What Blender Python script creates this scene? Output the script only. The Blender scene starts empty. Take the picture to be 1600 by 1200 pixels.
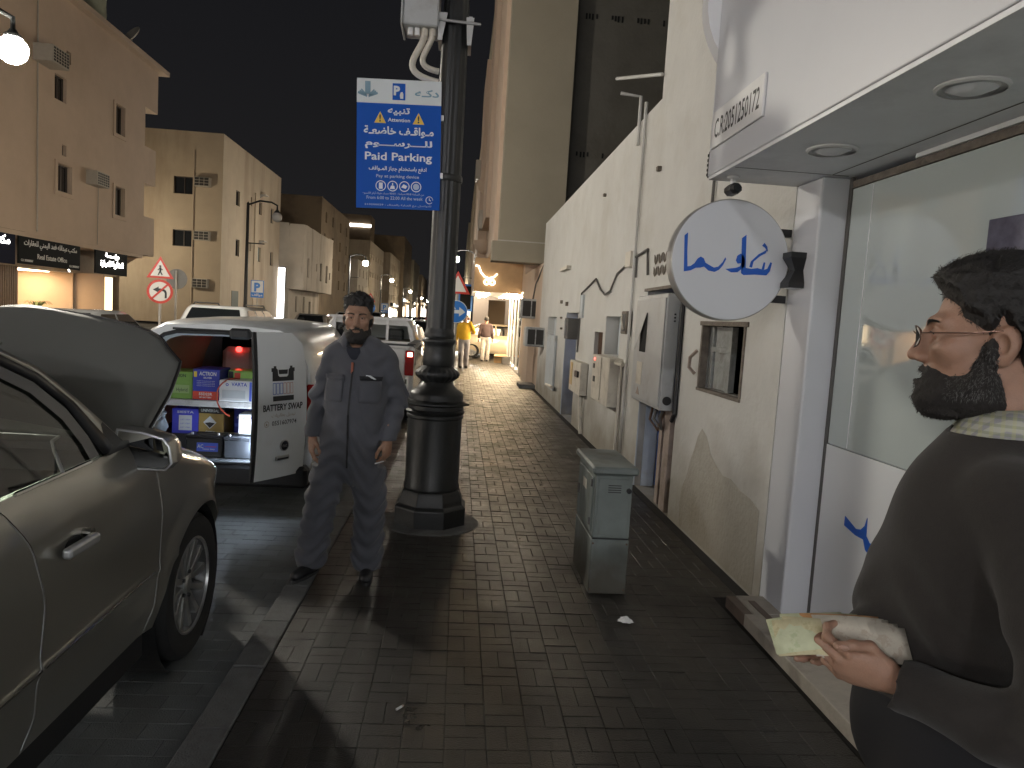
import bpy, bmesh, math, random
import numpy as np
from mathutils import Vector, Matrix

RND = random.Random(11)
SC = bpy.context.scene
COL = SC.collection

# ------------------------------------------------------------------ camera
F_PX, W_PX = 1130.0, 1600.0
cam_d = bpy.data.cameras.new('camera')
cam_d.sensor_fit = 'HORIZONTAL'
cam_d.sensor_width = 36.0
cam_d.lens = 36.0 * F_PX / W_PX
cam_d.clip_start = 0.05
cam_d.clip_end = 1500
cam = bpy.data.objects.new('camera', cam_d)
COL.objects.link(cam)
RIGHT = Vector((0.99550385, -0.07206723, 0.06146867))
DOWN = Vector((0.05470946, -0.09228121, -0.99422887))
FWD = Vector((0.07732372, 0.99312159, -0.08792354))
Mc = Matrix((RIGHT, -DOWN, -FWD)).transposed().to_4x4()
Mc.translation = Vector((0, 0, 1.65))
cam.matrix_world = Mc
SC.camera = cam

# ------------------------------------------------------------------ night sky
world = bpy.data.worlds.new('World')
SC.world = world
world.use_nodes = True
wn = world.node_tree.nodes
wl = world.node_tree.links
bg = wn['Background']
tc = wn.new('ShaderNodeTexCoord')
sx = wn.new('ShaderNodeSeparateXYZ')
cr = wn.new('ShaderNodeValToRGB')
cr.color_ramp.elements[0].position = 0.0
cr.color_ramp.elements[0].color = (0.0145, 0.0138, 0.0142, 1)
cr.color_ramp.elements[1].position = 0.45
cr.color_ramp.elements[1].color = (0.0080, 0.0082, 0.0098, 1)
wl.new(tc.outputs['Generated'], sx.inputs[0])
wl.new(sx.outputs['Z'], cr.inputs[0])
wl.new(cr.outputs[0], bg.inputs['Color'])
bg.inputs['Strength'].default_value = 1.0

SC.view_settings.view_transform = 'Standard'
SC.view_settings.look = 'None'
SC.view_settings.exposure = 0.0
SC.view_settings.gamma = 1.0
SC.view_settings.use_curve_mapping = False
SC.render.engine = 'CYCLES'
SC.cycles.use_denoising = True
SC.cycles.max_bounces = 7
SC.cycles.diffuse_bounces = 4
SC.cycles.glossy_bounces = 4
SC.cycles.transmission_bounces = 5
SC.cycles.transparent_max_bounces = 8
SC.cycles.sample_clamp_indirect = 4.0
SC.cycles.caustics_reflective = False
SC.cycles.caustics_refractive = False

LAMP_L = 950.0            # radiance of the street lamp globes

# ------------------------------------------------------------------ materials
def srgb(r, g, b):
    f = lambda c: (c / 255 / 12.92) if c <= 10 else ((c / 255 + 0.055) / 1.055) ** 2.4
    return (f(r), f(g), f(b))

def mk(name, base, rough=0.6, metal=0.0, var=0.12, scale=5.0, bump=0.0, bscale=60.0, coat=0.0,
       stain=None, stain_scale=1.5, stain_lo=0.5, stain_hi=0.7, streak=False, pieces=0.0,
       emit=None, strength=0.0, spec=None, alpha=None, trans=0.0, rvar=0.0, ior=None, sheen=0.0, low=None):
    m = bpy.data.materials.new(name)
    m.use_nodes = True
    nt = m.node_tree
    N, L = nt.nodes, nt.links
    b = N['Principled BSDF']
    b.inputs['Roughness'].default_value = rough
    b.inputs['Metallic'].default_value = metal
    if coat:
        b.inputs['Coat Weight'].default_value = coat
        b.inputs['Coat Roughness'].default_value = 0.04
    if spec is not None:
        b.inputs['Specular IOR Level'].default_value = spec
    if ior is not None:
        b.inputs['IOR'].default_value = ior
    if trans:
        b.inputs['Transmission Weight'].default_value = trans
    if alpha is not None:
        b.inputs['Alpha'].default_value = alpha
    if sheen:
        b.inputs['Sheen Weight'].default_value = sheen
        b.inputs['Sheen Roughness'].default_value = 0.5
    if emit is not None:
        b.inputs['Emission Color'].default_value = (*emit, 1)
        b.inputs['Emission Strength'].default_value = strength
    geo = N.new('ShaderNodeNewGeometry')
    col = None
    if var > 0 or stain or pieces:
        nz = N.new('ShaderNodeTexNoise')
        nz.inputs['Scale'].default_value = scale
        nz.inputs['Detail'].default_value = 6
        nz.inputs['Roughness'].default_value = 0.62
        L.new(geo.outputs['Position'], nz.inputs['Vector'])
        mx = N.new('ShaderNodeMix')
        mx.data_type = 'RGBA'
        mx.inputs[6].default_value = (*[max(0, c * (1 - 1.6 * var)) for c in base], 1)
        mx.inputs[7].default_value = (*[min(1, c * (1 + 1.6 * var)) for c in base], 1)
        L.new(nz.outputs['Fac'], mx.inputs[0])
        col = mx.outputs[2]
        if rvar:
            mr = N.new('ShaderNodeMapRange')
            mr.inputs[1].default_value = 0.3
            mr.inputs[2].default_value = 0.7
            mr.inputs[3].default_value = max(0.02, rough - rvar)
            mr.inputs[4].default_value = min(1, rough + rvar)
            L.new(nz.outputs['Fac'], mr.inputs[0])
            L.new(mr.outputs[0], b.inputs['Roughness'])
    if stain:
        sn = N.new('ShaderNodeTexNoise')
        sn.inputs['Scale'].default_value = stain_scale
        sn.inputs['Detail'].default_value = 9
        sn.inputs['Roughness'].default_value = 0.68
        if streak:
            mp = N.new('ShaderNodeMapping')
            mp.inputs['Scale'].default_value = (1, 1, 0.16)
            L.new(geo.outputs['Position'], mp.inputs[0])
            L.new(mp.outputs[0], sn.inputs['Vector'])
        else:
            L.new(geo.outputs['Position'], sn.inputs['Vector'])
        rp = N.new('ShaderNodeValToRGB')
        rp.color_ramp.elements[0].position = stain_lo
        rp.color_ramp.elements[0].color = (0, 0, 0, 1)
        rp.color_ramp.elements[1].position = stain_hi
        rp.color_ramp.elements[1].color = (1, 1, 1, 1)
        L.new(sn.outputs['Fac'], rp.inputs[0])
        m2 = N.new('ShaderNodeMix')
        m2.data_type = 'RGBA'
        m2.inputs[7].default_value = (*stain, 1)
        L.new(col, m2.inputs[6])
        L.new(rp.outputs[0], m2.inputs[0])
        col = m2.outputs[2]
    if low:                                   # grime that has settled on the foot of a wall: (colour, height)
        sp = N.new('ShaderNodeSeparateXYZ')
        L.new(geo.outputs['Position'], sp.inputs[0])
        n2 = N.new('ShaderNodeTexNoise')
        n2.inputs['Scale'].default_value = 2.2
        n2.inputs['Detail'].default_value = 7
        L.new(geo.outputs['Position'], n2.inputs['Vector'])
        ma = N.new('ShaderNodeMath'); ma.operation = 'MULTIPLY_ADD'
        ma.inputs[1].default_value = 1.3; ma.inputs[2].default_value = -0.65
        L.new(n2.outputs['Fac'], ma.inputs[0])
        ad = N.new('ShaderNodeMath'); ad.operation = 'ADD'
        L.new(sp.outputs['Z'], ad.inputs[0]); L.new(ma.outputs[0], ad.inputs[1])
        mr2 = N.new('ShaderNodeMapRange')
        mr2.inputs[1].default_value = 0.0; mr2.inputs[2].default_value = low[1]
        mr2.inputs[3].default_value = 0.85; mr2.inputs[4].default_value = 0.0
        L.new(ad.outputs[0], mr2.inputs[0])
        m4 = N.new('ShaderNodeMix'); m4.data_type = 'RGBA'
        m4.inputs[7].default_value = (*low[0], 1)
        L.new(col, m4.inputs[6]); L.new(mr2.outputs[0], m4.inputs[0])
        col = m4.outputs[2]
    if pieces:
        oi = N.new('ShaderNodeObjectInfo')
        ad = N.new('ShaderNodeMath'); ad.operation = 'ADD'
        L.new(oi.outputs['Random'], ad.inputs[0])
        L.new(geo.outputs['Random Per Island'], ad.inputs[1])
        fr = N.new('ShaderNodeMath'); fr.operation = 'FRACT'
        L.new(ad.outputs[0], fr.inputs[0])
        mr = N.new('ShaderNodeMapRange')
        mr.inputs[3].default_value = 1 - pieces
        mr.inputs[4].default_value = 1 + pieces
        L.new(fr.outputs[0], mr.inputs[0])
        m3 = N.new('ShaderNodeVectorMath'); m3.operation = 'SCALE'
        L.new(col, m3.inputs[0]); L.new(mr.outputs[0], m3.inputs['Scale'])
        col = m3.outputs[0]
    if col is not None:
        L.new(col, b.inputs['Base Color'])
    else:
        b.inputs['Base Color'].default_value = (*base, 1)
    if bump:
        bn = N.new('ShaderNodeTexNoise')
        bn.inputs['Scale'].default_value = bscale
        bn.inputs['Detail'].default_value = 5
        L.new(geo.outputs['Position'], bn.inputs['Vector'])
        bp = N.new('ShaderNodeBump')
        bp.inputs['Strength'].default_value = min(1.0, bump)
        bp.inputs['Distance'].default_value = 0.02
        L.new(bn.outputs['Fac'], bp.inputs['Height'])
        L.new(bp.outputs[0], b.inputs['Normal'])
    return m

def mk_emit(name, colr, strength):
    return mk(name, (0.8, 0.8, 0.8), rough=0.4, var=0, emit=colr, strength=strength)

def mk_glass(name, tint=(0.8, 0.85, 0.85), dark=0.0, rough=0.02):
    """thin window pane: mostly see-through, mirror-like at grazing angles"""
    m = bpy.data.materials.new(name)
    m.use_nodes = True
    nt = m.node_tree
    N, L = nt.nodes, nt.links
    N.remove(N['Principled BSDF'])
    out = N['Material Output']
    tr = N.new('ShaderNodeBsdfTransparent')
    tr.inputs[0].default_value = (*[c * (1 - dark) for c in tint], 1)
    gl = N.new('ShaderNodeBsdfGlossy')
    gl.inputs['Roughness'].default_value = rough
    gl.inputs[0].default_value = (0.95, 0.95, 0.95, 1)
    fr = N.new('ShaderNodeFresnel')
    fr.inputs['IOR'].default_value = 1.55
    mx = N.new('ShaderNodeMixShader')
    L.new(fr.outputs[0], mx.inputs[0])
    L.new(tr.outputs[0], mx.inputs[1])
    L.new(gl.outputs[0], mx.inputs[2])
    L.new(mx.outputs[0], out.inputs[0])
    return m

# ------------------------------------------------------------------ mesh builder
I4 = Matrix.Identity(4)
def T(x, y, z): return Matrix.Translation((x, y, z))
def RX(a): return Matrix.Rotation(a, 4, 'X')
def RY(a): return Matrix.Rotation(a, 4, 'Y')
def RZ(a): return Matrix.Rotation(a, 4, 'Z')
def S(x, y, z): return Matrix.Diagonal((x, y, z, 1))

def wm(o):
    m = o.matrix_basis.copy()
    if o.parent:
        m = wm(o.parent) @ o.matrix_parent_inverse @ m
    return m

class MB:
    def __init__(s): s.v = []; s.f = []
    def add(s, vs, fs, M=None):
        k = len(s.v)
        s.v += [tuple(M @ Vector(p)) for p in vs] if M is not None else [tuple(p) for p in vs]
        flip = M is not None and M.determinant() < 0
        s.f += [tuple(k + i for i in (reversed(f) if flip else f)) for f in fs]
        return s
    def box(s, x0, x1, y0, y1, z0, z1, M=None):
        return s.add([(x0,y0,z0),(x1,y0,z0),(x1,y1,z0),(x0,y1,z0),(x0,y0,z1),(x1,y0,z1),(x1,y1,z1),(x0,y1,z1)],
                     [(0,3,2,1),(4,5,6,7),(0,1,5,4),(1,2,6,5),(2,3,7,6),(3,0,4,7)], M)
    def cbox(s, x0, x1, y0, y1, z0, z1, c, M=None):
        """box with chamfered vertical and top/bottom edges (convex hull of inset faces)"""
        P = []
        for (a, b, d) in ((0, c, c), (c, 0, c), (c, c, 0)):
            for sx_ in (0, 1):
                for sy_ in (0, 1):
                    for sz_ in (0, 1):
                        P.append((x1 - a if sx_ else x0 + a, y1 - b if sy_ else y0 + b, z1 - d if sz_ else z0 + d))
        bm = bmesh.new()
        for p in P: bm.verts.new(p)
        r = bmesh.ops.convex_hull(bm, input=bm.verts)
        bmesh.ops.dissolve_limit(bm, angle_limit=0.01, verts=bm.verts, edges=bm.edges)
        bm.verts.index_update()
        vs = [v.co[:] for v in bm.verts]
        fs = [[v.index for v in f.verts] for f in bm.faces]
        bm.free()
        return s.add(vs, fs, M)
    def quad(s, a, b, c, d, M=None): return s.add([a, b, c, d], [(0, 1, 2, 3)], M)
    def cyl(s, p0, p1, r0, r1=None, n=12, caps=True, M=None):
        r1 = r0 if r1 is None else r1
        p0, p1 = Vector(p0), Vector(p1)
        d = (p1 - p0).normalized()
        u = d.orthogonal().normalized(); w = d.cross(u)
        vs = []
        for (p, r) in ((p0, r0), (p1, r1)):
            for i in range(n):
                a = 2 * math.pi * i / n
                vs.append(p + (u * math.cos(a) + w * math.sin(a)) * r)
        fs = [(i, (i + 1) % n, n + (i + 1) % n, n + i) for i in range(n)]
        if caps: fs += [tuple(range(n - 1, -1, -1)), tuple(range(n, 2 * n))]
        return s.add(vs, fs, M)
    def tube(s, pts, r, n=8, M=None, closed=False):
        pts = [Vector(p) for p in pts]
        rs = r if isinstance(r, (list, tuple)) else [r] * len(pts)
        vs, fs = [], []
        up = None
        for i, p in enumerate(pts):
            a = pts[max(0, i - 1)] if not closed else pts[i - 1]
            b = pts[min(len(pts) - 1, i + 1)] if not closed else pts[(i + 1) % len(pts)]
            d = (b - a)
            d = d.normalized() if d.length > 1e-9 else Vector((0, 0, 1))
            if up is None: up = d.orthogonal().normalized()
            up = (up - d * up.dot(d))
            up = up.normalized() if up.length > 1e-6 else d.orthogonal().normalized()
            w = d.cross(up)
            for k in range(n):
                t = 2 * math.pi * k / n
                vs.append(p + (up * math.cos(t) + w * math.sin(t)) * rs[i])
        m = len(pts)
        for i in range(m if closed else m - 1):
            j = (i + 1) % m
            for k in range(n):
                fs.append((i * n + k, i * n + (k + 1) % n, j * n + (k + 1) % n, j * n + k))
        if not closed:
            fs += [tuple(range(n - 1, -1, -1)), tuple(range((m - 1) * n, m * n))]
        return s.add(vs, fs, M)
    def lathe(s, prof, n=24, M=None, flute=0, depth=0.0, z0=0, z1=0, a0=0.0, caps=True):
        vs, fs = [], []
        for (r, z) in prof:
            for i in range(n):
                a = a0 + 2 * math.pi * i / n
                rr = r
                if flute and z0 <= z <= z1: rr = r * (1 - depth * (0.5 - 0.5 * math.cos(flute * a)))
                vs.append((rr * math.cos(a), rr * math.sin(a), z))
        m = len(prof)
        for i in range(m - 1):
            for k in range(n):
                fs.append((i * n + k, i * n + (k + 1) % n, (i + 1) * n + (k + 1) % n, (i + 1) * n + k))
        if caps: fs += [tuple(range(n - 1, -1, -1)), tuple(range((m - 1) * n, m * n))]
        return s.add(vs, fs, M)
    def prism(s, poly, h0, h1, M=None):
        n = len(poly)
        ar = sum(poly[i][0] * poly[(i + 1) % n][1] - poly[(i + 1) % n][0] * poly[i][1] for i in range(n))
        if ar < 0: poly = poly[::-1]
        vs = [(x, y, h0) for x, y in poly] + [(x, y, h1) for x, y in poly]
        fs = [tuple(range(n - 1, -1, -1)), tuple(range(n, 2 * n))] + [(i, (i + 1) % n, n + (i + 1) % n, n + i) for i in range(n)]
        return s.add(vs, fs, M)
    def loft(s, rings, cap0=True, cap1=True, closed=True, M=None):
        n = len(rings[0]); vs = [p for r in rings for p in r]; fs = []
        for i in range(len(rings) - 1):
            for k in range(n if closed else n - 1):
                fs.append((i * n + k, i * n + (k + 1) % n, (i + 1) * n + (k + 1) % n, (i + 1) * n + k))
        if cap0 and closed: fs.append(tuple(range(n - 1, -1, -1)))
        if cap1 and closed: fs.append(tuple(range((len(rings) - 1) * n, len(rings) * n)))
        return s.add(vs, fs, M)
    def grid(s, rows, M=None):
        return s.loft(rows, False, False, False, M)
    def ball(s, c, r, n=12, m=8, M=None, sc=(1, 1, 1)):
        vs = [(c[0], c[1], c[2] - r * sc[2])]; fs = []
        for j in range(1, m):
            t = -math.pi / 2 + math.pi * j / m
            for i in range(n):
                a = 2 * math.pi * i / n
                vs.append((c[0] + r * sc[0] * math.cos(t) * math.cos(a), c[1] + r * sc[1] * math.cos(t) * math.sin(a), c[2] + r * sc[2] * math.sin(t)))
        vs.append((c[0], c[1], c[2] + r * sc[2]))
        for i in range(n): fs.append((0, 1 + (i + 1) % n, 1 + i))
        for j in range(m - 2):
            for i in range(n):
                a = 1 + j * n; fs.append((a + i, a + (i + 1) % n, a + n + (i + 1) % n, a + n + i))
        a = 1 + (m - 2) * n
        for i in range(n): fs.append((a + i, a + (i + 1) % n, len(vs) - 1))
        return s.add(vs, fs, M)
    def mesh(s, name, smooth=False):
        me = bpy.data.meshes.new(name)
        me.from_pydata(s.v, [], s.f)
        if smooth:
            me.polygons.foreach_set('use_smooth', [True] * len(me.polygons))
            if smooth != 'all':
                me.set_sharp_from_angle(angle=math.radians(smooth if smooth is not True else 40))
        me.update()
        return me
    def build(s, name, mat, parent=None, smooth=False, world=False, bevel=0.0, solid=0.0, subd=0, tri=False):
        o = bpy.data.objects.new(name, s.mesh(name, smooth))
        o.data.materials.append(mat)
        COL.objects.link(o)
        if parent is not None:
            o.parent = parent
            if world: o.matrix_parent_inverse = wm(parent).inverted()
        if subd:
            md = o.modifiers.new('sub', 'SUBSURF'); md.levels = subd; md.render_levels = subd
        if solid:
            md = o.modifiers.new('sol', 'SOLIDIFY'); md.thickness = solid; md.offset = -1
        if bevel:
            md = o.modifiers.new('bev', 'BEVEL'); md.width = bevel; md.segments = 2; md.limit_method = 'ANGLE'
            md.angle_limit = math.radians(35); md.harden_normals = False
        return o

def tag(o, label=None, cat=None, group=None, kind=None):
    if label: o['label'] = label
    if cat: o['category'] = cat
    if group: o['group'] = group
    if kind: o['kind'] = kind
    return o

def thing(name, label, cat, loc=(0, 0, 0), rz=0.0, group=None, M=None):
    o = bpy.data.objects.new(name, None)
    o.empty_display_size = 0.2
    COL.objects.link(o)
    if M is not None: o.matrix_basis = M
    else:
        o.location = loc
        o.rotation_euler = (0, 0, rz)
    return tag(o, label, cat, group)

def copy_tree(o, parent=None):
    kids = [c for c in bpy.data.objects if c.parent == o]
    c = o.copy()
    COL.objects.link(c)
    if parent is not None: c.parent = parent
    for k in kids: copy_tree(k, c)
    return c

# ------------------------------------------------------------------ lettering
AR = {  # isolated, final, initial, medial
 'ا': 'FE8D FE8E', 'أ': 'FE83 FE84', 'ب': 'FE8F FE90 FE91 FE92', 'ة': 'FE93 FE94', 'ت': 'FE95 FE96 FE97 FE98', 'ج': 'FE9D FE9E FE9F FEA0',
 'ح': 'FEA1 FEA2 FEA3 FEA4', 'خ': 'FEA5 FEA6 FEA7 FEA8', 'د': 'FEA9 FEAA', 'ر': 'FEAD FEAE', 'ز': 'FEAF FEB0', 'س': 'FEB1 FEB2 FEB3 FEB4',
 'ش': 'FEB5 FEB6 FEB7 FEB8', 'ص': 'FEB9 FEBA FEBB FEBC', 'ض': 'FEBD FEBE FEBF FEC0', 'ط': 'FEC1 FEC2 FEC3 FEC4', 'ع': 'FEC9 FECA FECB FECC',
 'ف': 'FED1 FED2 FED3 FED4', 'ق': 'FED5 FED6 FED7 FED8', 'ك': 'FED9 FEDA FEDB FEDC', 'ل': 'FEDD FEDE FEDF FEE0', 'م': 'FEE1 FEE2 FEE3 FEE4',
 'ن': 'FEE5 FEE6 FEE7 FEE8', 'ه': 'FEE9 FEEA FEEB FEEC', 'و': 'FEED FEEE', 'ي': 'FEF1 FEF2 FEF3 FEF4', 'ـ': '0640 0640 0640 0640', 'ى': 'FEEF FEF0'}
def arabic(txt):
    out = []
    for i, ch in enumerate(txt):
        if ch not in AR: out.append(ch); continue
        fm = AR[ch].split()
        p = i > 0 and txt[i - 1] in AR and len(AR[txt[i - 1]].split()) == 4
        n = len(fm) == 4 and i + 1 < len(txt) and txt[i + 1] in AR
        k = (3 if n else 1) if p else (2 if n else 0)
        out.append(chr(int(fm[k], 16)))
    return ''.join(reversed(out))

_DG = None
def lettering(name, body, mat, parent, M, height=0.1, width=None, bold=0.0, align='CENTER', depth=0.0, world=False, arab=False):
    """flat lettering in the local XY plane of M; height = cap height, width = fit"""
    cu = bpy.data.curves.new('txt', 'FONT')
    cu.body = arabic(body) if arab else body
    cu.size = 1.0
    cu.align_x = align
    cu.offset = bold
    cu.resolution_u = 2
    o = bpy.data.objects.new('txt', cu)
    COL.objects.link(o)
    dg = bpy.context.evaluated_depsgraph_get()
    me = bpy.data.meshes.new_from_object(o.evaluated_get(dg))
    bpy.data.objects.remove(o)
    bpy.data.curves.remove(cu)
    n = len(me.vertices)
    co = np.zeros(n * 3, np.float32)
    me.vertices.foreach_get('co', co)
    co = co.reshape(-1, 3)
    if n:
        x0, x1 = co[:, 0].min(), co[:, 0].max()
        y0, y1 = co[:, 1].min(), co[:, 1].max()
        sy = height / (y1 - y0 if arab else 0.70)
        sxx = sy if width is None else width / max(1e-6, x1 - x0)
        cx_ = {'CENTER': (x0 + x1) / 2, 'LEFT': x0, 'RIGHT': x1}[align]
        co[:, 0] = (co[:, 0] - cx_) * sxx
        co[:, 1] = (co[:, 1] - (y0 if arab else 0)) * sy
        me.vertices.foreach_set('co', co.ravel())
    me.name = name
    me.materials.clear()
    me.materials.append(mat)
    ob = bpy.data.objects.new(name, me)
    COL.objects.link(ob)
    if depth:
        md = ob.modifiers.new('sol', 'SOLIDIFY'); md.thickness = depth; md.offset = 1
    if parent is not None:
        ob.parent = parent
        if world: ob.matrix_parent_inverse = wm(parent).inverted()
    ob.matrix_basis = M
    return ob

def frame(o, x, y):
    """matrix whose local X, Y run along x, y at origin o"""
    x = Vector(x).normalized(); y = Vector(y); y = (y - x * y.dot(x)).normalized(); z = x.cross(y)
    m = Matrix((x, y, z)).transposed().to_4x4(); m.translation = Vector(o)
    return m

def wall_grid(mb, o, u, v, U, V, holes, depth, n_in):
    """flat wall from o along u (length U) and v (length V); holes (u0,u1,v0,v1) get reveals of 'depth' along n_in"""
    o, u, v, n_in = Vector(o), Vector(u), Vector(v), Vector(n_in)
    us = sorted({0.0, U, *[h[0] for h in holes], *[h[1] for h in holes]})
    vs = sorted({0.0, V, *[h[2] for h in holes], *[h[3] for h in holes]})
    flip = u.cross(v).dot(n_in) > 0
    def q(a, b, c, d):
        mb.quad(*( (a, d, c, b) if flip else (a, b, c, d)))
    P = lambda a, b, k=0.0: o + u * a + v * b + n_in * k
    for i in range(len(us) - 1):
        for j in range(len(vs) - 1):
            cu_, cv_ = (us[i] + us[i + 1]) / 2, (vs[j] + vs[j + 1]) / 2
            if any(h[0] < cu_ < h[1] and h[2] < cv_ < h[3] for h in holes): continue
            q(P(us[i], vs[j]), P(us[i + 1], vs[j]), P(us[i + 1], vs[j + 1]), P(us[i], vs[j + 1]))
    for h in holes:
        a, b, c, d = h[:4]
        dd = h[4] if len(h) > 4 else depth
        q(P(a, c), P(a, d), P(a, d, dd), P(a, c, dd))
        q(P(b, d), P(b, c), P(b, c, dd), P(b, d, dd))
        q(P(b, c), P(a, c), P(a, c, dd), P(b, c, dd))
        q(P(a, d), P(b, d), P(b, d, dd), P(a, d, dd))
    return mb
# ================================================================== materials of the setting
M_asphalt = mk('asphalt', (0.045, 0.044, 0.043), rough=0.7, var=0.25, scale=9, bump=0.5, bscale=180, stain=(0.07, 0.067, 0.06), stain_scale=0.8)
M_paver = mk('paver', (0.026, 0.0225, 0.0185), rough=0.40, var=0.35, scale=3.0, bump=0.35, bscale=150, pieces=0.20, rvar=0.14,
             stain=(0.016, 0.0145, 0.0125), stain_scale=1.3, stain_lo=0.46, stain_hi=0.75)
M_paver_bay = mk('bay_paver', (0.115, 0.127, 0.130), rough=0.6, var=0.3, scale=3.0, bump=0.35, bscale=150, pieces=0.16,
                 stain=(0.060, 0.062, 0.062), stain_scale=1.6, stain_lo=0.5, stain_hi=0.75)
M_joint = mk('joint_sand', (0.028, 0.025, 0.022), rough=0.95, var=0.3, scale=20, bump=0.6, bscale=300)
M_kerb = mk('kerb_concrete', (0.135, 0.138, 0.138), rough=0.75, var=0.3, scale=8, bump=0.4, bscale=120, stain=(0.06, 0.055, 0.05), stain_scale=2.5, pieces=0.12)
M_oldwall = mk('old_white_paint', (0.57, 0.565, 0.54), rough=0.8, var=0.07, scale=2.4, bump=0.3, bscale=20,
               stain=(0.47, 0.45, 0.405), stain_scale=0.9, stain_lo=0.5, stain_hi=0.8, low=((0.23, 0.20, 0.15), 1.0))
M_oldwall2 = mk('shadow_patch_paint', (0.43, 0.41, 0.36), rough=0.85, var=0.14, scale=4, bump=0.5, bscale=30, stain=(0.34, 0.31, 0.26), stain_scale=2.2, low=((0.2, 0.17, 0.125), 0.8))
M_reveal = mk('pale_blue_reveal', (0.50, 0.54, 0.57), rough=0.8, var=0.08, scale=6, bump=0.2, bscale=40, stain=(0.36, 0.36, 0.34), stain_scale=2.0)
M_clad = mk('white_cladding', (0.60, 0.615, 0.65), rough=0.38, var=0.03, scale=2, stain=(0.5, 0.5, 0.5), stain_scale=0.9, stain_lo=0.62, stain_hi=0.8)
M_soffit = mk('soffit_board', (0.82, 0.83, 0.85), rough=0.5, var=0.05, scale=3, stain=(0.66, 0.66, 0.68), stain_scale=1.2)
M_bluepaint = mk('blue_door_paint', (0.025, 0.095, 0.34), rough=0.55, var=0.25, scale=7, bump=0.2, bscale=60, stain=(0.13, 0.17, 0.24), stain_scale=4, stain_lo=0.64, stain_hi=0.74)
M_oldwood = mk('weathered_wood', (0.17, 0.145, 0.12), rough=0.85, var=0.4, scale=16, bump=0.5, bscale=60)
M_palewood = mk('pale_painted_wood', (0.36, 0.29, 0.25), rough=0.8, var=0.25, scale=12, bump=0.3, bscale=50, stain=(0.2, 0.15, 0.12), stain_scale=6)
M_shutter = mk('grey_shutter_paint', (0.27, 0.28, 0.27), rough=0.75, var=0.3, scale=9, bump=0.3, bscale=50, stain=(0.14, 0.13, 0.12), stain_scale=5)
M_black = mk('black_void', (0.006, 0.006, 0.006), rough=0.9, var=0)
M_blackmetal = mk('black_metal', (0.012, 0.012, 0.013), rough=0.42, var=0.2, scale=20)
M_greymetal = mk('light_grey_metal', (0.42, 0.43, 0.43), rough=0.42, metal=0.0, var=0.07, scale=5, stain=(0.33, 0.32, 0.31), stain_scale=4)
M_galv = mk('galvanised_steel', (0.42, 0.42, 0.41), rough=0.45, metal=0.6, var=0.1, scale=10)
M_plastic = mk('cream_plastic', (0.60, 0.56, 0.48), rough=0.5, var=0.08, scale=6, stain=(0.4, 0.36, 0.3), stain_scale=5)
M_cable = mk('grey_cable', (0.10, 0.095, 0.09), rough=0.7, var=0.2)
M_rust = mk('rusty_iron', (0.12, 0.07, 0.045), rough=0.85, var=0.4, scale=20, bump=0.5, bscale=120)
M_brickhole = mk('bare_brown_masonry', (0.075, 0.038, 0.022), rough=0.9, var=0.4, scale=14, bump=0.8, bscale=60)
M_white = mk('white_paint', (0.72, 0.72, 0.72), rough=0.5, var=0.05)
M_concwall = mk('bare_concrete', (0.10, 0.094, 0.08), rough=0.9, var=0.16, scale=1.2, bump=0.4, bscale=14, stain=(0.075, 0.068, 0.055), stain_scale=0.5)
M_beige = mk('beige_render', (0.30, 0.265, 0.20), rough=0.85, var=0.10, scale=0.9, bump=0.2, bscale=20, stain=(0.26, 0.225, 0.165), stain_scale=0.4, stain_hi=0.85)
M_pinkbeige = mk('pink_beige_render', (0.56, 0.44, 0.34), rough=0.85, var=0.08, scale=0.8, bump=0.2, bscale=18, stain=(0.48, 0.37, 0.28), stain_scale=0.3, stain_lo=0.45, stain_hi=0.8)
M_tan = mk('tan_render', (0.44, 0.36, 0.265), rough=0.85, var=0.10, scale=0.7, bump=0.2, bscale=16, stain=(0.22, 0.15, 0.10), stain_scale=0.25, stain_lo=0.48, stain_hi=0.75, streak=True)
M_oldcream = mk('old_cream_render', (0.47, 0.405, 0.33), rough=0.85, var=0.12, scale=0.8, bump=0.3, bscale=10, stain=(0.15, 0.12, 0.09), stain_scale=0.5, stain_lo=0.56, stain_hi=0.72, streak=True)
M_brownwall = mk('brown_render', (0.23, 0.17, 0.11), rough=0.85, var=0.15, scale=0.5, stain=(0.14, 0.10, 0.07), stain_scale=0.3)
M_winframe = mk('dark_window_frame', (0.07, 0.055, 0.045), rough=0.5, var=0.1)
M_pane = mk('dark_pane', (0.02, 0.022, 0.025), rough=0.06, var=0, spec=0.6)
M_acwhite = mk('ac_casing', (0.42, 0.385, 0.33), rough=0.55, var=0.1, scale=8)
M_acdark = mk('ac_grille', (0.03, 0.028, 0.026), rough=0.7, var=0.1)
M_acgrey = mk('grey_ac_casing', (0.38, 0.39, 0.39), rough=0.5, var=0.12, scale=6, stain=(0.2, 0.19, 0.18), stain_scale=5)
M_wood = mk('warm_wood_slat', (0.22, 0.125, 0.06), rough=0.5, var=0.3, scale=9)
M_signblack = mk('sign_black', (0.008, 0.009, 0.009), rough=0.75, var=0, spec=0.12)
M_signnavy = mk('sign_navy', (0.008, 0.010, 0.028), rough=0.75, var=0, spec=0.12)
M_letterwhite = mk('letter_white', (0.75, 0.75, 0.73), rough=0.4, var=0)
M_stone = mk('pale_step_stone', (0.40, 0.36, 0.30), rough=0.5, var=0.15, scale=18, bump=0.1, bscale=60, stain=(0.22, 0.19, 0.155), stain_scale=3)
M_stonebrown = mk('brown_stone_edge', (0.16, 0.12, 0.095), rough=0.6, var=0.25, scale=14)
E_neon = mk_emit('neon_warm_white', (1.0, 0.86, 0.62), 3.5)
E_white = mk_emit('lit_white_letters', (1.0, 0.97, 0.92), 9.0)
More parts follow.
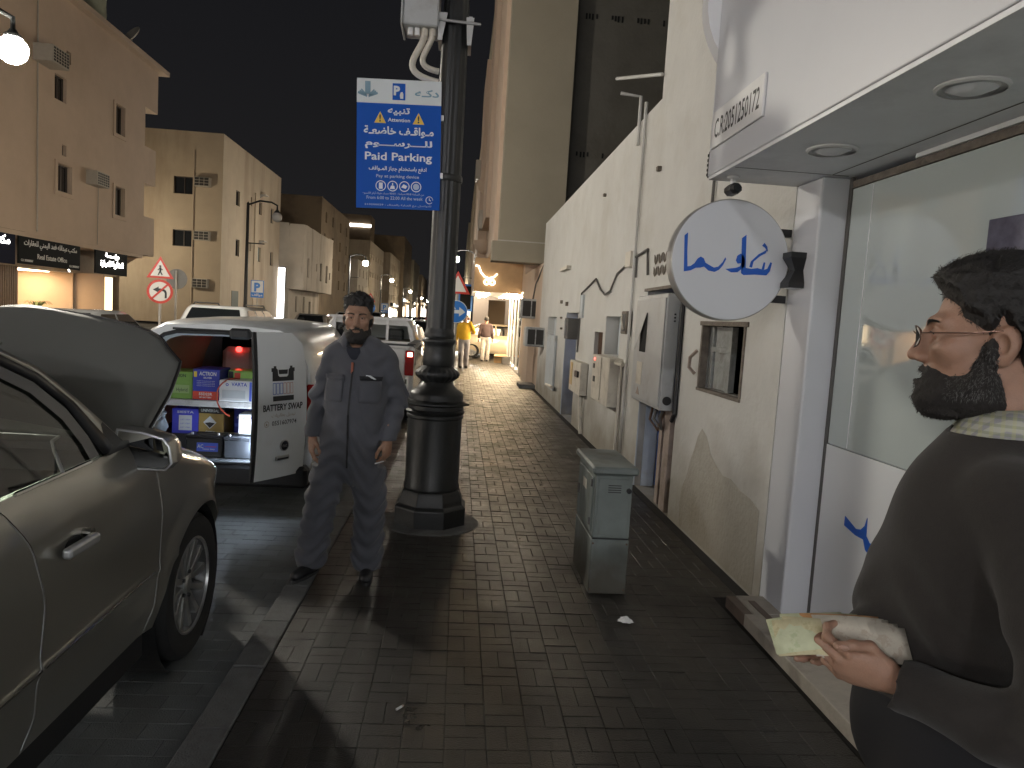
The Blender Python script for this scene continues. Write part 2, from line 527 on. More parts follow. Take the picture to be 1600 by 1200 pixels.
E_warm = mk_emit('warm_light_panel', (1.0, 0.78, 0.50), 24.0)
E_shop = mk_emit('shop_light_panel', (1.0, 0.74, 0.44), 60.0)
E_office = mk_emit('office_light_panel', (1.0, 0.72, 0.42), 16.0)
E_far = mk_emit('far_lit_shopfront', (1.0, 0.88, 0.66), 2.2)
E_farwhite = mk_emit('far_lit_sign', (1.0, 0.96, 0.9), 5.0)

# ================================================================== the ground
def struct(name, mb, mat, **k):
    o = mb.build(name, mat, **k)
    o['kind'] = 'structure'
    return o

struct('ground', MB().quad((-400, -150, -0.16), (400, -150, -0.16), (400, 900, -0.16), (-400, 900, -0.16)), M_asphalt)
struct('road', MB().quad((-9.6, -60, -0.10), (-3.15, -60, -0.10), (-3.15, 420, -0.10), (-9.6, 420, -0.10)), M_asphalt)
far_pv = MB().box(-17.2, -9.6, -40, 420, -0.3, 0.02)
struct('far_pavement', far_pv, M_kerb)

def paver_mesh(w, l, h, c, dz=0.0, tx=0.0, ty=0.0):
    a, b = w / 2, l / 2
    z = lambda x, y: h + dz + tx * x + ty * y
    vs = [(-a, -b, 0), (a, -b, 0), (a, b, 0), (-a, b, 0)]
    vs += [(x, y, z(x, y) - c) for x, y in ((-a, -b), (a, -b), (a, b), (-a, b))]
    vs += [(x, y, z(x, y)) for x, y in ((-a + c, -b + c), (a - c, -b + c), (a - c, b - c), (-a + c, b - c))]
    fs = [(0, 1, 5, 4), (1, 2, 6, 5), (2, 3, 7, 6), (3, 0, 4, 7), (4, 5, 9, 8), (5, 6, 10, 9), (6, 7, 11, 10), (7, 4, 8, 11), (8, 9, 10, 11)]
    return vs, fs

def lay(owner, cells, mat, nobj, top, w, l, view):
    """cells: (x, y, turned). The nobj nearest in view become pavers of their own, the rest one mass of stones."""
    cells = [c for c in cells]
    cells.sort(key=lambda c: (0 if view(c) else 1, c[0] ** 2 + c[1] ** 2))
    kinds = []
    for k in range(10):
        vs, fs = paver_mesh(w - 0.002, l - 0.002, 0.05, 0.0016, RND.uniform(-0.0014, 0.0014), RND.uniform(-0.010, 0.010), RND.uniform(-0.008, 0.008))
        m = MB().add(vs, fs).mesh('paver'); m.materials.append(mat); kinds.append(m)
    for (x, y, t) in cells[:nobj]:
        o = bpy.data.objects.new('paver', kinds[RND.randrange(10)])
        o.location = (x, y, top - 0.05); o.rotation_euler = (0, 0, (math.pi / 2 if t else 0) + RND.uniform(-0.008, 0.008))
        COL.objects.link(o); o.parent = owner
    mb = MB()
    for (x, y, t) in cells[nobj:]:
        vs, fs = paver_mesh(w - 0.002, l - 0.002, 0.05, 0.0016, RND.uniform(-0.0014, 0.0014), RND.uniform(-0.010, 0.010), RND.uniform(-0.008, 0.008))
        mb.add(vs, fs, T(x, y, top - 0.05) @ RZ(math.pi / 2 if t else 0))
    o = mb.build('paver_field', mat, owner); o['kind'] = 'stuff'

pav = struct('pavement', MB().box(-0.80, 2.0, -4, 60, -0.2, -0.012), M_joint)
cells = []
U_ = 0.165
for i in range(int(2.73 / U_) + 1):
    for j in range(int(-1 / U_), int(32 / U_)):
        x0, y0 = -0.795 + i * U_, j * U_
        if x0 + U_ > 1.95: continue
        for k in (0.25, 0.75):
            if (i + j) % 2: cells.append((x0 + U_ / 2, y0 + U_ * k, True))
            else: cells.append((x0 + U_ * k, y0 + U_ / 2, False))
cells = [c for c in cells if not (c[0] > 1.66 and c[1] < 4.24)]
lay(pav, cells, M_paver, 300, 0.0, U_ / 2, U_, lambda c: c[1] > 2.25 and c[0] < 0.72 * c[1] - 0.2 and abs(c[0] + 0.15) + abs(c[1] - 5.75) > 0.3)
MB().box(-0.80, 2.0, 32, 60, -0.012, -0.004).build('far_paving', M_paver, pav)

bay = struct('parking_bay', MB().box(-3.15, -0.95, -4, 60, -0.3, -0.092), M_joint)
cells = []
for j in range(int(0 / 0.11), int(13 / 0.11)):
    for i in range(10):
        x = -0.955 - 0.11 - i * 0.22 + (0.11 if j % 2 else 0)
        if x < -3.05: continue
        cells.append((x, j * 0.11, True))
lay(bay, cells, M_paver_bay, 300, -0.08, 0.11, 0.22, lambda c: c[1] > 2.2 and c[0] > -1.75)

kerb = struct('kerb', MB().box(-0.948, -0.802, -4, 60, -0.3, -0.012), M_joint)
ks = MB().cbox(-0.0725, 0.0725, -0.247, 0.247, 0, 0.05, 0.006).mesh('kerb_stone'); ks.materials.append(M_kerb)
for j in range(-2, 60):
    o = bpy.data.objects.new('kerb_stone', ks)
    o.location = (-0.875, j * 0.5, -0.048 + RND.uniform(-0.002, 0.002)); COL.objects.link(o); o.parent = kerb
# concrete poured round the foot of the lamp post
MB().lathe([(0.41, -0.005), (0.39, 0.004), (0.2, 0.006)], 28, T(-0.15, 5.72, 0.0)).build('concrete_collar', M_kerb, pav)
for (yy) in range(0, 40):          # lane line on the road
    pass
lane = MB()
for j in range(12):
    lane.box(-6.42, -6.30, 14 + j * 9, 18 + j * 9, -0.099, -0.094)
o = lane.build('lane_marking', M_white); o['kind'] = 'structure'

# ================================================================== air conditioners
def aircon(label, M, w=0.66, h=0.42, d=0.5, mat=None, group='air conditioners on the house walls', rows=3, cols=4, drip=False):
    """window unit; local x = across, y = out of the wall (towards -y), z = up, origin at the back centre"""
    r = thing('air_conditioner', label, 'air conditioner', M=M, group=group)
    MB().cbox(-w / 2, w / 2, -d, 0, 0, h, 0.015).build('casing', mat or M_acwhite, r)
    g = MB().box(-w / 2 + 0.04, w / 2 - 0.04, -d - 0.006, -d + 0.002, 0.04, h - 0.04).build('grille', M_acdark, r)
    b = MB()
    for i in range(cols + 1):
        x = -w / 2 + 0.04 + (w - 0.08) * i / cols
        b.box(x - 0.012, x + 0.012, -d - 0.018, -d - 0.006, 0.03, h - 0.03)
    for j in range(rows + 1):
        z = 0.04 + (h - 0.08) * j / rows
        b.box(-w / 2 + 0.03, w / 2 - 0.03, -d - 0.016, -d - 0.008, z - 0.012, z + 0.012)
    b.build('grille_bars', mat or M_acwhite, r)
    if drip:
        MB().tube([(w / 2 - 0.1, -0.06, 0), (w / 2 - 0.1, -0.05, -0.4), (w / 2 - 0.08, -0.02, -2.6)], 0.015, 6).build('drain_pipe', M_acwhite, r)
    return r
def facing(x, y, z, n):
    """placement whose -y points along n (outward)"""
    a = math.atan2(n[0], -n[1])
    return T(x, y, z) @ RZ(a)

# ================================================================== the old white house on the right
XW = 1.93
old = thing('old_white_house', 'old white house with stained wall, small window and recessed doors along the pavement', 'house', (XW, 10, 0))
A0, B0 = 4.2, 7.45
hA = [(4.76 - A0, 5.64 - A0, 1.205, 1.72, 0.16), (6.16 - A0, 7.38 - A0, 0.0, 2.03, 0.24)]
hB = [(8.58 - B0, 9.46 - B0, 1.28, 1.775, 0.2), (9.62 - B0, 10.2 - B0, 1.07, 1.56, 0.10), (11.75 - B0, 12.95 - B0, 0.0, 1.84, 0.25),
      (14.35 - B0, 15.7 - B0, 0.33, 1.77, 0.16), (11.25 - B0, 11.47 - B0, 1.76, 2.10, 0.05)]
w = wall_grid(MB(), (XW, A0, 0), (0, 1, 0), (0, 0, 1), B0 - A0, 8.0, hA, 0.2, (1, 0, 0))
w.quad((XW, B0, 3.98), (XW + 1.2, B0, 3.98), (XW + 1.2, B0, 8), (XW, B0, 8))
w.quad((XW, A0, 0), (XW + 1, A0, 0), (XW + 1, A0, 8), (XW, A0, 8))
w.build('wall', M_oldwall, old, world=True)
w = wall_grid(MB(), (XW, B0, 0), (0, 1, 0), (0, 0, 1), 17.35 - B0, 3.98, hB, 0.2, (1, 0, 0))
w.quad((XW, B0, 3.98), (XW, 17.35, 3.98), (XW + 0.22, 17.35, 3.98), (XW + 0.22, B0, 3.98))
w.quad((XW, 17.35, 0), (XW + 3, 17.35, 0), (XW + 3, 17.35, 3.98), (XW, 17.35, 3.98))
w.quad((XW + 0.22, B0, 3.0), (XW + 0.22, 17.35, 3.0), (XW + 0.22, 17.35, 3.98), (XW + 0.22, B0, 3.98))
w.build('wall', M_oldwall, old, world=True)
# wall foot shadow painted as a darker patch, a few millimetres proud
def blob(pts, x, t):
    mb = MB(); n = len(pts)
    vs = [(x, y, z) for y, z in pts] + [(x - t, y, z) for y, z in pts]
    ar = sum(pts[i][0] * pts[(i + 1) % n][1] - pts[(i + 1) % n][0] * pts[i][1] for i in range(n))
    idx = list(range(n)) if ar > 0 else list(range(n))[::-1]
    mb.add(vs, [tuple(n + i for i in reversed(idx))] + [(idx[i], idx[(i + 1) % n], n + idx[(i + 1) % n], n + idx[i]) for i in range(n)])
    return mb
blob([(4.30, 0.02), (4.30, 0.56), (4.45, 0.60), (4.62, 0.61), (4.80, 0.65), (4.95, 0.64), (5.10, 0.69), (5.22, 0.74), (5.34, 0.86), (5.45, 0.90), (5.53, 0.83), (5.60, 0.70), (5.66, 0.62), (5.72, 0.48), (5.81, 0.36), (5.85, 0.22), (5.82, 0.02)], XW + 0.01, 0.013).build('wall_shadow_patch', M_oldwall2, old, world=True)
# the little window: frame, shutter leaf, dark room behind
fr = MB()
for a in ((4.72, 5.68, 1.70, 1.735), (4.76, 5.66, 1.185, 1.21)): fr.box(XW - 0.012, XW + 0.05, a[0], a[1], a[2], a[3])
for a in ((4.755, 4.785), (5.61, 5.645)): fr.box(XW - 0.010, XW + 0.05, a[0], a[1], 1.2105, 1.6995)
wf = fr.build('window', M_oldwood, old, world=True, bevel=0.004)
MB().box(XW + 0.08, XW + 0.105, 5.16, 5.60, 1.215, 1.695).build('shutter', M_shutter, wf, world=True)
s_ = MB()
for y in (5.16, 5.54): s_.box(XW + 0.06, XW + 0.079, y, y + 0.06, 1.215, 1.695)
s_.box(XW + 0.06, XW + 0.079, 5.2205, 5.5395, 1.50, 1.54)
s_.build('shutter_frame', M_shutter, wf, world=True)
MB().tube([(XW - 0.02, 5.67, 1.50), (XW - 0.06, 5.71, 1.44), (XW - 0.06, 5.72, 1.36), (XW - 0.02, 5.69, 1.31)], 0.014, 6).build('shutter_handle', M_palewood, wf, world=True)
rm = MB().box(XW + 0.16, XW + 1.2, 4.6, 5.8, 1.0, 1.9)
rm.f = [tuple(reversed(f)) for f in rm.f]; rm.f.pop(5)
rm.build('dark_room', M_black, old, world=True)
# recessed door behind the meter box
d = MB().box(XW + 0.20, XW + 0.24, 6.22, 7.36, 0.02, 2.02).build('door', M_bluepaint, old, world=True)
MB().box(XW + 0.185, XW + 0.20, 6.26, 7.32, 0.55, 0.60).build('door_rail', M_bluepaint, d, world=True)
MB().box(XW - 0.012, XW + 0.19, 7.383, 7.40, 0.0, 2.05).build('door_jamb', M_reveal, old, world=True)
MB().box(XW + 0.06, XW + 0.19, 7.362, 7.378, 0.0, 2.02).build('door_jamb', M_reveal, old, world=True)
jm = MB().box(XW + 0.02, XW + 0.10, 6.60, 6.70, 0.0, 0.93).build('door_post', M_palewood, old, world=True, bevel=0.005)
MB().box(XW + 0.0, XW + 0.12, 6.30, 6.47, 0.0, 0.93).build('door_post', M_palewood, old, world=True, bevel=0.005)
MB().box(XW - 0.02, XW + 0.03, 6.2, 7.5, 2.03, 2.06).build('lintel', M_oldwood, old, world=True)
# blue framed niche window
MB().box(XW + 0.17, XW + 0.2, 8.6, 9.44, 1.285, 1.77).build('window', M_reveal, old, world=True)
MB().box(XW + 0.10, XW + 0.168, 8.60, 8.72, 1.285, 1.77).build('window_frame', M_bluepaint, old, world=True)
blob([(9.64, 1.06), (9.60, 1.3), (9.63, 1.57), (9.9, 1.575), (10.19, 1.55), (10.22, 1.3), (10.18, 1.05), (9.9, 1.09)], XW + 0.09, -0.012).build('broken_opening', M_brickhole, old, world=True)
MB().box(XW + 0.06, XW + 0.09, 9.6, 10.22, 1.04, 1.6).build('broken_opening', M_brickhole, old, world=True)
d = MB().box(XW + 0.20, XW + 0.25, 11.78, 12.93, 0.02, 1.82).build('door', M_bluepaint, old, world=True)
MB().box(XW - 0.012, XW + 0.19, 12.952, 12.97, 0.0, 1.85).build('door_jamb', M_reveal, old, world=True)
MB().box(XW + 0.13, XW + 0.16, 14.37, 15.68, 0.34, 1.76).build('shutter_door', M_reveal, old, world=True)
gp = MB().box(XW - 0.05, XW - 0.01, 14.05, 15.3, 0.32, 1.40).build('steel_gate', M_reveal, old, world=True)
MB().cyl((XW - 0.10, 13.7, 0.42), (XW - 0.06, 14.9, 0.36), 0.03).build('gate_bolt', M_plastic, gp, world=True)
# vent block of pierced leaves over the door
vb = MB()
for k in range(3):
    for s in (-1, 1):
        for q in (0, 1):
            y = 6.86 + k * 0.16; z = 2.17 + q * 0.12
            vb.add([(XW - 0.012, y + s * 0.01, z), (XW - 0.012, y + s * 0.055, z + 0.03), (XW - 0.012, y + s * 0.06, z + 0.1), (XW - 0.012, y + s * 0.02, z + 0.07)],
                   [(0, 1, 2, 3) if s < 0 else (3, 2, 1, 0)])
vb.build('vent_holes', M_oldwood, old, world=True, solid=0.006)
# pipes, cables, ducts fixed to the wall
tube = lambda n, pts, r, mat: MB().tube(pts, r, 6).build(n, mat, old, smooth=True, world=True)
tube('pipe', [(XW - 0.03, 8.0, 4.1), (XW - 0.03, 8.02, 0.02)], 0.018, M_oldwall)
tube('pipe', [(XW - 0.25, 8.35, 4.28), (XW - 0.03, 8.28, 4.24), (XW - 0.03, 8.27, 3.7)], 0.02, M_oldwall)
tube('pipe', [(XW - 0.03, 7.4, 4.2), (XW - 0.3, 8.4, 4.45)], 0.018, M_oldwall)
tube('pipe', [(XW - 0.02, 5.55, 4.6), (XW - 0.02, 5.62, 2.4)], 0.012, M_cable)
tube('cable', [(XW - 0.02, 11.5, 1.2), (XW - 0.02, 11.45, 2.14), (XW - 0.02, 10.3, 2.31), (XW - 0.025, 9.9, 2.14), (XW - 0.03, 9.55, 2.06), (XW - 0.03, 9.2, 2.1), (XW - 0.02, 8.9, 2.30),
               (XW - 0.02, 8.1, 2.42), (XW - 0.02, 7.5, 2.47), (XW - 0.02, 7.42, 2.2)], 0.013, M_cable)
tube('cable', [(XW - 0.02, 7.95, 2.44), (XW - 0.02, 7.93, 2.2)], 0.012, M_cable)
tube('cable', [(XW - 0.02, 6.14, 1.95), (XW - 0.02, 6.13, 0.92), (XW - 0.02, 6.2, 0.85)], 0.02, M_blackmetal)
tube('cable', [(XW - 0.04, 6.6, 0.93), (XW - 0.08, 6.55, 0.82), (XW - 0.03, 6.45, 0.74), (XW - 0.07, 6.4, 0.86), (XW - 0.05, 6.35, 0.93)], 0.014, M_cable)
tube('cable', [(XW - 0.04, 6.75, 0.93), (XW - 0.09, 6.65, 0.8), (XW - 0.05, 6.5, 0.72), (XW - 0.03, 6.42, 0.9)], 0.012, M_rust)
tube('pipe', [(XW - 0.03, 8.28, 1.26), (XW - 0.03, 8.27, 0.02)], 0.02, M_plastic)
tube('pipe', [(XW - 0.05, 8.1, 1.22), (XW - 0.09, 8.35, 1.23), (XW - 0.06, 8.6, 1.22)], 0.028, M_plastic)
MB().box(XW - 0.08, XW, 12.9, 13.8, 2.62, 2.68).build('bracket', M_plastic, old, world=True)
for (y, z, s) in ((13.7, 2.05, 0.05), (13.0, 2.0, 0.06), (10.1, 3.45, 0.03), (7.3, 3.25, 0.035), (13.6, 1.75, 0.03), (13.5, 1.55, 0.03)):
    MB().box(XW - 0.04, XW + 0.01, y - s, y + s, z - s * 0.6, z + s * 0.6).build('wall_stub', M_oldwood, old, world=True)
MB().box(XW - 0.07, XW, 8.05, 8.3, 2.33, 2.5).build('junction_box', M_plastic, old, world=True)
MB().box(XW - 0.03, XW + 0.01, 11.24, 11.48, 1.75, 2.11).build('blocked_vent', M_reveal, old, world=True)

def wallbox(name, label, cat, y0, y1, z0, z1, dep, mat, extra):
    r = thing(name, label, cat, (XW, (y0 + y1) / 2, z0))
    b = MB().cbox(XW - dep, XW - 0.003, y0, y1, z0, z1, 0.008).build('casing', mat, r, world=True)
    extra(r, b)
    return r
def ex1(r, b):
    dp = XW - 0.125
    dr = MB().cbox(dp - 0.014, dp - 0.001, 6.27, 7.28, 0.96, 1.93, 0.004).build('box_door', M_greymetal, r, world=True)
    fl = MB().quad((dp - 0.016, 6.82, 1.42), (dp - 0.016, 7.06, 1.42), (dp - 0.016, 7.06, 1.80), (dp - 0.016, 6.82, 1.80)); fl.f = [tuple(reversed(f)) for f in fl.f]
    fl.build('meter_window', M_black, dr, world=True)
    MB().add([(dp - 0.018, 6.84, 1.80), (dp - 0.018, 7.05, 1.80), (dp - 0.06, 7.05, 1.44)], [(0, 2, 1)]).build('meter_flap', M_greymetal, dr, world=True, solid=0.004)
    MB().box(dp - 0.018, dp - 0.014, 6.9, 7.1, 1.10, 1.32).build('notice_label', M_plastic, dr, world=True)
    wt = MB().add([(dp - 0.017, 6.93, 1.0), (dp - 0.017, 7.07, 1.0), (dp - 0.017, 7.0, 1.08)], [(0, 2, 1)])
    wt.build('warning_sticker', M_palewood, dr, world=True, solid=0.002)
    MB().cyl((6.9, 0, 0), (6.9, 0, 0.001), 0.001, n=3)
    MB().box(XW - 0.204, XW - 0.196, 6.232, 6.236, 0.9, 1.9)
    MB().cyl((XW - 0.062, 6.262, 1.02), (XW - 0.062, 6.246, 1.02), 0.04, n=16).build('cable_port', M_blackmetal, r, world=True)
    lv = MB()
    for k in range(3):
        lv.box(XW - 0.055, XW - 0.04, 6.245, 6.256, 1.72 + k * 0.03, 1.735 + k * 0.03)
    lv.build('vent_slots', M_blackmetal, r, world=True)
wallbox('electricity_meter_box', 'tall pale grey electricity meter box hung in the doorway over the blue door', 'meter box', 6.255, 7.30, 0.93, 1.97, 0.125, M_greymetal, ex1)
def ex2(r, b):
    MB().box(XW - 0.175, XW - 0.161, 8.75, 8.80, 0.74, 1.26).build('door_seam', M_plastic, r, world=True)
    MB().cyl((XW - 0.16, 9.2, 1.22), (XW - 0.172, 9.2, 1.22), 0.02, n=10).build('red_indicator', mk_emit('red_indicator', (1, 0.06, 0.03), 3.0), r, world=True)
    MB().box(XW - 0.17, XW - 0.158, 9.2, 9.28, 1.1, 1.16).build('lock', M_cable, r, world=True)
    MB().box(XW - 0.17, XW - 0.158, 9.15, 9.24, 0.93, 1.0).build('lock', M_cable, r, world=True)
wallbox('meter_cabinet', 'cream metal meter cabinet with tiny red light under the blue framed niche', 'meter box', 8.32, 9.36, 0.70, 1.275, 0.16, M_plastic, ex2)
def ex3(r, b):
    MB().box(XW - 0.15, XW - 0.119, 10.6, 10.85, 0.86, 0.95).build('switch', M_blackmetal, r, world=True)
    MB().box(XW - 0.13, XW - 0.119, 11.2, 11.4, 0.7, 1.05).build('yellowed_cover', mk('yellowed_plastic', (0.55, 0.40, 0.2), rough=0.5), r, world=True)
    MB().tube([(XW - 0.06, 10.7, 0.6), (XW - 0.06, 10.65, 0.4), (XW - 0.03, 10.62, 0.02)], 0.035, 6).build('conduit', M_plastic, r, world=True)
wallbox('fuse_box', 'small open cream fuse box with hanging wires left of the broken wall opening', 'fuse box', 10.5, 11.5, 0.60, 1.08, 0.12, M_plastic, ex3)
def ex4(r, b):
    MB().box(XW - 0.075, XW - 0.068, 8.06, 8.24, 1.60, 1.8).build('socket_face', M_cable, r, world=True)
    MB().tube([(XW - 0.08, 8.1, 1.62), (XW - 0.09, 8.15, 1.72), (XW - 0.08, 8.2, 1.78)], 0.012, 5).build('loose_wire', M_plastic, r, world=True)
wallbox('open_switch_box', 'small open switch box with loose wires beside the tall doorway', 'switch box', 8.03, 8.27, 1.57, 1.83, 0.07, M_oldwood, ex4)
def ex5(r, b):
    MB().box(XW - 0.22, XW - 0.2, 11.70, 11.8, 1.45, 1.7).build('lamp_glass', M_galv, r, world=True)
wallbox('door_lantern', 'dark wall lantern beside the far blue door', 'wall lamp', 11.52, 11.85, 1.40, 1.74, 0.2, M_cable, ex5)
aircon('grey air conditioner with dark grille jutting low from the far end of the white wall', facing(XW - 0.20, 16.75, 1.08, (0, -1)), w=0.46, h=0.44, d=0.5, mat=M_acgrey, rows=1, cols=2)
aircon('dark air conditioner on a bracket above the low grey one', facing(XW - 0.10, 19.2, 1.72, (0, -1)), w=0.55, h=0.5, d=0.55, mat=M_acgrey, rows=1, cols=2)

# ================================================================== shawarma shop
shop = thing('corner_shop', 'white clad shop with overhanging fascia, pale glass front and blue lettering', 'shop', (2.1, 2, 0))
ZS = 2.535
fa = MB().box(1.40, 2.4, -2.5, 4.235, ZS + 0.02, 6.0).build('fascia', M_clad, shop, world=True, bevel=0.006)
so = MB().box(1.406, 2.4, -2.5, 4.229, ZS, ZS + 0.018).build('soffit', M_soffit, shop, world=True)
for (x, y) in ((1.69, 3.35), (1.69, 2.42), (1.69, 1.4)):
    rg = MB().lathe([(0.105, -0.012), (0.115, -0.006), (0.115, 0.0), (0.085, 0.0), (0.08, -0.010)], 28, T(x, y, ZS - 0.001), caps=False).build('downlight', M_white, so, smooth=True, world=True)
    MB().lathe([(0.083, -0.004), (0.05, -0.018), (0.0, -0.02)], 24, T(x, y, ZS - 0.001)).build('downlight_lens', M_soffit, so, smooth=True, world=True)
cr_ = MB()
cr_.box(1.42, 2.05, 3.848, 3.853, ZS - 0.0025, ZS - 0.001)
cr_.box(1.955, 1.96, 0, 3.84, ZS - 0.0025, ZS - 0.001)
cr_.build('board_joint', M_cable, so, world=True)
gv = MB().box(1.41, 1.52, 4.236, 4.27, ZS + 0.02, ZS + 0.17).build('vent_grille', M_blackmetal, shop, world=True)
gl_ = MB()
for k in range(5): gl_.box(1.405, 1.525, 4.27, 4.276, ZS + 0.03 + k * 0.028, ZS + 0.045 + k * 0.028)
gl_.build('vent_louvre', M_cable, gv, world=True)
# pier
MB().box(1.93, 2.6, 3.895, 4.198, 0.0, ZS - 0.002).build('pier', M_clad, shop, world=True, bevel=0.012)
# glass front
XG = 2.09
M_film = mk('frosted_pane', (0.50, 0.56, 0.55), rough=0.03, var=0.05, scale=0.7, coat=1.0, spec=0.6)
M_panelw = mk('white_shopfront_panel', (0.74, 0.76, 0.78), rough=0.25, var=0.03, scale=1.2)
M_blueletter = mk('blue_vinyl', (0.012, 0.10, 0.50), rough=0.35, var=0)
pn = MB().box(XG, XG + 0.012, -2.4, 3.86, 1.075, 2.47).build('glass_pane', M_film, shop, world=True)
lp = MB().box(XG - 0.004, XG + 0.012, -2.4, 3.862, 0.08, 1.07).build('lower_panel', M_panelw, shop, world=True)
MB().box(XG - 0.004, XG + 0.02, -2.4, 3.88, 2.475, 2.512).build('head_trim', M_oldwood, shop, world=True)
MB().box(XG - 0.02, XG + 0.02, -2.4, 3.3, 2.513, ZS - 0.001).build('head_trim', M_white, shop, world=True)
MB().box(XG - 0.006, XG + 0.012, 3.863, 3.893, 0.0, ZS - 0.001).build('frame_strip', M_cable, shop, world=True)
MB().box(XG - 0.003, XG, 3.66, 3.663, 1.08, 2.46).build('pane_joint', M_soffit, pn, world=True)
hg = MB().box(XG - 0.03, XG - 0.001, 2.56, 2.76, 2.02, 2.16).build('patch_fitting', mk('tarnished_fitting', (0.12, 0.12, 0.17), rough=0.4, metal=0.5, var=0.4, scale=20), shop, world=True, bevel=0.004)
MB().box(XG - 0.002, XG + 0.001, 2.66, 2.664, 1.08, 2.02).build('door_gap', M_cable, pn, world=True)
# blue stroke lettering on the lower panel (end of a word)
def stroke_mesh(polys, M):
    mb = MB()
    for p in polys: mb.prism(p, 0, 0.003, M)
    return mb
Mp = frame((XG - 0.0045, 3.60, 0.575), (0, -1, 0), (0, 0, 1))
stroke_mesh([[(0.0, 0.105), (0.0, 0.155), (0.11, 0.118), (0.155, 0.128), (0.185, 0.155), (0.20, 0.20), (0.206, 0.11), (0.185, 0.085), (0.11, 0.085)],
             [(0.185, 0.085), (0.206, 0.11), (0.24, 0.085), (0.40, 0.085), (0.40, 0.02), (0.26, 0.02), (0.21, 0.04)],
             [(0.40, 0.02), (0.40, 0.085), (0.46, 0.09), (0.52, 0.14), (0.55, 0.13), (0.50, 0.04), (0.45, 0.02)]], Mp).build('blue_lettering', M_blueletter, lp, world=True)
# step
stp = MB().box(1.70, 2.09, -2.5, 3.86, 0.0, 0.075)
stp.box(1.76, 1.93, 3.861, 4.14, 0.0, 0.075)
stp.build('step', M_stone, shop, world=True, bevel=0.006)
MB().box(1.70, 1.757, 3.864, 4.14, 0.0, 0.07).build('step_edge', M_stonebrown, shop, world=True, bevel=0.004)
MB().box(1.80, 1.84, 3.60, 4.05, 0.0755, 0.078).build('step_crack', M_stonebrown, shop, world=True)
# registration plate on the fascia
pl = MB().box(1.385, 1.399, 3.47, 4.17, 2.695, 2.90)
plo = tag(pl.build('registration_plate', M_white, bevel=0.003), 'small white plate with black registration number on the shop fascia', 'sign')
lettering('plate_number', 'C.R:2051250172', mk('black_print', (0.01, 0.01, 0.01), rough=0.5, var=0), plo, frame((1.3842, 3.82, 2.745), (0, -1, 0), (0, 0, 1)), height=0.105, width=0.62, bold=0.012)
# disc on the end of the fascia above
ds = thing('round_fascia_disc', 'plain grey round sign edge high on the end of the shop fascia', 'sign', (1.5, 4.4, 3.6))
MB().lathe([(0.5, 0), (0.5, 0.1), (0.0, 0.1)], 40, frame((1.82, 4.34, 3.55), (1, 0, 0), (0, 0, 1))).build('disc', M_soffit, ds, smooth=30, world=True)
MB().box(1.8, 1.9, 4.236, 4.30, 3.4, 3.7).build('bracket', M_blackmetal, ds, world=True)
# camera under the soffit
cm = thing('security_camera', 'small black security camera with white mount under the shop soffit', 'camera', (1.50, 4.08, ZS))
MB().lathe([(0.035, 0), (0.035, -0.012), (0.018, -0.02), (0.014, -0.05)], 16, T(0, 0, -0.001)).build('mount', M_white, cm, smooth=True)
MB().cbox(-0.035, 0.035, -0.07, 0.06, -0.105, -0.045, 0.02).build('housing', M_blackmetal, cm)
MB().cyl((0, -0.071, -0.075), (0, -0.078, -0.075), 0.022, n=16).build('lens', M_pane, cm)
# hourglass wall lamp (unlit) on the pier
wl_ = thing('wall_lamp', 'black hourglass shaped wall lamp, unlit, on the white pier', 'wall lamp', (1.93, 4.05, 1.93))
rings = []
for z, wy, dx in ((0.0, 0.055, 0.09), (0.03, 0.055, 0.09), (0.10, 0.03, 0.05), (0.17, 0.055, 0.09), (0.20, 0.055, 0.09)):
    rings.append([(-dx, -wy, z), (0.002, -wy, z), (0.002, wy, z), (-dx, wy, z)])
MB().loft(rings).build('lamp_body', M_blackmetal, wl_)
MB().box(-0.07, -0.01, -0.04, 0.04, -0.004, -0.0005).build('lamp_lens', M_soffit, wl_)

# round projecting sign
RS, SX, SY, SZ = 0.352, 1.553, 4.16, 2.075
rs = thing('round_shop_sign', 'round white projecting sign with blue calligraphy', 'sign', (SX, SY, SZ))
M_signface = mk('white_acrylic', (0.68, 0.70, 0.74), rough=0.18, var=0.02, scale=1.0)
MB().lathe([(RS - 0.004, 0.0), (RS, -0.006), (RS, -0.10), (RS - 0.01, -0.11), (0.0, -0.11)], 72, RX(math.pi / 2) ).build('rim', M_galv, rs, smooth=30)
MB().lathe([(0.0, 0.0), (RS - 0.008, 0.0), (RS - 0.006, -0.004)][::-1], 72, T(0, -0.004, 0) @ RX(math.pi / 2)).build('face', M_signface, rs, smooth=30)
br = MB()
for z in (0.185, -0.205): MB().box(0.22, 0.38, 0.05, 0.09, z - 0.022, z + 0.022).build('bracket', M_blackmetal, rs)
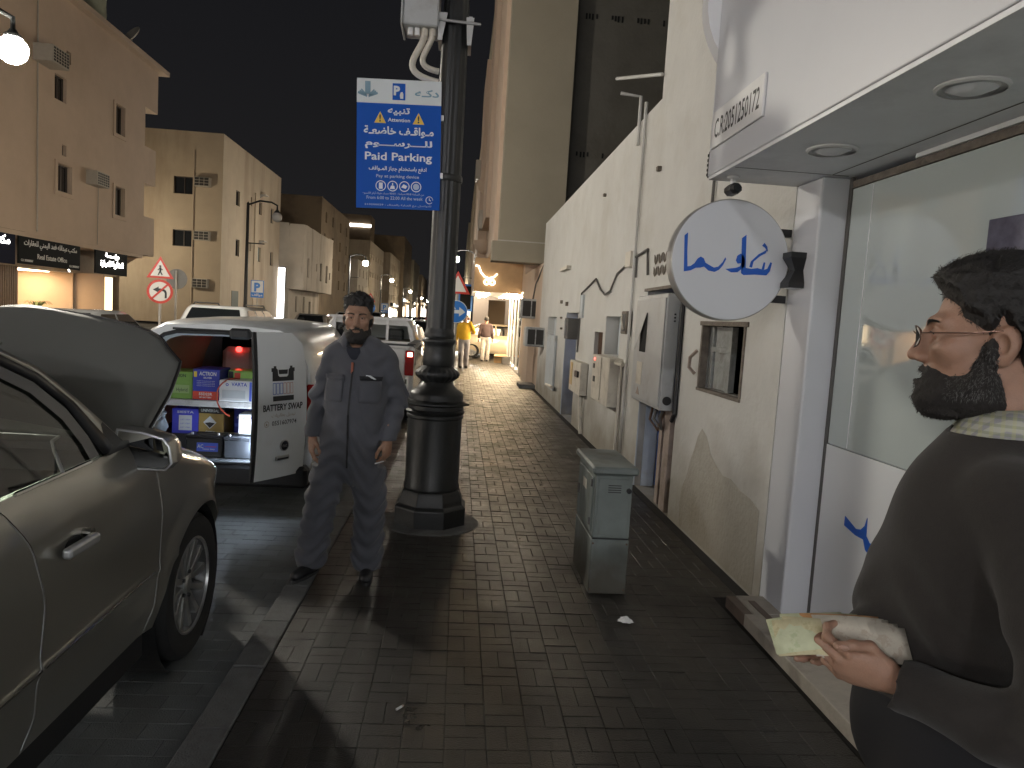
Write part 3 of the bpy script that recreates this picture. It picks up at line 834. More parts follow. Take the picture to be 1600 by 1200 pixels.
# calligraphy, traced in sign units (face 1.0 wide, y up)
cal = [
 [(-0.405, 0.175), (-0.375, 0.20), (-0.368, 0.05), (-0.355, -0.075), (-0.325, -0.07), (-0.29, -0.045), (-0.262, -0.005), (-0.235, 0.012), (-0.205, 0.0), (-0.185, -0.035), (-0.195, -0.068), (-0.23, -0.078), (-0.275, -0.082), (-0.32, -0.105), (-0.385, -0.118)],
 [(-0.185, -0.035), (-0.195, -0.068), (-0.15, -0.098), (-0.09, -0.105), (-0.05, -0.085), (-0.015, -0.045), (0.01, 0.005), (0.0, 0.02), (-0.02, -0.02), (-0.06, -0.06), (-0.1, -0.07), (-0.14, -0.055)],
 [(0.01, -0.075), (0.07, -0.10), (0.13, -0.095), (0.185, -0.05), (0.195, 0.0), (0.175, 0.045), (0.145, 0.058), (0.115, 0.04), (0.105, 0.0), (0.125, -0.025), (0.158, -0.02), (0.150, -0.045), (0.11, -0.06)],
 [(0.145, 0.185), (0.185, 0.215), (0.195, 0.06), (0.205, -0.055), (0.26, -0.06), (0.32, -0.05), (0.38, -0.062), (0.415, -0.05), (0.44, 0.005), (0.455, 0.0), (0.44, -0.07), (0.41, -0.105), (0.30, -0.105), (0.19, -0.115), (0.165, -0.1)],
 [(0.24, -0.045), (0.25, 0.0), (0.32, 0.065), (0.36, 0.085), (0.40, 0.11), (0.385, 0.075), (0.335, 0.05), (0.275, 0.0), (0.265, -0.05)],
 [(0.345, 0.135), (0.375, 0.12), (0.405, 0.09), (0.395, 0.13), (0.365, 0.16)],
 [(0.36, -0.06), (0.375, 0.0), (0.39, 0.0), (0.385, -0.06)],
]
Mc_ = frame((0, -0.0045, 0), (1, 0, 0), (0, 0, 1))
cmb = MB()
for p in cal: cmb.prism([((x - 0.055) * RS * 2 * 0.88, (y - 0.0) * RS * 2 * 1.0) for x, y in p], 0, 0.003, Mc_)
cmb.build('blue_calligraphy', M_blueletter, rs)

# ================================================================== utility cabinet
uc = thing('utility_cabinet', 'dull green grey metal utility cabinet standing on the pavement', 'cabinet', (0.99, 4.58, 0))
M_cab = mk('cabinet_paint', (0.175, 0.20, 0.19), rough=0.5, var=0.18, scale=6, bump=0.12, bscale=30, stain=(0.085, 0.085, 0.07), stain_scale=5, stain_lo=0.48, stain_hi=0.72, streak=True, low=((0.06, 0.05, 0.035), 0.35))
MB().cbox(-0.11, 0.125, -0.30, 0.29, 0.0, 0.345, 0.006).build('base_section', M_cab, uc)
MB().cbox(-0.107, 0.122, -0.297, 0.287, 0.352, 0.745, 0.006).build('body', M_cab, uc)
MB().cbox(-0.135, 0.15, -0.33, 0.315, 0.752, 0.80, 0.012).build('lid', M_cab, uc)
dr = MB().cbox(-0.117, -0.105, -0.25, 0.25, 0.38, 0.72, 0.004).build('door', M_cab, uc)
MB().box(-0.128, -0.117, 0.17, 0.21, 0.52, 0.58).build('handle', M_cable, dr)
MB().cbox(-0.09, 0.105, -0.304, -0.296, 0.37, 0.725, 0.003).build('end_panel', M_cab, uc)
MB().cyl((0.098, -0.304, 0.655), (0.098, -0.316, 0.655), 0.016, n=12).build('lock', M_blackmetal, uc)
MB().box(-0.105, 0.12, -0.295, 0.285, 0.345, 0.352).build('shadow_gap', M_blackmetal, uc)
for z in (0.42, 0.66): MB().cyl((-0.121, -0.24, z), (-0.121, -0.24, z + 0.045), 0.007, n=8).build('hinge', M_cable, dr)
MB().box(-0.119, -0.1172, -0.06, 0.06, 0.60, 0.66).build('worn_label', M_plastic, dr)
for k in range(4): MB().box(-0.03, 0.05, -0.3075, -0.3035, 0.64 + k * 0.014, 0.645 + k * 0.014).build('vent_slot', M_blackmetal, uc)
for (x, z) in ((-0.10, 0.03), (0.11, 0.03), (-0.10, 0.32), (0.11, 0.32)): MB().cyl((x, -0.299, z), (x, -0.304, z), 0.006, n=8).build('bolt', M_rust, uc)
# ================================================================== windows of the houses
def window(parent, face, u, z, w, h, X, Y, mat=None, lit=None, rec=0.14):
    """face 'x': wall in the plane x = X facing +x, u = y of the centre; face '-x': plane x = X facing -x; face 'y': plane y = Y facing -y, u = x"""
    t = 0.05
    fr = MB(); pn = MB()
    def bx(mb, a0, a1, d0, d1, z0, z1):
        if face == 'x': mb.box(X - d1, X - d0, a0, a1, z0, z1)
        elif face == '-x': mb.box(X + d0, X + d1, a0, a1, z0, z1)
        else: mb.box(a0, a1, Y + d0, Y + d1, z0, z1)
    bx(fr, u - w / 2, u - w / 2 + t, rec, rec + 0.06, z - h / 2, z + h / 2)
    bx(fr, u + w / 2 - t, u + w / 2, rec, rec + 0.06, z - h / 2, z + h / 2)
    bx(fr, u - w / 2 + t, u + w / 2 - t, rec, rec + 0.06, z - h / 2, z - h / 2 + t)
    bx(fr, u - w / 2 + t, u + w / 2 - t, rec, rec + 0.06, z + h / 2 - t, z + h / 2)
    bx(fr, u - t / 2, u + t / 2, rec - 0.01, rec + 0.05, z - h / 2 + t, z + h / 2 - t)
    f = fr.build('window', M_winframe, parent, world=True)
    bx(pn, u - w / 2 + t, u + w / 2 - t, rec + 0.055, rec + 0.07, z - h / 2 + t, z + h / 2 - t)
    pn.build('pane', lit or mat or M_pane, f, world=True)
    return f
E_winlit = mk('lit_curtain_pane', (0.3, 0.36, 0.33), rough=0.3, var=0, emit=(0.75, 0.95, 0.85), strength=0.35)

def lettersign(parent, M, w, h, board, lines, t=0.08):
    """sign board with lettering; M puts local x along the board, y up, z out"""
    b = MB().box(-w / 2, w / 2, -h / 2, h / 2, -t, 0, M).build('sign_board', board, parent, world=True)
    for (txt, x, y, hh, ww, mat, ar) in lines:
        lettering('sign_lettering', txt, mat, b, M @ T(x, y, 0.006), height=hh, width=ww, bold=0.012, arab=ar, world=True, depth=0.01)
    return b

# ================================================================== first house on the left
XF = -17.0
h1 = thing('corner_apartment_house', 'pink beige apartment house with lit shops at its foot at the left edge', 'house', (XF, 34, 0))
wins1 = [(32.6, 6.43, 1.05, 1.12), (37.6, 6.26, 0.95, 1.35), (37.55, 10.15, 0.9, 1.35), (32.3, 10.05, 0.9, 1.0), (27.0, 6.4, 1.0, 1.2), (27.0, 10.0, 1.0, 1.2)]
smalls1 = [(32.6, 7.6, 0.34, 0.45), (32.9, 11.5, 0.34, 0.5)]
Y0 = 18.0
holes = [(y - w / 2 - Y0, y + w / 2 - Y0, z - h / 2 - 3.9, z + h / 2 - 3.9) for y, z, w, h in wins1 + smalls1]
w = wall_grid(MB(), (XF, Y0, 3.9), (0, 1, 0), (0, 0, 1), 40.4 - Y0, 9.9, holes, 0.3, (-1, 0, 0))
w.quad((XF - 6, 40.4, 0), (XF, 40.4, 3.9), (XF, 40.4, 13.8), (XF - 6, 40.4, 13.8))
w.quad((XF - 12, 40.4, 0), (XF - 1.2, 40.4, 0), (XF - 1.2, 40.4, 3.9), (XF - 12, 40.4, 3.9))
w.build('wall', M_pinkbeige, h1, world=True)
for (z0, z1, ye) in ((11.6, 13.8, 41.95), (7.7, 9.6, 41.8), (3.9, 5.95, 41.75)):
    MB().box(XF - 6, XF - 0.003, 40.403, ye, z0, z1).build('balcony_block', M_pinkbeige, h1, world=True)
MB().box(XF - 8, XF + 0.35, Y0, 42.6, 13.805, 14.05).build('roof_slab', M_pinkbeige, h1, world=True, bevel=0.02)
sof = MB().box(XF - 3, XF - 0.003, Y0, 40.39, 3.72, 3.895)
sof.build('soffit', M_pinkbeige, h1, world=True)
for y, z, ww, hh in wins1: window(h1, 'x', y, z, ww, hh, XF, 0)
for y, z, ww, hh in smalls1: window(h1, 'x', y, z, ww, hh, XF, 0)
for (y, z, ww, hh) in wins1[:3]:
    fr = MB()
    fr.box(XF + 0.003, XF + 0.05, y - ww / 2 - 0.22, y - ww / 2 - 0.02, z - hh / 2 - 0.2, z + hh / 2 + 0.12)
    fr.box(XF + 0.003, XF + 0.05, y + ww / 2 + 0.02, y + ww / 2 + 0.22, z - hh / 2 - 0.2, z + hh / 2 + 0.12)
    fr.box(XF + 0.003, XF + 0.05, y - ww / 2 - 0.019, y + ww / 2 + 0.019, z - hh / 2 - 0.2, z - hh / 2 - 0.02)
    fr.box(XF + 0.003, XF + 0.05, y - ww / 2 - 0.019, y + ww / 2 + 0.019, z + hh / 2 + 0.02, z + hh / 2 + 0.12)
    fr.build('window_surround', M_pinkbeige, h1, world=True)
MB().tube([(XF + 0.03, 30.6, 13), (XF + 0.03, 30.6, 4)], 0.03, 6).build('downpipe', M_acwhite, h1, world=True)
tank = thing('roof_water_tank', 'pale green water tank with white leg on the roof of the pink house', 'water tank', (XF - 1.6, 37.2, 14.05))
MB().lathe([(0.95, 0), (1.0, 0.1), (0.97, 0.5), (1.0, 0.9), (0.97, 1.3), (1.0, 1.7), (0.6, 2.0), (0.2, 2.05)], 20).build('tank_body', mk('tank_green', (0.42, 0.44, 0.33), rough=0.5), tank, smooth=True)
MB().box(-1.15, -1.03, -0.6, -0.5, 0, 1.5).build('stand', M_white, tank)
dish = thing('satellite_dish', 'pale satellite dish on the roof corner of the pink house', 'satellite dish', (XF - 0.4, 39.6, 14.05))
MB().lathe([(0.02, 0.0), (0.25, 0.03), (0.45, 0.10), (0.55, 0.17), (0.53, 0.18), (0.3, 0.06), (0.02, 0.02)], 20, T(0.1, 0, 0.75) @ RZ(-0.6) @ RX(1.0)).build('reflector', M_acwhite, dish, smooth=True)
MB().tube([(0, 0, 0), (0, 0, 0.7)], 0.04, 8).build('mast', M_galv, dish)
aircon('white window air conditioner with a drain pipe beside a window of the pink house', facing(XF, 34.95, 6.55, (1, 0)), w=1.15, h=0.62, d=0.5, rows=5, cols=6, drip=True)
aircon('white air conditioner high on the pink house behind the lamp globe', facing(XF, 30.9, 10.55, (1, 0)), w=1.2, h=0.65, d=0.75, rows=5, cols=6)

# shops at its foot
XS = XF - 1.3
MB().box(XS - 0.2, XS, 18, 25.3, 0, 3.72).build('shop_wall', M_pinkbeige, h1, world=True)
hd = MB().box(XS - 0.1, XS, 25.3, 40.39, 2.62, 3.72)
hd.build('shop_header', mk('warm_header', (0.48, 0.36, 0.24), rough=0.7), h1, world=True)
# slatted screen: each slat a part
MB().box(XS - 0.12, XS - 0.08, 25.32, 31.75, 0.0, 2.6).build('screen_back', mk('dark_brown_board', (0.05, 0.03, 0.018), rough=0.6), h1, world=True)
sl = MB().box(-0.03, 0.03, -0.05, 0.05, 0, 2.58).mesh('slat'); sl.materials.append(M_wood)
for k in range(42):
    o = bpy.data.objects.new('slat', sl); COL.objects.link(o); o.parent = h1
    o.location = Vector((XS - 0.045, 25.45 + k * 0.15, 0.02)) - h1.location
# office room
MB().box(XS - 3.2, XS - 3.1, 31.8, 36.1, 0, 2.62).build('office_wall', mk('peach_wall', (0.62, 0.42, 0.22), rough=0.8, var=0.05), h1, world=True)
MB().box(XS - 3.1, XS - 0.1, 31.75, 31.79, 0, 2.62).build('office_wall', M_pinkbeige, h1, world=True)
MB().box(XS - 3.1, XS - 0.1, 31.79, 36.1, 2.58, 2.619).build('office_ceiling', M_white, h1, world=True)
MB().box(XS - 2.6, XS - 0.9, 32.2, 35.6, 2.55, 2.576).build('office_light', E_office, h1, world=True)
MB().box(XS - 3.1, XS - 0.1, 36.11, 36.15, 0, 2.62).build('office_wall', M_pinkbeige, h1, world=True)
pic = MB().box(XS - 3.098, XS - 3.05, 32.0, 33.0, 1.2, 2.3).build('picture_frame', M_winframe, h1, world=True)
MB().box(XS - 3.05, XS - 3.045, 32.08, 32.92, 1.28, 2.22).build('picture', mk('picture_paint', (0.16, 0.11, 0.08), rough=0.6, var=0.8, scale=3), pic, world=True)
MB().box(XS - 3.05, XS - 3.0, 34.0, 34.3, 1.1, 1.7).build('wall_sheet', M_white, h1, world=True)
sh = MB()
for k in range(4): sh.box(XS - 3.09, XS - 2.8, 35.3, 36.0, 0.9 + k * 0.4, 0.94 + k * 0.4)
sh.build('shelf', M_winframe, h1, world=True)
MB().box(XS - 0.3, XF - 0.05, 36.3, 37.15, 0, 2.62).build('column', M_pinkbeige, h1, world=True)
MB().box(XF - 0.046, XF - 0.03, 36.36, 37.09, 0.3, 2.5).build('light_panel', mk_emit('column_light', (1.0, 0.74, 0.42), 3.2), h1, world=True)
# little palm in the office window
plm = thing('potted_palm', 'small green palm in the window of the lit office', 'plant', (XS - 0.9, 34.6, 0.0))
MB().lathe([(0.22, 0), (0.3, 0.5), (0.27, 0.5)], 14).build('pot', M_white, plm)
lf = MB()
for k in range(22):
    a = RND.uniform(0, 6.28); ln = RND.uniform(0.5, 0.8); zz = 1.0
    for i in range(4):
        t0_, t1_ = i / 4, (i + 1) / 4
        P = lambda t: (math.cos(a) * ln * t, math.sin(a) * ln * t, 0.55 + 0.75 * t * (1.35 - t) * 1.9)
        p, q = Vector(P(t0_)), Vector(P(t1_)); s_ = Vector((-math.sin(a), math.cos(a), 0)) * 0.05 * (1.05 - t0_)
        lf.quad(p - s_, q - s_ * 0.7, q + s_ * 0.7, p + s_)
lf.build('leaf_crown', mk('palm_leaf', (0.09, 0.13, 0.035), rough=0.5), plm)
for (label, y, z, w, h, board, lines) in (
    ('black real estate office sign with white letters over the slatted screen', 31.75, 3.22, 4.5, 1.12, M_signblack,
     [('مكتب عبدالله فهد اليمني للعقارات', 0, 0.06, 0.34, 3.9, M_letterwhite, True), ('Real Estate Office', 0.05, -0.30, 0.2, 2.2, M_letterwhite, False),
      ('C.R. 2050080507', -1.75, -0.46, 0.09, 0.8, M_letterwhite, False), ('C.R. 2050080507', 1.75, -0.46, 0.09, 0.8, M_letterwhite, False)]),
    ('dark green shop sign with glaring white lit letters beside the bright column', 37.0, 3.18, 3.2, 1.08, M_signblack,
     [('مؤسسة', 0.0, 0.16, 0.32, 1.4, E_white, True), ('العقارية للتجارة', 0, -0.24, 0.36, 2.3, E_white, True)]),
    ('dark navy shop sign with lit white script cut by the left edge of the picture', 27.6, 3.2, 3.3, 1.2, M_signnavy,
     [('مكتب حسابي', 0.0, -0.05, 0.5, 2.6, E_white, True)])):
    sg = thing('shop_sign', label, 'sign', (XF + 0.2, y, z), group='signs over the lit shops')
    lettersign(sg, frame((XF - 0.02, y, z), (0, 1, 0), (0, 0, 1)), w, h, board, lines)
for y in (25.8, 29.3, 34.6, 39.3):
    s_ = thing('spot_lamp', 'small warm spotlight under the overhang ' + {25.8: 'above the slatted screen by the left edge', 29.3: 'behind the middle of the real estate sign', 34.6: 'between the real estate sign and the lit sign', 39.3: 'at the far corner of the pink house'}[y], 'spotlight', (XF - 0.5, y, 3.72), group='spotlights under the overhang')
    MB().lathe([(0.06, 0), (0.06, -0.12), (0.11, -0.2), (0.10, -0.2), (0.0, -0.17)], 14).build('housing', M_white, s_, smooth=True)
    MB().lathe([(0.095, -0.203), (0.0, -0.206)], 14).build('lit_lens', E_warm, s_)
    MB().box(-0.4, 0.4, -0.01, 0.01, -0.02, -0.0005).build('rail', M_galv, s_)
# bright diagonal light bars beside the real estate sign
for y in (29.15, 34.35):
    tl = thing('tube_light', 'slanting white tube light left of the real estate sign' if y < 30 else 'slanting white tube light right of the real estate sign', 'light', (XF - 0.9, y, 3.1), group='slanting tube lights')
    MB().cyl((0, -0.25, 0.45), (0.12, 0.25, -0.5), 0.03, n=8).build('tube', E_white, tl)
    MB().cyl((-0.04, -0.25, 0.45), (0.08, 0.25, -0.5), 0.035, n=8).build('holder', M_white, tl)

# ================================================================== second house
h2 = thing('beige_corner_house', 'plain beige three storey house with small dark windows across the side street', 'house', (XF, 60, 0))
Y2, X2 = 53.0, XF
f_w = [(56.55, 9.45, 0.95, 1.1), (62.75, 9.6, 0.9, 1.05), (66.5, 9.5, 0.95, 1.3), (56.75, 5.8, 0.95, 1.25), (62.75, 5.8, 0.85, 1.2), (66.7, 5.75, 0.95, 1.2), (60.05, 9.75, 0.35, 0.7), (60.05, 6.2, 0.35, 0.7)]
n_w = [(-19.63, 9.6, 1.4, 1.2), (-19.6, 5.95, 1.45, 1.15)]
holes = [(y - w / 2 - Y2, y + w / 2 - Y2, z - h / 2, z + h / 2) for y, z, w, h in f_w]
w = wall_grid(MB(), (X2, Y2, 0), (0, 1, 0), (0, 0, 1), 16.3, 13.3, holes, 0.25, (-1, 0, 0))
w.build('wall', M_tan, h2, world=True)
holes = [(x - w / 2 + 24, x + w / 2 + 24, z - h / 2, z + h / 2) for x, z, w, h in n_w]
w = wall_grid(MB(), (-24, Y2, 0), (1, 0, 0), (0, 0, 1), 7.0, 13.3, holes, 0.25, (0, 1, 0))
w.build('wall', M_tan, h2, world=True)
MB().box(-24, X2 - 0.003, Y2 + 0.003, Y2 + 16.2, 13.0, 13.28).build('roof', M_tan, h2, world=True)
for k, (y, z, ww, hh) in enumerate(f_w): window(h2, 'x', y, z, ww, hh, X2, 0, lit=E_winlit if k == 4 else None)
for (x, z, ww, hh) in n_w: window(h2, 'y', x, z, ww, hh, 0, Y2)
MB().box(X2 - 0.05, X2 + 0.03, 55.6, 57.2, 0.02, 2.55).build('door', mk('dark_green_door', (0.03, 0.045, 0.035), rough=0.5), h2, world=True)
cn = MB()
cn.box(-18.9, -17.0, Y2 - 0.02, Y2 - 0.004, 3.2, 3.26); cn.box(-17.02, X2 + 0.012, Y2, Y2 + 16, 3.2, 3.26)
cn.build('string_course', M_tan, h2, world=True)
MB().tube([(-18.95, Y2 - 0.06, 12), (-18.95, Y2 - 0.06, 0.2)], 0.06, 6).build('downpipe', M_tan, h2, world=True)
MB().tube([(X2 + 0.06, 61.0, 10.6), (X2 + 0.06, 61.0, 0.2)], 0.05, 6).build('downpipe', M_tan, h2, world=True)
for (x, z) in ((-18.3, 9.55), (-18.25, 5.85), (-18.3, 2.55)):
    aircon(('upper', 'middle', 'lowest')[(0, 1, 2)[int(z < 9) + int(z < 5)]] + ' air conditioner beside the windows on the end wall of the beige house', facing(x, Y2, z, (0, -1)), w=1.05, h=0.65, d=0.4, mat=M_acwhite, rows=3, cols=3)
for (y, z, nm) in ((62.95, 10.7, 'top'), (62.95, 6.9, 'lower')):
    aw = thing('window_canopy', nm + ' small ledge canopy over a window on the long side of the beige house', 'canopy', (X2, y, z), group='ledges over the windows')
    MB().box(0.0, 0.45, -0.5, 0.5, 0, 0.06).build('slab', M_acwhite, aw)
    MB().add([(0.0, -0.45, -0.3), (0.4, -0.45, 0), (0.0, -0.45, 0)], [(0, 1, 2)]).build('bracket', M_galv, aw, solid=0.03)

# very bright shop between the second and third house
ls = thing('lit_shop_front', 'glaring white lit shop sign panel between the beige house and the old cream house', 'sign', (-16.6, 69.5, 0))
MB().box(-1.2, 0.1, 0.0, 0.25, 0.4, 5.2).build('lit_panel', mk_emit('glaring_panel', (1, 0.98, 0.95), 6.0), ls)
MB().box(-1.25, 0.15, 0.26, 0.5, 0.2, 5.3).build('panel_back', M_blackmetal, ls)
lettering('sign_lettering', 'مطعم', mk('faded_letter', (0.5, 0.45, 0.42), rough=0.5, emit=(1, 0.95, 0.9), strength=3.5), ls, frame((-0.55, -0.012, 4.2), (1, 0, 0), (0, 0, 1)), height=0.6, width=1.0, arab=True)

# ================================================================== third house: jutting upper floor
h3 = thing('old_cream_house', 'old stained cream house whose upper floor juts out over the street', 'house', (-15, 78, 0))
f_w = [(72.9, 5.5, 0.95, 1.9), (79.3, 5.45, 1.0, 1.9), (82.6, 5.4, 1.0, 1.9), (77.0, 5.8, 0.5, 0.8), (84.6, 5.3, 0.5, 0.8)]
holes = [(y - w / 2 - 71, y + w / 2 - 71, z - h / 2 - 3.3, z + h / 2 - 3.3) for y, z, w, h in f_w]
w = wall_grid(MB(), (-15, 71, 3.3), (0, 1, 0), (0, 0, 1), 15, 6.0, holes, 0.25, (-1, 0, 0))
w.build('wall', M_oldcream, h3, world=True)
w = wall_grid(MB(), (-24, 71, 3.3), (1, 0, 0), (0, 0, 1), 9, 6.0, [(5.9, 6.4, 1.9, 2.8)], 0.25, (0, 1, 0))
w.build('wall', M_oldcream, h3, world=True)
MB().box(-24, -15.003, 71.003, 86, 3.3, 3.5).build('floor_slab', M_oldcream, h3, world=True)
pp = MB()
for k in range(6): pp.box(-24 + k * 1.5, -22.6 + k * 1.5, 71.003, 71.25, 9.301, 9.3 + RND.uniform(0.1, 0.3))
for k in range(10): pp.box(-15.25, -15.003, 71.3 + k * 1.5, 72.75 + k * 1.5, 9.301, 9.3 + RND.uniform(0.08, 0.25))
pp.build('parapet', M_oldcream, h3, world=True)
for (y, z, ww, hh) in f_w: window(h3, 'x', y, z, ww, hh, -15, 0)
window(h3, 'y', -17.85, 5.65, 0.5, 0.9, 0, 71)
lo = [(74.5, 1.9, 0.9, 1.6), (78.0, 1.9, 0.9, 1.7), (81.0, 1.2, 1.0, 2.2)]
holes = [(y - w / 2 - 71, y + w / 2 - 71, z - h / 2, z + h / 2) for y, z, w, h in lo]
w = wall_grid(MB(), (-16.4, 71, 0), (0, 1, 0), (0, 0, 1), 15, 3.28, holes, 0.2, (-1, 0, 0))
w.quad((-24, 71, 0), (-16.4, 71, 0), (-16.4, 71, 3.28), (-24, 71, 3.28))
w.build('wall', M_oldcream, h3, world=True)
for (y, z, ww, hh) in lo: window(h3, 'x', y, z, ww, hh, -16.4, 0)

# ================================================================== the row beyond
E_fardim = mk_emit('far_dim_shop', (1.0, 0.66, 0.34), 0.8)
E_fargreen = mk_emit('far_cool_board', (0.7, 0.85, 1.0), 1.6)
def house(label, x0, x1, y0, y1, H, mat, side=1, rows=3, cols=4, lit=None, glow=None, ww=1.0, wh=1.3, z0=3.4):
    """x1 = street face when side = 1 (left row) else x0 (right row)"""
    X = x1 if side == 1 else x0
    h = thing('town_house', label, 'house', (X, (y0 + y1) / 2, 0), group='houses further down the street')
    wl = []
    for r in range(rows):
        for c in range(cols):
            wl.append((y0 + (c + 0.5) * (y1 - y0) / cols + RND.uniform(-0.4, 0.4), z0 + 1.6 + r * (H - z0 - 1) / max(1, rows), ww, wh))
    holes = [(y - w / 2 - y0, y + w / 2 - y0, z - hh / 2, z + hh / 2) for y, z, w, hh in wl]
    w = wall_grid(MB(), (X, y0, 0), (0, 1, 0), (0, 0, 1), y1 - y0, H, holes, 0.25, (-side, 0, 0))
    if side == 1: w.quad((x0, y0, 0), (x1, y0, 0), (x1, y0, H), (x0, y0, H)); w.quad((x0, y0, H), (x1, y0, H), (x1, y1, H), (x0, y1, H))
    else: w.quad((x0, y0, 0), (x1, y0, 0), (x1, y0, H), (x0, y0, H)); w.quad((x0, y0, H), (x1, y0, H), (x1, y1, H), (x0, y1, H))
    w.build('wall', mat, h, world=True)
    for (y, z, a, b) in wl: window(h, 'x' if side == 1 else '-x', y, z, a, b, X, 0, lit=(E_winlit if RND.random() < 0.06 else None))
    if glow:
        for (ya, yb, za, zb, mm) in glow:
            yy = ya
            while yy < yb - 1:
                wd_ = RND.uniform(1.6, 4.5); ye = min(yb, yy + wd_)
                if RND.random() < 0.8:
                    zt = za + (zb - za) * RND.uniform(0.45, 1.0); zl = za + RND.uniform(0, 0.4)
                    MB().box(X - 0.1 if side == 1 else X - RND.uniform(.1, .3), X + RND.uniform(.1, .3) if side == 1 else X + 0.1, yy, ye - RND.uniform(.2, .7), zl, zt).build('lit_shop', (mm if mm.name.startswith('led') else RND.choice([mm, E_far, E_farwhite, E_fardim])), h, world=True)
                    if RND.random() < .6: MB().box(X - 0.1 if side == 1 else X - .4, X + .4 if side == 1 else X + 0.1, yy, ye - .5, zb + .1, zb + RND.uniform(.5, 1.0)).build('shop_board', RND.choice([E_fardim, E_fargreen, M_signblack, E_far]), h, world=True)
                yy = ye
    return h
house('tall brown apartment house rising behind the old cream house', -34, -17.2, 90, 112, 15.0, M_brownwall, rows=4, cols=4)
house('dim dark block standing behind the beige house roofs', -48, -27, 92, 112, 17.0, M_brownwall, rows=1, cols=1)
house('narrow cream house with lamp light on its front past the brown block', -30, -16.0, 114, 127, 9.5, M_oldcream, rows=2, cols=3, glow=[(116, 124, 0.6, 2.8, E_far)])
house('olive beige house with two rows of small square windows behind the street lamp', -30, -16.0, 128, 150, 13.8, M_tan, rows=3, cols=6, ww=0.9, wh=0.9)
house('dark unlit block carrying the white rooftop light bar', -60, -19.0, 151, 158, 21.0, M_brownwall, rows=1, cols=1)
house('tan house with shop windows on the left side in the middle distance', -30, -15.5, 159, 185, 14.5, M_tan, rows=3, cols=6, glow=[(161, 181, 0.6, 3.0, E_far)])
house('taller brown house on the left far down the street', -30, -14.8, 187, 214, 21.0, M_brownwall, rows=4, cols=6, glow=[(190, 212, 0.5, 4.6, E_farwhite)])
house('beige house with bright shop lights far down on the left', -30, -14.2, 216, 246, 17.5, M_beige, rows=3, cols=6, glow=[(218, 244, 0.5, 4.4, E_farwhite)])
house('last tan house on the left before the street fades out', -30, -13.4, 248, 290, 15.0, M_tan, rows=3, cols=6, glow=[(250, 288, 0.5, 5.0, E_farwhite)])
house('low pale house closing the far end of the street', -14, -2.5, 330, 342, 9.0, M_tan, rows=2, cols=3, glow=[(330.2, 341, 0.5, 3.5, E_farwhite)])
house('pale house across the street behind the viewer with glowing shop windows added for light', -30, -17.0, -34, 17, 11.0, M_pinkbeige, rows=2, cols=8, glow=[(-33, 16, 0.7, 3.2, mk_emit('led_fill_panel_warm', (1.0, 0.95, 0.87), 11.0))])  # unseen house; its glowing shop windows are added to fill from the left
house('shop row on the right behind the viewer with glowing windows added for light', 2.15, 9, -14, -3.0, 6.0, M_clad, side=-1, rows=1, cols=3, z0=3.0, glow=[(-13.5, -3.2, 0.4, 2.7, mk_emit('led_fill_panel', (0.92, 0.96, 1.0), 11.0))])  # unseen shops; glowing windows added to brighten the near scene from behind
rb = thing('rooftop_light_bar', 'long glaring white light bar on the dark rooftop', 'light', (-23.5, 151, 18.6))
MB().box(-5.6, 4.6, -0.2, 0.1, 0.0, 0.55).build('light_bar', mk_emit('light_bar', (1, 0.96, 0.9), 7.0), rb)
MB().box(-5.6, 4.6, 0.101, 0.4, -0.3, 0.6).build('bar_frame', M_blackmetal, rb)

# ================================================================== tall building on the right
tb = thing('tall_beige_building', 'tall beige building with jutting bay and bare concrete party wall behind the old white house', 'building', (2.3, 25, 0))
MB().box(0.86, 2.44, 18.0, 18.6, 3.60, 16.0).build('bay', M_beige, tb, world=True)
MB().box(0.86, 2.43, 18.02, 44.0, 16.0, 16.2).build('roof_slab', M_beige, tb, world=True)
MB().box(0.70, 2.42, 17.98, 18.62, 3.08, 3.57).build('bay_foot', M_beige, tb, world=True, bevel=0.01)
MB().box(0.84, 2.43, 17.985, 18.6, 3.571, 3.599).build('bay_ledge', M_acwhite, tb, world=True)
MB().box(2.445, 9.0, 18.25, 18.6, 0, 16.0).build('concrete_wall', M_concwall, tb, world=True)
blk = MB()
for zc in (5.85, 9.15):
    for xg in (2.66, 3.3, 3.95, 4.6):
        for k in range(4):
            x = xg + k * 0.085 + RND.uniform(-0.01, 0.01)
            if RND.random() < 0.15: continue
            blk.box(x, x + 0.045, 18.235, 18.251, zc - 0.06 + RND.uniform(-0.03, 0.03), zc + 0.06)
blk.build('block_holes', M_black, tb, world=True)['kind'] = 'stuff'
jt = MB()
for zc in (4.5, 6.4, 8.2, 9.4, 11.5): jt.box(2.45, 8.9, 18.243, 18.251, zc, zc + 0.025)
jt.build('pour_line', M_concwall, tb, world=True)
# street front of it: floors with ledges, bays and balconies seen at a sliver
w = MB()
w.box(1.0, 8.9, 18.61, 44.0, 3.57, 15.99)
w.build('front_wall', M_pinkbeige, tb, world=True)
for k, (ya, yb, x_, za, zb) in enumerate(((19.5, 24, 0.80, 3.58, 15.9), (26, 30, 0.72, 5.2, 15.9), (33, 38, 0.62, 3.58, 13.0))):
    MB().box(x_, 0.997, ya, yb, za, zb).build('front_bay', M_pinkbeige, tb, world=True)
for (y, z) in ((31.5, 4.9), (31.5, 7.4), (39.5, 9.0), (40.5, 5.6)):
    MB().lathe([(0.1, -0.5), (0.35, -0.3), (0.42, 0.0), (0.42, 0.06)], 16, T(0.85, y, z)).build('balcony_corbel', M_pinkbeige, tb, smooth=True, world=True)
aircon('white grid fronted air conditioner high on the street front of the tall beige building', facing(1.0, 36.0, 8.3, (-1, 0)), w=0.9, h=0.9, d=0.6, rows=2, cols=2)
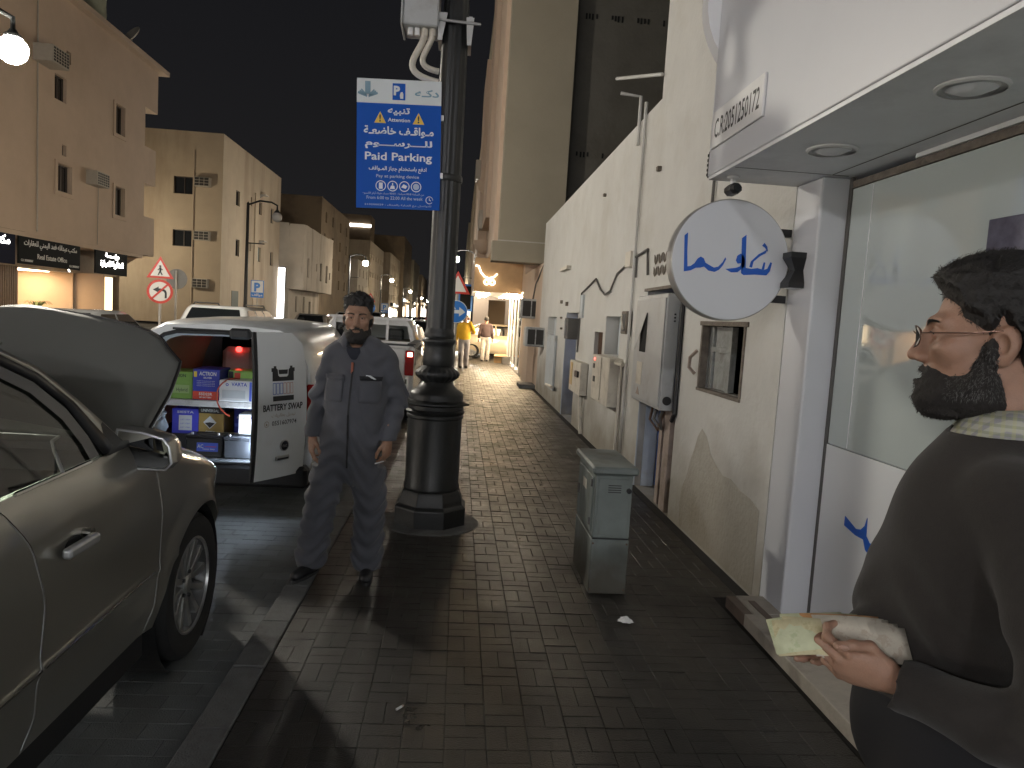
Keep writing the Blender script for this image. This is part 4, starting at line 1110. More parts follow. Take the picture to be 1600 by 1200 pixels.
aircon('white grid fronted air conditioner low on the street front of the tall beige building', facing(1.0, 30.5, 5.3, (-1, 0)), w=0.8, h=0.75, d=0.42, rows=3, cols=3)
# ground floor: pinkish plinth, lit shop, canopy with tube sign
gf = thing('lit_corner_shop', 'overexposed lit shop with canopy over the pavement and glowing tube sign', 'shop', (2.0, 26, 0))
MB().box(1.945, 3.0, 17.36, 22.6, 0, 3.07).build('plinth_wall', M_pinkbeige, gf, world=True)
MB().box(1.80, 1.944, 18.6, 20.2, 0, 1.1).build('pilaster', M_pinkbeige, gf, world=True)
MB().box(1.55, 1.94, 17.6, 18.4, 0, 0.09).build('kerb_block', M_kerb, gf, world=True)
MB().box(1.95, 3.0, 22.61, 28.7, 2.55, 3.56).build('shop_header', M_pinkbeige, gf, world=True)
MB().box(0.40, 1.94, 23.4, 28.7, 2.50, 2.56).build('canopy_ceiling', M_white, gf, world=True)
MB().box(0.40, 1.94, 23.25, 23.39, 2.50, 3.56).build('canopy_front', mk('orange_render', (0.50, 0.33, 0.18), rough=0.8), gf, world=True)
MB().box(0.40, 0.50, 23.4, 28.7, 2.57, 3.56).build('canopy_side', M_pinkbeige, gf, world=True)
# glowing shop windows facing the pavement
MB().box(2.25, 2.3, 22.7, 28.5, 0.1, 2.5).build('lit_interior', mk_emit('shop_interior', (1.0, 0.80, 0.55), 18.0), gf, world=True)
for y in (22.62, 24.1, 25.6, 27.1, 28.5):
    MB().box(1.93, 2.02, y, y + 0.09, 0, 2.5).build('shop_post', M_white, gf, world=True)
pw = MB()
for a, b in ((22.71, 24.1), (24.19, 25.6), (25.69, 27.1), (27.19, 28.5)): pw.box(1.965, 1.975, a, b, 0.12, 2.48)
pw.build('shop_pane', mk_glass('clear_pane', (0.95, 0.96, 0.95)), gf, world=True)
MB().box(0.75, 0.95, 24.4, 28.4, 2.46, 2.498).build('ceiling_tube', E_shop, gf, world=True)
MB().box(1.5, 1.85, 23.6, 28.4, 2.47, 2.498).build('ceiling_panel', E_shop, gf, world=True)
MB().cyl((0.55, 24.2, 2.42), (0.62, 24.35, 2.36), 0.05, n=10).build('spot', E_shop, gf, world=True)
# tube sign: a swoop over two rings
def tubeY(pts, r, y=23.2): return [(x, y, z) for x, z in pts], r
sw = MB(); sw.tube([(0.42, 23.18, 3.30), (0.52, 23.18, 3.29), (0.60, 23.18, 3.10), (0.72, 23.18, 2.97), (0.86, 23.18, 2.92), (1.02, 23.18, 2.97), (1.12, 23.18, 3.08)], 0.03, 8)
sw.build('sign_tube', E_neon, gf, smooth=True, world=True)
for x in (0.80, 0.98):
    sw = MB(); sw.tube([(x + 0.075 * math.cos(t * math.pi / 6), 23.18, 2.80 + 0.075 * math.sin(t * math.pi / 6)) for t in range(12)], 0.026, 8, closed=True)
    sw.build('sign_tube', E_neon, gf, smooth=True, world=True)
MB().tube([(1.95, 17.5, 3.0), (1.9, 18.6, 2.6), (1.9, 19.5, 1.9)], 0.02, 5).build('cable', M_cable, gf, world=True)
bx_ = thing('cardboard_box', 'brown cardboard box on the lit pavement beside the bright shop window', 'box', (1.62, 27.6, 0.0))
MB().cbox(-0.22, 0.22, -0.25, 0.25, 0, 0.32, 0.008).build('carton', mk('cardboard', (0.33, 0.21, 0.10), rough=0.85), bx_)
fl = MB().quad((-0.22, -0.25, 0.322), (0.22, -0.25, 0.322), (0.26, -0.42, 0.26), (-0.26, -0.42, 0.26)).build('flap', mk('cardboard_light', (0.40, 0.27, 0.14), rough=0.85), bx_)
bk = thing('grey_crate', 'dark grey crate beside the cardboard box on the lit pavement', 'crate', (1.86, 26.9, 0.0))
MB().cbox(-0.2, 0.1, -0.25, 0.25, 0, 0.28, 0.01).build('crate_body', M_cable, bk)
MB().box(-0.18, 0.08, -0.23, 0.23, 0.281, 0.284).build('crate_lid', M_blackmetal, bk)
# column of the shop, seen behind the people
house('beige house on the right past the bright shop', 0.95, 9, 52, 74, 15.0, M_pinkbeige, side=-1, rows=3, cols=4, glow=[(53, 73, 0.4, 2.9, E_far)])
house('brown house on the right further down the street', 0.9, 9, 76, 110, 17.0, M_tan, side=-1, rows=4, cols=5, glow=[(78, 108, 0.4, 3.2, E_farwhite)])
house('pale house on the right far down the street', 0.6, 9, 112, 170, 16.0, M_beige, side=-1, rows=3, cols=6, glow=[(115, 168, 0.4, 3.4, E_farwhite)])
pc = thing('shop_column', 'brown square column at the street corner behind the walking men', 'column', (1.5, 33.0, 0))
MB().box(-0.2, 0.55, 0, 0.7, 0, 2.49).build('shaft', M_brownwall, pc)
MB().box(-0.25, 0.6, -0.05, 0.75, 0, 0.2).build('plinth', M_concwall, pc)
# ================================================================== street lamps
M_lampblack = mk('lamp_black_paint', (0.016, 0.017, 0.017), rough=0.42, var=0.3, scale=14, bump=0.1, bscale=60, rvar=0.12)
E_globe = mk_emit('lit_globe', (1.0, 0.93, 0.80), LAMP_L)
E_globe_fill = mk_emit('fill_globe_cool', (0.98, 0.97, 1.0), LAMP_L * 0.7)
E_globe_far = mk_emit('lit_globe_far', (1.0, 0.86, 0.64), LAMP_L * 0.8)
M_globe_off = mk('unlit_globe', (0.4, 0.4, 0.4), rough=0.2, var=0)
GZ = 5.5
def far_lamp(label, gx, gy, side, lit=True, mat=None, banner=True):
    """gx, gy: place of the globe; the post stands on the pavement side of it"""
    px = gx - side * 1.25
    r = thing('street_lamp', label, 'street lamp', (px, gy, 0), group='street lamps along the road')
    MB().lathe([(0.24, 0), (0.24, 0.15), (0.18, 0.2), (0.17, 0.8), (0.2, 0.85), (0.11, 1.0), (0.15, 1.1), (0.10, 1.2), (0.085, 1.4), (0.06, 6.0), (0.0, 6.1)], 12).build('post', M_lampblack, r, smooth=30)
    MB().tube([(0, 0, 5.95), (side * 0.5, 0, 6.15), (side * 1.0, 0, 6.12), (side * 1.25, 0, 6.0), (side * 1.25, 0, 5.72)], 0.04, 8).build('arm', M_lampblack, r, smooth=True)
    MB().lathe([(0.12, 0.22), (0.14, 0.16), (0.05, 0.3)], 12, T(side * 1.25, 0, GZ + 0.02)).build('globe_cap', M_lampblack, r)
    if banner: MB().tube([(0, 0, 4.3), (side * 0.75, 0, 4.3)], 0.025, 6).build('banner_arm', M_lampblack, r)
    MB().ball((side * 1.25, 0, GZ), 0.22, 16, 10).build('globe', (mat or E_globe) if lit else M_globe_off, r, smooth=True)
    return r
far_lamp('street lamp with glowing globe in front of the pink house at the left edge', -7.43, 12.7, 1, mat=mk_emit('lit_globe_bright', (1.0, 0.93, 0.80), LAMP_L * 1.05))
far_lamp('black street lamp without light before the old cream house', -8.2, 32.9, 1, lit=False)
for (x, y, lb) in ((-7.8, 59.8, 'nearest lit street lamp of the left row beyond the dark one'), (-8.34, 88.3, 'second lit street lamp of the left row beyond the dark one'),
                   (-8.91, 129.7, 'third lit street lamp of the left row beyond the dark one'), (-9.21, 174.9, 'fourth lit street lamp of the left row, small'),
                   (-9.46, 211.8, 'fifth lit street lamp of the left row, tiny'), (-9.3, 253.3, 'last and tiniest lit street lamp of the left row')):
    far_lamp(lb, x, y, 1, mat=E_globe_far if y > 60 else None)
far_lamp('lit street lamp just right of the big lamp post', -0.43, 49.5, -1)
far_lamp('small lit street lamp low right of the big lamp post', 0.0 - 0.02, 110, -1, mat=E_globe_far)
far_lamp('tiny lit street lamp far off above the blue arrow sign', -0.35, 165, -1, mat=E_globe_far)
# row carried on behind the camera by unseen lamps added for light
far_lamp('unseen street lamp of the left row, added behind the viewer for light', -7.4, -8.5, 1, mat=E_globe_fill)
far_lamp('unseen street lamp of the left row, added far behind the viewer for light', -7.4, -36.0, 1)
far_lamp('unseen lamp added in the side street to light the beige house', -23.6, 47.2, 1, banner=False, mat=E_globe_far)  # hidden lamp added to brighten the end wall of the beige house
far_lamp('unseen street lamp of the right row, added behind the viewer for light', -1.2, -14.5, -1, mat=E_globe_fill)

# ------------------------------------------------------------------ the big lamp post on the pavement
PX, PY = -0.15, 5.75
lp_ = thing('lamp_post', 'big ornate black cast lamp post on the pavement beside the mechanic', 'lamp post', (PX, PY, 0))
def octo(mb, prof, M=I4): mb.lathe(prof, 8, M @ RZ(math.pi / 8)); return mb
octo(MB(), [(0.30, 0.0), (0.30, 0.14), (0.285, 0.155), (0.27, 0.165), (0.265, 0.20), (0.245, 0.255), (0.235, 0.275)]).build('foot', M_lampblack, lp_, bevel=0.006)
MB().lathe([(0.222, 0.28), (0.224, 0.30), (0.214, 0.325), (0.216, 0.84), (0.226, 0.85), (0.226, 0.87), (0.220, 0.875), (0.236, 0.90), (0.22, 0.915), (0.22, 0.945)], 96, flute=12, depth=0.05, z0=0.33, z1=0.83).build('drum', M_lampblack, lp_, smooth=30)
octo(MB(), [(0.22, 0.945), (0.285, 0.962), (0.285, 0.972), (0.215, 0.992)]).build('collar_plate', M_lampblack, lp_)
MB().lathe([(0.215, 0.985), (0.215, 1.03), (0.205, 1.05), (0.16, 1.08), (0.125, 1.115), (0.118, 1.13), (0.140, 1.145), (0.170, 1.168), (0.178, 1.19), (0.168, 1.215), (0.135, 1.238), (0.118, 1.255),
            (0.125, 1.275), (0.122, 1.33), (0.112, 1.40), (0.118, 1.425), (0.128, 1.44), (0.128, 1.46), (0.115, 1.475), (0.122, 1.495), (0.113, 1.52), (0.107, 1.55)], 96, flute=22, depth=0.05, z0=1.145, z1=1.22).build('baluster', M_lampblack, lp_, smooth=50)
MB().lathe([(0.107, 1.55), (0.105, 2.1), (0.102, 3.3), (0.085, 5.9), (0.0, 6.0)], 96, flute=12, depth=0.09, z0=1.6, z1=5.8).build('shaft', M_lampblack, lp_, smooth=60)
MB().tube([(0, 0, 5.8), (-0.5, 0, 6.1), (-1.0, 0, 6.1), (-1.25, 0, 6.0), (-1.25, 0, 5.75)], 0.045, 10).build('arm', M_lampblack, lp_, smooth=True)
MB().ball((-1.25, 0, GZ), 0.22, 20, 12).build('globe', M_globe_off, lp_, smooth=True)
MB().lathe([(0.109, 2.68), (0.114, 2.69), (0.114, 2.72), (0.109, 2.73)], 32).build('band', M_lampblack, lp_, smooth=30)

# control box with conduits on the post
bx_ = thing('control_box', 'pale grey control box with bent grey conduits strapped high on the lamp post', 'electrical box', (PX, PY, 3.75))
MB().cbox(-0.385, -0.125, -0.17, 0.13, 0.02, 0.62, 0.01).build('casing', M_greymetal, bx_)
MB().cbox(-0.40, -0.386, -0.18, 0.14, 0.01, 0.64, 0.004).build('box_door', M_greymetal, bx_)
for x in (-0.33, -0.28): MB().cyl((x, -0.1, 0.02), (x, -0.1, -0.035), 0.02, n=10).build('gland', M_white, bx_)
for x in (-0.225, -0.165): MB().cyl((x, -0.1, 0.02), (x, -0.1, -0.03), 0.026, n=10).build('gland', M_plastic, bx_)
def bez(p0, p1, p2, p3, n=14):
    return [tuple((1 - t) ** 3 * a + 3 * (1 - t) ** 2 * t * b + 3 * (1 - t) * t * t * c + t ** 3 * d for a, b, c, d in zip(p0, p1, p2, p3)) for t in [i / n for i in range(n + 1)]]
MB().tube(bez((-0.225, -0.1, -0.03), (-0.24, -0.1, -0.16), (-0.46, -0.08, -0.30), (-0.11, -0.03, -0.335)), 0.024, 10).build('conduit', M_plastic, bx_, smooth=True)
MB().tube(bez((-0.165, -0.1, -0.03), (-0.20, -0.1, -0.15), (-0.32, -0.08, -0.25), (-0.11, -0.03, -0.255)), 0.022, 10).build('conduit', M_plastic, bx_, smooth=True)
cl = MB(); c2_ = MB()
cl.box(-0.125, -0.095, -0.12, 0.12, -0.05, 0.14); c2_.box(0.10, 0.125, -0.12, 0.12, -0.07, 0.13)
cl.add([(-0.13, -0.13, 0.14), (-0.06, -0.13, 0.14), (-0.095, -0.13, -0.06), (-0.125, -0.13, -0.06)], [(0, 3, 2, 1)])
c2_.add([(0.08, -0.13, 0.12), (0.14, -0.13, 0.12), (0.125, -0.13, -0.08), (0.095, -0.13, -0.08)], [(0, 3, 2, 1)])
cl.build('clamp', M_galv, bx_, solid=0.006); c2_.build('clamp', M_galv, bx_, solid=0.006)
MB().cyl((-0.16, -0.135, 0.085), (0.19, -0.135, 0.075), 0.011, n=8).build('clamp_bolt', M_galv, bx_)

# paid parking sign
SGW, SGH = 0.625, 0.945
sg = thing('paid_parking_sign', 'blue and white paid parking sign in two languages fixed to the lamp post', 'sign', M=frame((-0.525, 5.62, 2.905), (0.9985, 0.0, 0.035), (-0.035, 0, 0.9985)))
M_signblue = mk('sign_blue', (0.008, 0.085, 0.42), rough=0.55, var=0.04, scale=4, spec=0.15)
M_signwhite = mk('sign_white', (0.62, 0.66, 0.67), rough=0.25, var=0.03)
M_signtxt = mk('sign_text_white', (0.60, 0.66, 0.72), rough=0.3, var=0)
M_signtxt2 = mk('sign_text_faint', (0.30, 0.40, 0.58), rough=0.3, var=0)
M_logo = mk('logo_blue_grey', (0.16, 0.28, 0.36), rough=0.4, var=0)
M_yellow = mk('warning_yellow', (0.70, 0.45, 0.02), rough=0.35, var=0)
HW, HH = SGW / 2, SGH / 2
MB().box(-HW, HW, -HH, HH, -0.004, 0.0).build('panel', M_signblue, sg)
MB().box(-HW, HW, HH - 0.175, HH, 0.0005, 0.0025).build('white_header', M_signwhite, sg)
MB().box(-0.02, HW + 0.02, HH - 0.28, HH - 0.24, -0.03, -0.006).build('support_bar', M_galv, sg)
MB().box(-0.02, HW + 0.02, -HH + 0.24, -HH + 0.28, -0.03, -0.006).build('support_bar', M_galv, sg)
def L_(name, txt, x, y, h, w, mat, ar=False, bold=0.0, align='CENTER', z=0.003):
    return lettering(name, txt, mat, sg, T(x, y, z), height=h, width=w, bold=bold, arab=ar, align=align)
L_('notice_text', 'تنبيه', -0.002, 0.213, 0.056, 0.165, M_signtxt, True, 0.03)
L_('notice_text', 'Attention', 0.0, 0.168, 0.026, 0.165, M_signtxt, False, 0.02)
L_('notice_text', 'مـواقـف خاضعـة', 0.0, 0.055, 0.078, 0.52, M_signtxt, True, 0.03)
L_('notice_text', 'للـــرســـوم', 0.0, -0.035, 0.070, 0.50, M_signtxt, True, 0.03)
L_('notice_text', 'Paid Parking', 0.0, -0.115, 0.056, 0.50, M_signtxt, False, 0.018)
L_('notice_text', 'ادفع باستخدام جهاز المـواقف', -0.005, -0.205, 0.045, 0.43, M_signtxt, True, 0.018)
L_('notice_text', 'Pay at parking device', -0.005, -0.243, 0.022, 0.32, M_signtxt2, False, 0.018)
L_('notice_text', 'من الساعة 8:00 صباحا - 10:00 مساء طيلة أيام الأسبوع', -0.035, -0.375, 0.026, 0.46, M_signtxt2, True, 0.012)
L_('notice_text', 'From 6:00 to 22:00 All the week', -0.025, -0.405, 0.024, 0.42, M_signtxt2, False, 0.01)
L_('notice_text', 'للتواصل مع العناية بالعملاء - 920002012', 0.0, -0.458, 0.020, 0.5, M_signtxt2, True, 0.012)
for x in (-0.14, 0.145):
    MB().prism([(x - 0.043, 0.155), (x + 0.043, 0.155), (x, 0.238)], 0.0005, 0.003).build('warning_triangle', M_yellow, sg)
    L_('warning_mark', '!', x, 0.165, 0.05, None, M_blackmetal, False, 0.03, z=0.0045)
# header: tower emblem, P tile, service mark
em = MB()
em.prism([(-0.252, 0.36), (-0.212, 0.36), (-0.212, 0.452), (-0.252, 0.452)], 0.003, 0.004)
for s in (-1, 1):
    for k in range(3):
        em.prism([(-0.232 + s * (0.004), 0.335 + k * 0.005), (-0.232 + s * (0.075 - k * 0.012), 0.362 + k * 0.012), (-0.232 + s * (0.07 - k * 0.012), 0.378 + k * 0.01), (-0.232 + s * 0.012, 0.352 + k * 0.006)], 0.003, 0.004)
em.build('emblem', M_logo, sg)
MB().prism([(-0.05, 0.325), (0.045, 0.325), (0.045, 0.445), (-0.05, 0.445)], 0.003, 0.005).build('parking_tile', M_signblue, sg)
L_('parking_letter', 'P', -0.018, 0.362, 0.062, None, M_signwhite, False, 0.05, z=0.0065)
MB().prism([(0.008, 0.335), (0.03, 0.335), (0.03, 0.37), (0.024, 0.385), (0.01, 0.38), (0.004, 0.36)], 0.0055, 0.0065).build('hand_mark', M_signwhite, sg)
L_('service_mark', 'دكـه', 0.205, 0.355, 0.055, 0.18, M_logo, True, 0.03)
for k in range(4):
    x = -0.13 + k * 0.088
    ring = MB(); n = 24
    for i in range(n):
        a0, a1 = 2 * math.pi * i / n, 2 * math.pi * (i + 1) / n
        ring.quad((x + .039 * math.cos(a0), -0.305 + .039 * math.sin(a0), 0.003), (x + .039 * math.cos(a1), -0.305 + .039 * math.sin(a1), 0.003),
                  (x + .033 * math.cos(a1), -0.305 + .033 * math.sin(a1), 0.003), (x + .033 * math.cos(a0), -0.305 + .033 * math.sin(a0), 0.003))
    ring.f = [tuple(reversed(f)) for f in ring.f]
    ring.build('icon_ring', M_signtxt, sg)
    ic = MB()
    if k == 0: ic.prism([(x - .014, -.328), (x + .014, -.328), (x + .014, -.282), (x - .014, -.282)], .0025, .0035)
    if k == 1:
        ic.prism([(x - .004, -.30), (x + .004, -.30), (x + .004, -.282), (x - .004, -.282)], .0025, .0035); ic.prism([(x - .02, -.327), (x + .018, -.327), (x + .012, -.302), (x - .012, -.302)], .0025, .0035)
    if k == 2: ic.prism([(x - .024, -.312), (x + .01, -.322), (x + .022, -.302), (x - .006, -.288)], .0025, .0035)
    if k == 3:
        for i in range(12):
            a0, a1 = 2 * math.pi * i / 12, 2 * math.pi * (i + 1) / 12
            ic.add([(x, -.305, .003), (x + .024 * math.cos(a0), -.305 + .024 * math.sin(a0), .003), (x + .024 * math.cos(a1), -.305 + .024 * math.sin(a1), .003)], [(0, 1, 2)])
    ic.build('icon', M_signtxt if k != 3 else M_signtxt2, sg)
ck = MB(); ck.tube([(0.235 + .026 * math.cos(t * math.pi / 9), -0.40 + .026 * math.sin(t * math.pi / 9), 0.003) for t in range(17)], 0.003, 5)
ck.tube([(0.235, -0.385, 0.003), (0.235, -0.40, 0.003), (0.247, -0.405, 0.003)], 0.003, 5)
ck.build('clock_mark', M_signtxt, sg)

# ================================================================== traffic signs
M_red = mk('sign_red', (0.55, 0.035, 0.015), rough=0.35, var=0)
M_pole = mk('grey_sign_pole', (0.40, 0.37, 0.33), rough=0.5, var=0.1)
M_signcream = mk('sign_pale', (0.72, 0.68, 0.62), rough=0.35, var=0)
M_arrowblue = mk('mandatory_blue', (0.012, 0.16, 0.55), rough=0.3, var=0)
def disc(mb, x, z, r, y0, y1, n=36): return mb.lathe([(r, y0), (r, y1)], n, T(x, 0, z) @ RX(math.pi / 2)) if False else mb.cyl((x, y1, z), (x, y0, z), r, n=n)
def tri(mb, z0, w, h, y0, y1): return mb.prism([(-w / 2, z0), (w / 2, z0), (0, z0 + h)], -y1, -y0, RX(math.pi / 2))
def flat(mb, pts, y0, y1): return mb.prism(pts, -y1, -y0, RX(math.pi / 2))
s1 = thing('warning_sign_post', 'post with red triangle pedestrian sign above a round no left turn sign', 'traffic sign', (-8.0, 20.1, -0.1), rz=0.25)
MB().cyl((0, 0, 0), (0, 0, 2.75), 0.035, n=10).build('post', M_pole, s1)
ts = tri(MB(), 2.28, 0.66, 0.58, -0.06, -0.045).build('triangle_sign', M_red, s1)
tri(MB(), 2.335, 0.47, 0.42, -0.068, -0.0605).build('triangle_face', M_signcream, ts)
pm = MB(); pm.ball((0.0, -0.071, 2.60), 0.026, 10, 6, sc=(1, 0.2, 1))
pm.tube([(0.0, -0.071, 2.57), (0.005, -0.071, 2.47)], 0.024, 6); pm.tube([(0.0, -0.071, 2.47), (-0.05, -0.071, 2.36)], 0.016, 6); pm.tube([(0.0, -0.071, 2.47), (0.05, -0.071, 2.37)], 0.016, 6)
pm.tube([(0.0, -0.071, 2.55), (-0.06, -0.071, 2.49)], 0.012, 6); pm.tube([(0.0, -0.071, 2.55), (0.06, -0.071, 2.50)], 0.012, 6)
pm.build('pedestrian_symbol', M_blackmetal, ts)
ds_ = disc(MB(), 0, 1.93, 0.32, -0.06, -0.045).build('round_sign', M_red, s1)
disc(MB(), 0, 1.93, 0.255, -0.068, -0.0605).build('round_face', M_signcream, ds_)
flat(MB(), [(0.12, 1.76), (0.17, 1.76), (0.17, 1.9), (0.15, 1.96), (0.10, 2.0), (0.02, 2.01), (-0.03, 2.01), (-0.03, 2.06), (-0.17, 1.97), (-0.03, 1.90), (-0.03, 1.945), (0.05, 1.945), (0.10, 1.93), (0.12, 1.88)], -0.073, -0.0685).build('turn_arrow', M_blackmetal, ds_)
flat(MB(), [(-0.20, 1.76), (-0.165, 1.725), (0.20, 2.10), (0.165, 2.135)], -0.079, -0.0735).build('prohibition_bar', M_red, ds_)
s2 = thing('back_of_sign', 'plain pole with the grey back of a round sign beside the no left turn sign', 'traffic sign', (-8.45, 22.4, -0.1))
MB().cyl((0, -0.03, 0), (0, -0.03, 2.6), 0.035, n=10).build('post', M_pole, s2)
disc(MB(), 0.0, 2.35, 0.3, 0.02, 0.035).build('round_plate', mk('sign_back_grey', (0.20, 0.19, 0.17), rough=0.5), s2)
def p_sign(label, x, y, z, w, h, board):
    s = thing('parking_sign', label, 'traffic sign', (x, y, -0.1), group='blue parking signs')
    MB().cyl((0, 0.03, 0), (0, 0.03, z + h / 2), 0.03, n=8).build('post', M_pole, s)
    b = MB().box(-w / 2, w / 2, -0.015, 0, z - h / 2, z + h / 2).build('board', M_arrowblue, s)
    flat(MB(), [(-w * .44, z - h * .2), (w * .44, z - h * .2), (w * .44, z + h * .46), (-w * .44, z + h * .46)], -0.022, -0.0155).build('white_field', M_signwhite, b)
    lettering('parking_letter', 'P', M_arrowblue, b, frame((0, -0.026, z - h * .12), (1, 0, 0), (0, 0, 1)), height=h * 0.46, bold=0.05)
    lettering('parking_text', 'مواقف', M_signwhite, b, frame((0, -0.02, z - h * .45), (1, 0, 0), (0, 0, 1)), height=h * 0.2, width=w * 0.8, arab=True, bold=0.02)
    return s
p_sign('blue parking sign on a pole left of the glaring shop panel', -8.0, 29.4, 2.35, 0.5, 0.68, M_arrowblue)
p_sign('tiny blue parking sign far down the left side behind the pickup', -8.6, 84, 2.2, 0.8, 1.1, M_arrowblue)
s3 = thing('direction_sign', 'blue round sign with white turn arrows beside the big lamp post', 'traffic sign', (-0.085, 17.0, 0))
MB().cyl((0, 0.03, 0), (0, 0.03, 2.5), 0.035, n=10).build('post', M_pole, s3)
d0 = disc(MB(), 0, 1.765, 0.265, -0.015, 0.0).build('rim', M_signwhite, s3)
disc(MB(), 0, 1.765, 0.247, -0.022, -0.0155).build('blue_face', M_arrowblue, d0)
flat(flat(MB(), [(-0.05, 1.725), (0.07, 1.725), (0.07, 1.655), (0.215, 1.765), (0.07, 1.875), (0.07, 1.805), (-0.05, 1.805)], -0.028, -0.0225), [(-0.14, 1.56), (-0.06, 1.56), (-0.06, 1.82), (-0.005, 1.82), (-0.10, 1.96), (-0.195, 1.82), (-0.14, 1.82)], -0.0285, -0.0225).build('white_arrows', M_signwhite, d0)
t0_ = tri(MB(), 2.18, 0.6, 0.52, -0.02, -0.005).build('triangle_sign', M_red, s3)
tri(MB(), 2.23, 0.42, 0.37, -0.027, -0.0205).build('triangle_face', M_signcream, t0_)
s4 = thing('small_arrow_sign', 'tiny blue arrow sign with red triangle over it beside the mechanic\'s hair', 'traffic sign', (-9.0, 74, 0))
MB().cyl((0, 0.04, 0), (0, 0.04, 3.4), 0.05, n=8).build('post', M_pole, s4)
d0 = disc(MB(), 0, 2.0, 0.52, -0.015, 0.0).build('round_sign', M_arrowblue, s4)
flat(MB(), [(-0.3, 1.95), (0.1, 1.95), (0.1, 1.82), (0.34, 2.0), (0.1, 2.18), (0.1, 2.05), (-0.3, 2.05)], -0.022, -0.0155).build('white_arrow', M_signwhite, d0)
t0_ = tri(MB(), 2.6, 1.0, 0.9, -0.02, 0.0).build('triangle_sign', M_red, s4)
tri(MB(), 2.7, 0.68, 0.6, -0.03, -0.021).build('triangle_face', M_signcream, t0_)
s5 = thing('street_board', 'blue edged board on a pole far along the right pavement', 'traffic sign', (0.2, 30, 0))
MB().cyl((0, 0.03, 0), (0, 0.03, 3.0), 0.04, n=8).build('post', M_lampblack, s5)
MB().box(-0.3, 0.3, -0.02, 0, 1.9, 3.0).build('board', M_arrowblue, s5)
flat(MB(), [(-0.22, 1.98), (0.22, 1.98), (0.22, 2.92), (-0.22, 2.92)], -0.026, -0.0205).build('board_face', M_signblack, s5)

# litter
lt = thing('crumpled_tissue', 'crumpled white tissue lying on the dark pavement', 'litter', (1.02, 3.86, 0.002))
mb = MB()
for k in range(7):
    a = k * 0.9; mb.add([(0.05 * math.cos(a) * RND.uniform(.5, 1), 0.03 * math.sin(a), RND.uniform(0.004, 0.03)), (0.05 * math.cos(a + 1.5), 0.03 * math.sin(a + 1.3), 0.006), (0.012 * math.cos(a + 4), 0.012 * math.sin(a), 0.035), (0.045 * math.cos(a + 3), 0.03 * math.sin(a + 2.6), 0.01)], [(0, 1, 2), (0, 2, 3), (1, 3, 2)])
mb.build('tissue_folds', mk('tissue', (0.78, 0.78, 0.76), rough=0.9, var=0), lt)
lt.name = 'crumpled_tissue'
cb = thing('cigarette_end', 'small pale cigarette end on the dark pavement near the viewer', 'litter', (-0.16, 2.92, 0.006), rz=0.9)
MB().cyl((-0.02, 0, 0), (0.012, 0, 0), 0.005, n=8).build('paper', M_white, cb)
MB().cyl((0.0121, 0, 0), (0.022, 0, 0), 0.005, n=8).build('filter', M_palewood, cb)
# ================================================================== vehicles in the distance
M_tyre = mk('tyre_rubber', (0.014, 0.014, 0.014), rough=0.85, var=0.2, scale=20)
M_rim = mk('alloy_rim', (0.42, 0.42, 0.41), rough=0.3, metal=0.8, var=0.05)
M_glassdark = mk('car_glass', (0.012, 0.014, 0.015), rough=0.04, var=0, spec=0.7, coat=0.5)
M_trim = mk('car_trim_black', (0.014, 0.014, 0.015), rough=0.5, var=0.1)
M_plate = mk('number_plate', (0.62, 0.62, 0.6), rough=0.4, var=0)
M_tail = mk('tail_light_red', (0.30, 0.012, 0.010), rough=0.15, var=0, coat=1.0)
E_tail = mk('tail_light_lit', (0.5, 0.02, 0.01), rough=0.2, var=0, emit=(1.0, 0.05, 0.02), strength=5.0)
E_head = mk_emit('head_light_lit', (1.0, 0.96, 0.88), 14.0)
def paint(name, c, metal=0.2, rough=0.32): return mk(name, c, rough=rough, metal=metal, var=0.03, scale=1.5, coat=1.0)
P_white = paint('car_white', (0.66, 0.66, 0.65), 0.0)
P_silver = paint('car_silver', (0.34, 0.34, 0.33), 0.5)
P_dark = paint('car_dark', (0.03, 0.032, 0.035), 0.3)
P_red = paint('car_red', (0.25, 0.02, 0.015), 0.1)
P_cream = paint('car_cream', (0.62, 0.53, 0.38), 0.0)

def wheel(parent, x, y, r, wd, side, detail=False):
    w = thing('wheel', None, None)
    w.parent = parent; w.location = (x, y, r)
    for k in ('label', 'category'):
        if k in w: del w[k]
    M = RY(math.pi / 2) if side > 0 else RY(-math.pi / 2)
    n = 40 if detail else 20
    MB().lathe([(r * 0.66, -wd / 2), (r * 0.9, -wd / 2), (r, -wd * 0.36), (r, wd * 0.36), (r * 0.94, wd * 0.47), (r * 0.8, wd * 0.5), (r * 0.66, wd * 0.44), (r * 0.655, -wd / 2)], n, M, caps=False).build('tyre', M_tyre, w, smooth=40)
    rm = MB()
    rm.lathe([(r * 0.66, wd * 0.44), (r * 0.63, wd * 0.43), (r * 0.60, wd * 0.1), (r * 0.2, wd * 0.06), (0.0, wd * 0.06)], n, M, caps=False)
    for k in range(5):
        a = 2 * math.pi * k / 5
        rm.add([(0.03, -0.05 * r / .35, wd * .36), (r * .62, -0.035, wd * .40), (r * .62, 0.035, wd * .40), (0.03, 0.05 * r / .35, wd * .36),
                (0.03, -0.06, wd * .1), (r * .62, -0.05, wd * .1), (r * .62, 0.05, wd * .1), (0.03, 0.06, wd * .1)],
               [(0, 1, 2, 3), (0, 4, 5, 1), (2, 6, 7, 3)], M @ RZ(a))
    rm.lathe([(0.0, wd * .42), (0.06, wd * .40), (0.065, wd * .1)][::-1], 16, M, caps=False)
    rm.build('rim', M_rim, w, smooth=30)
    return w

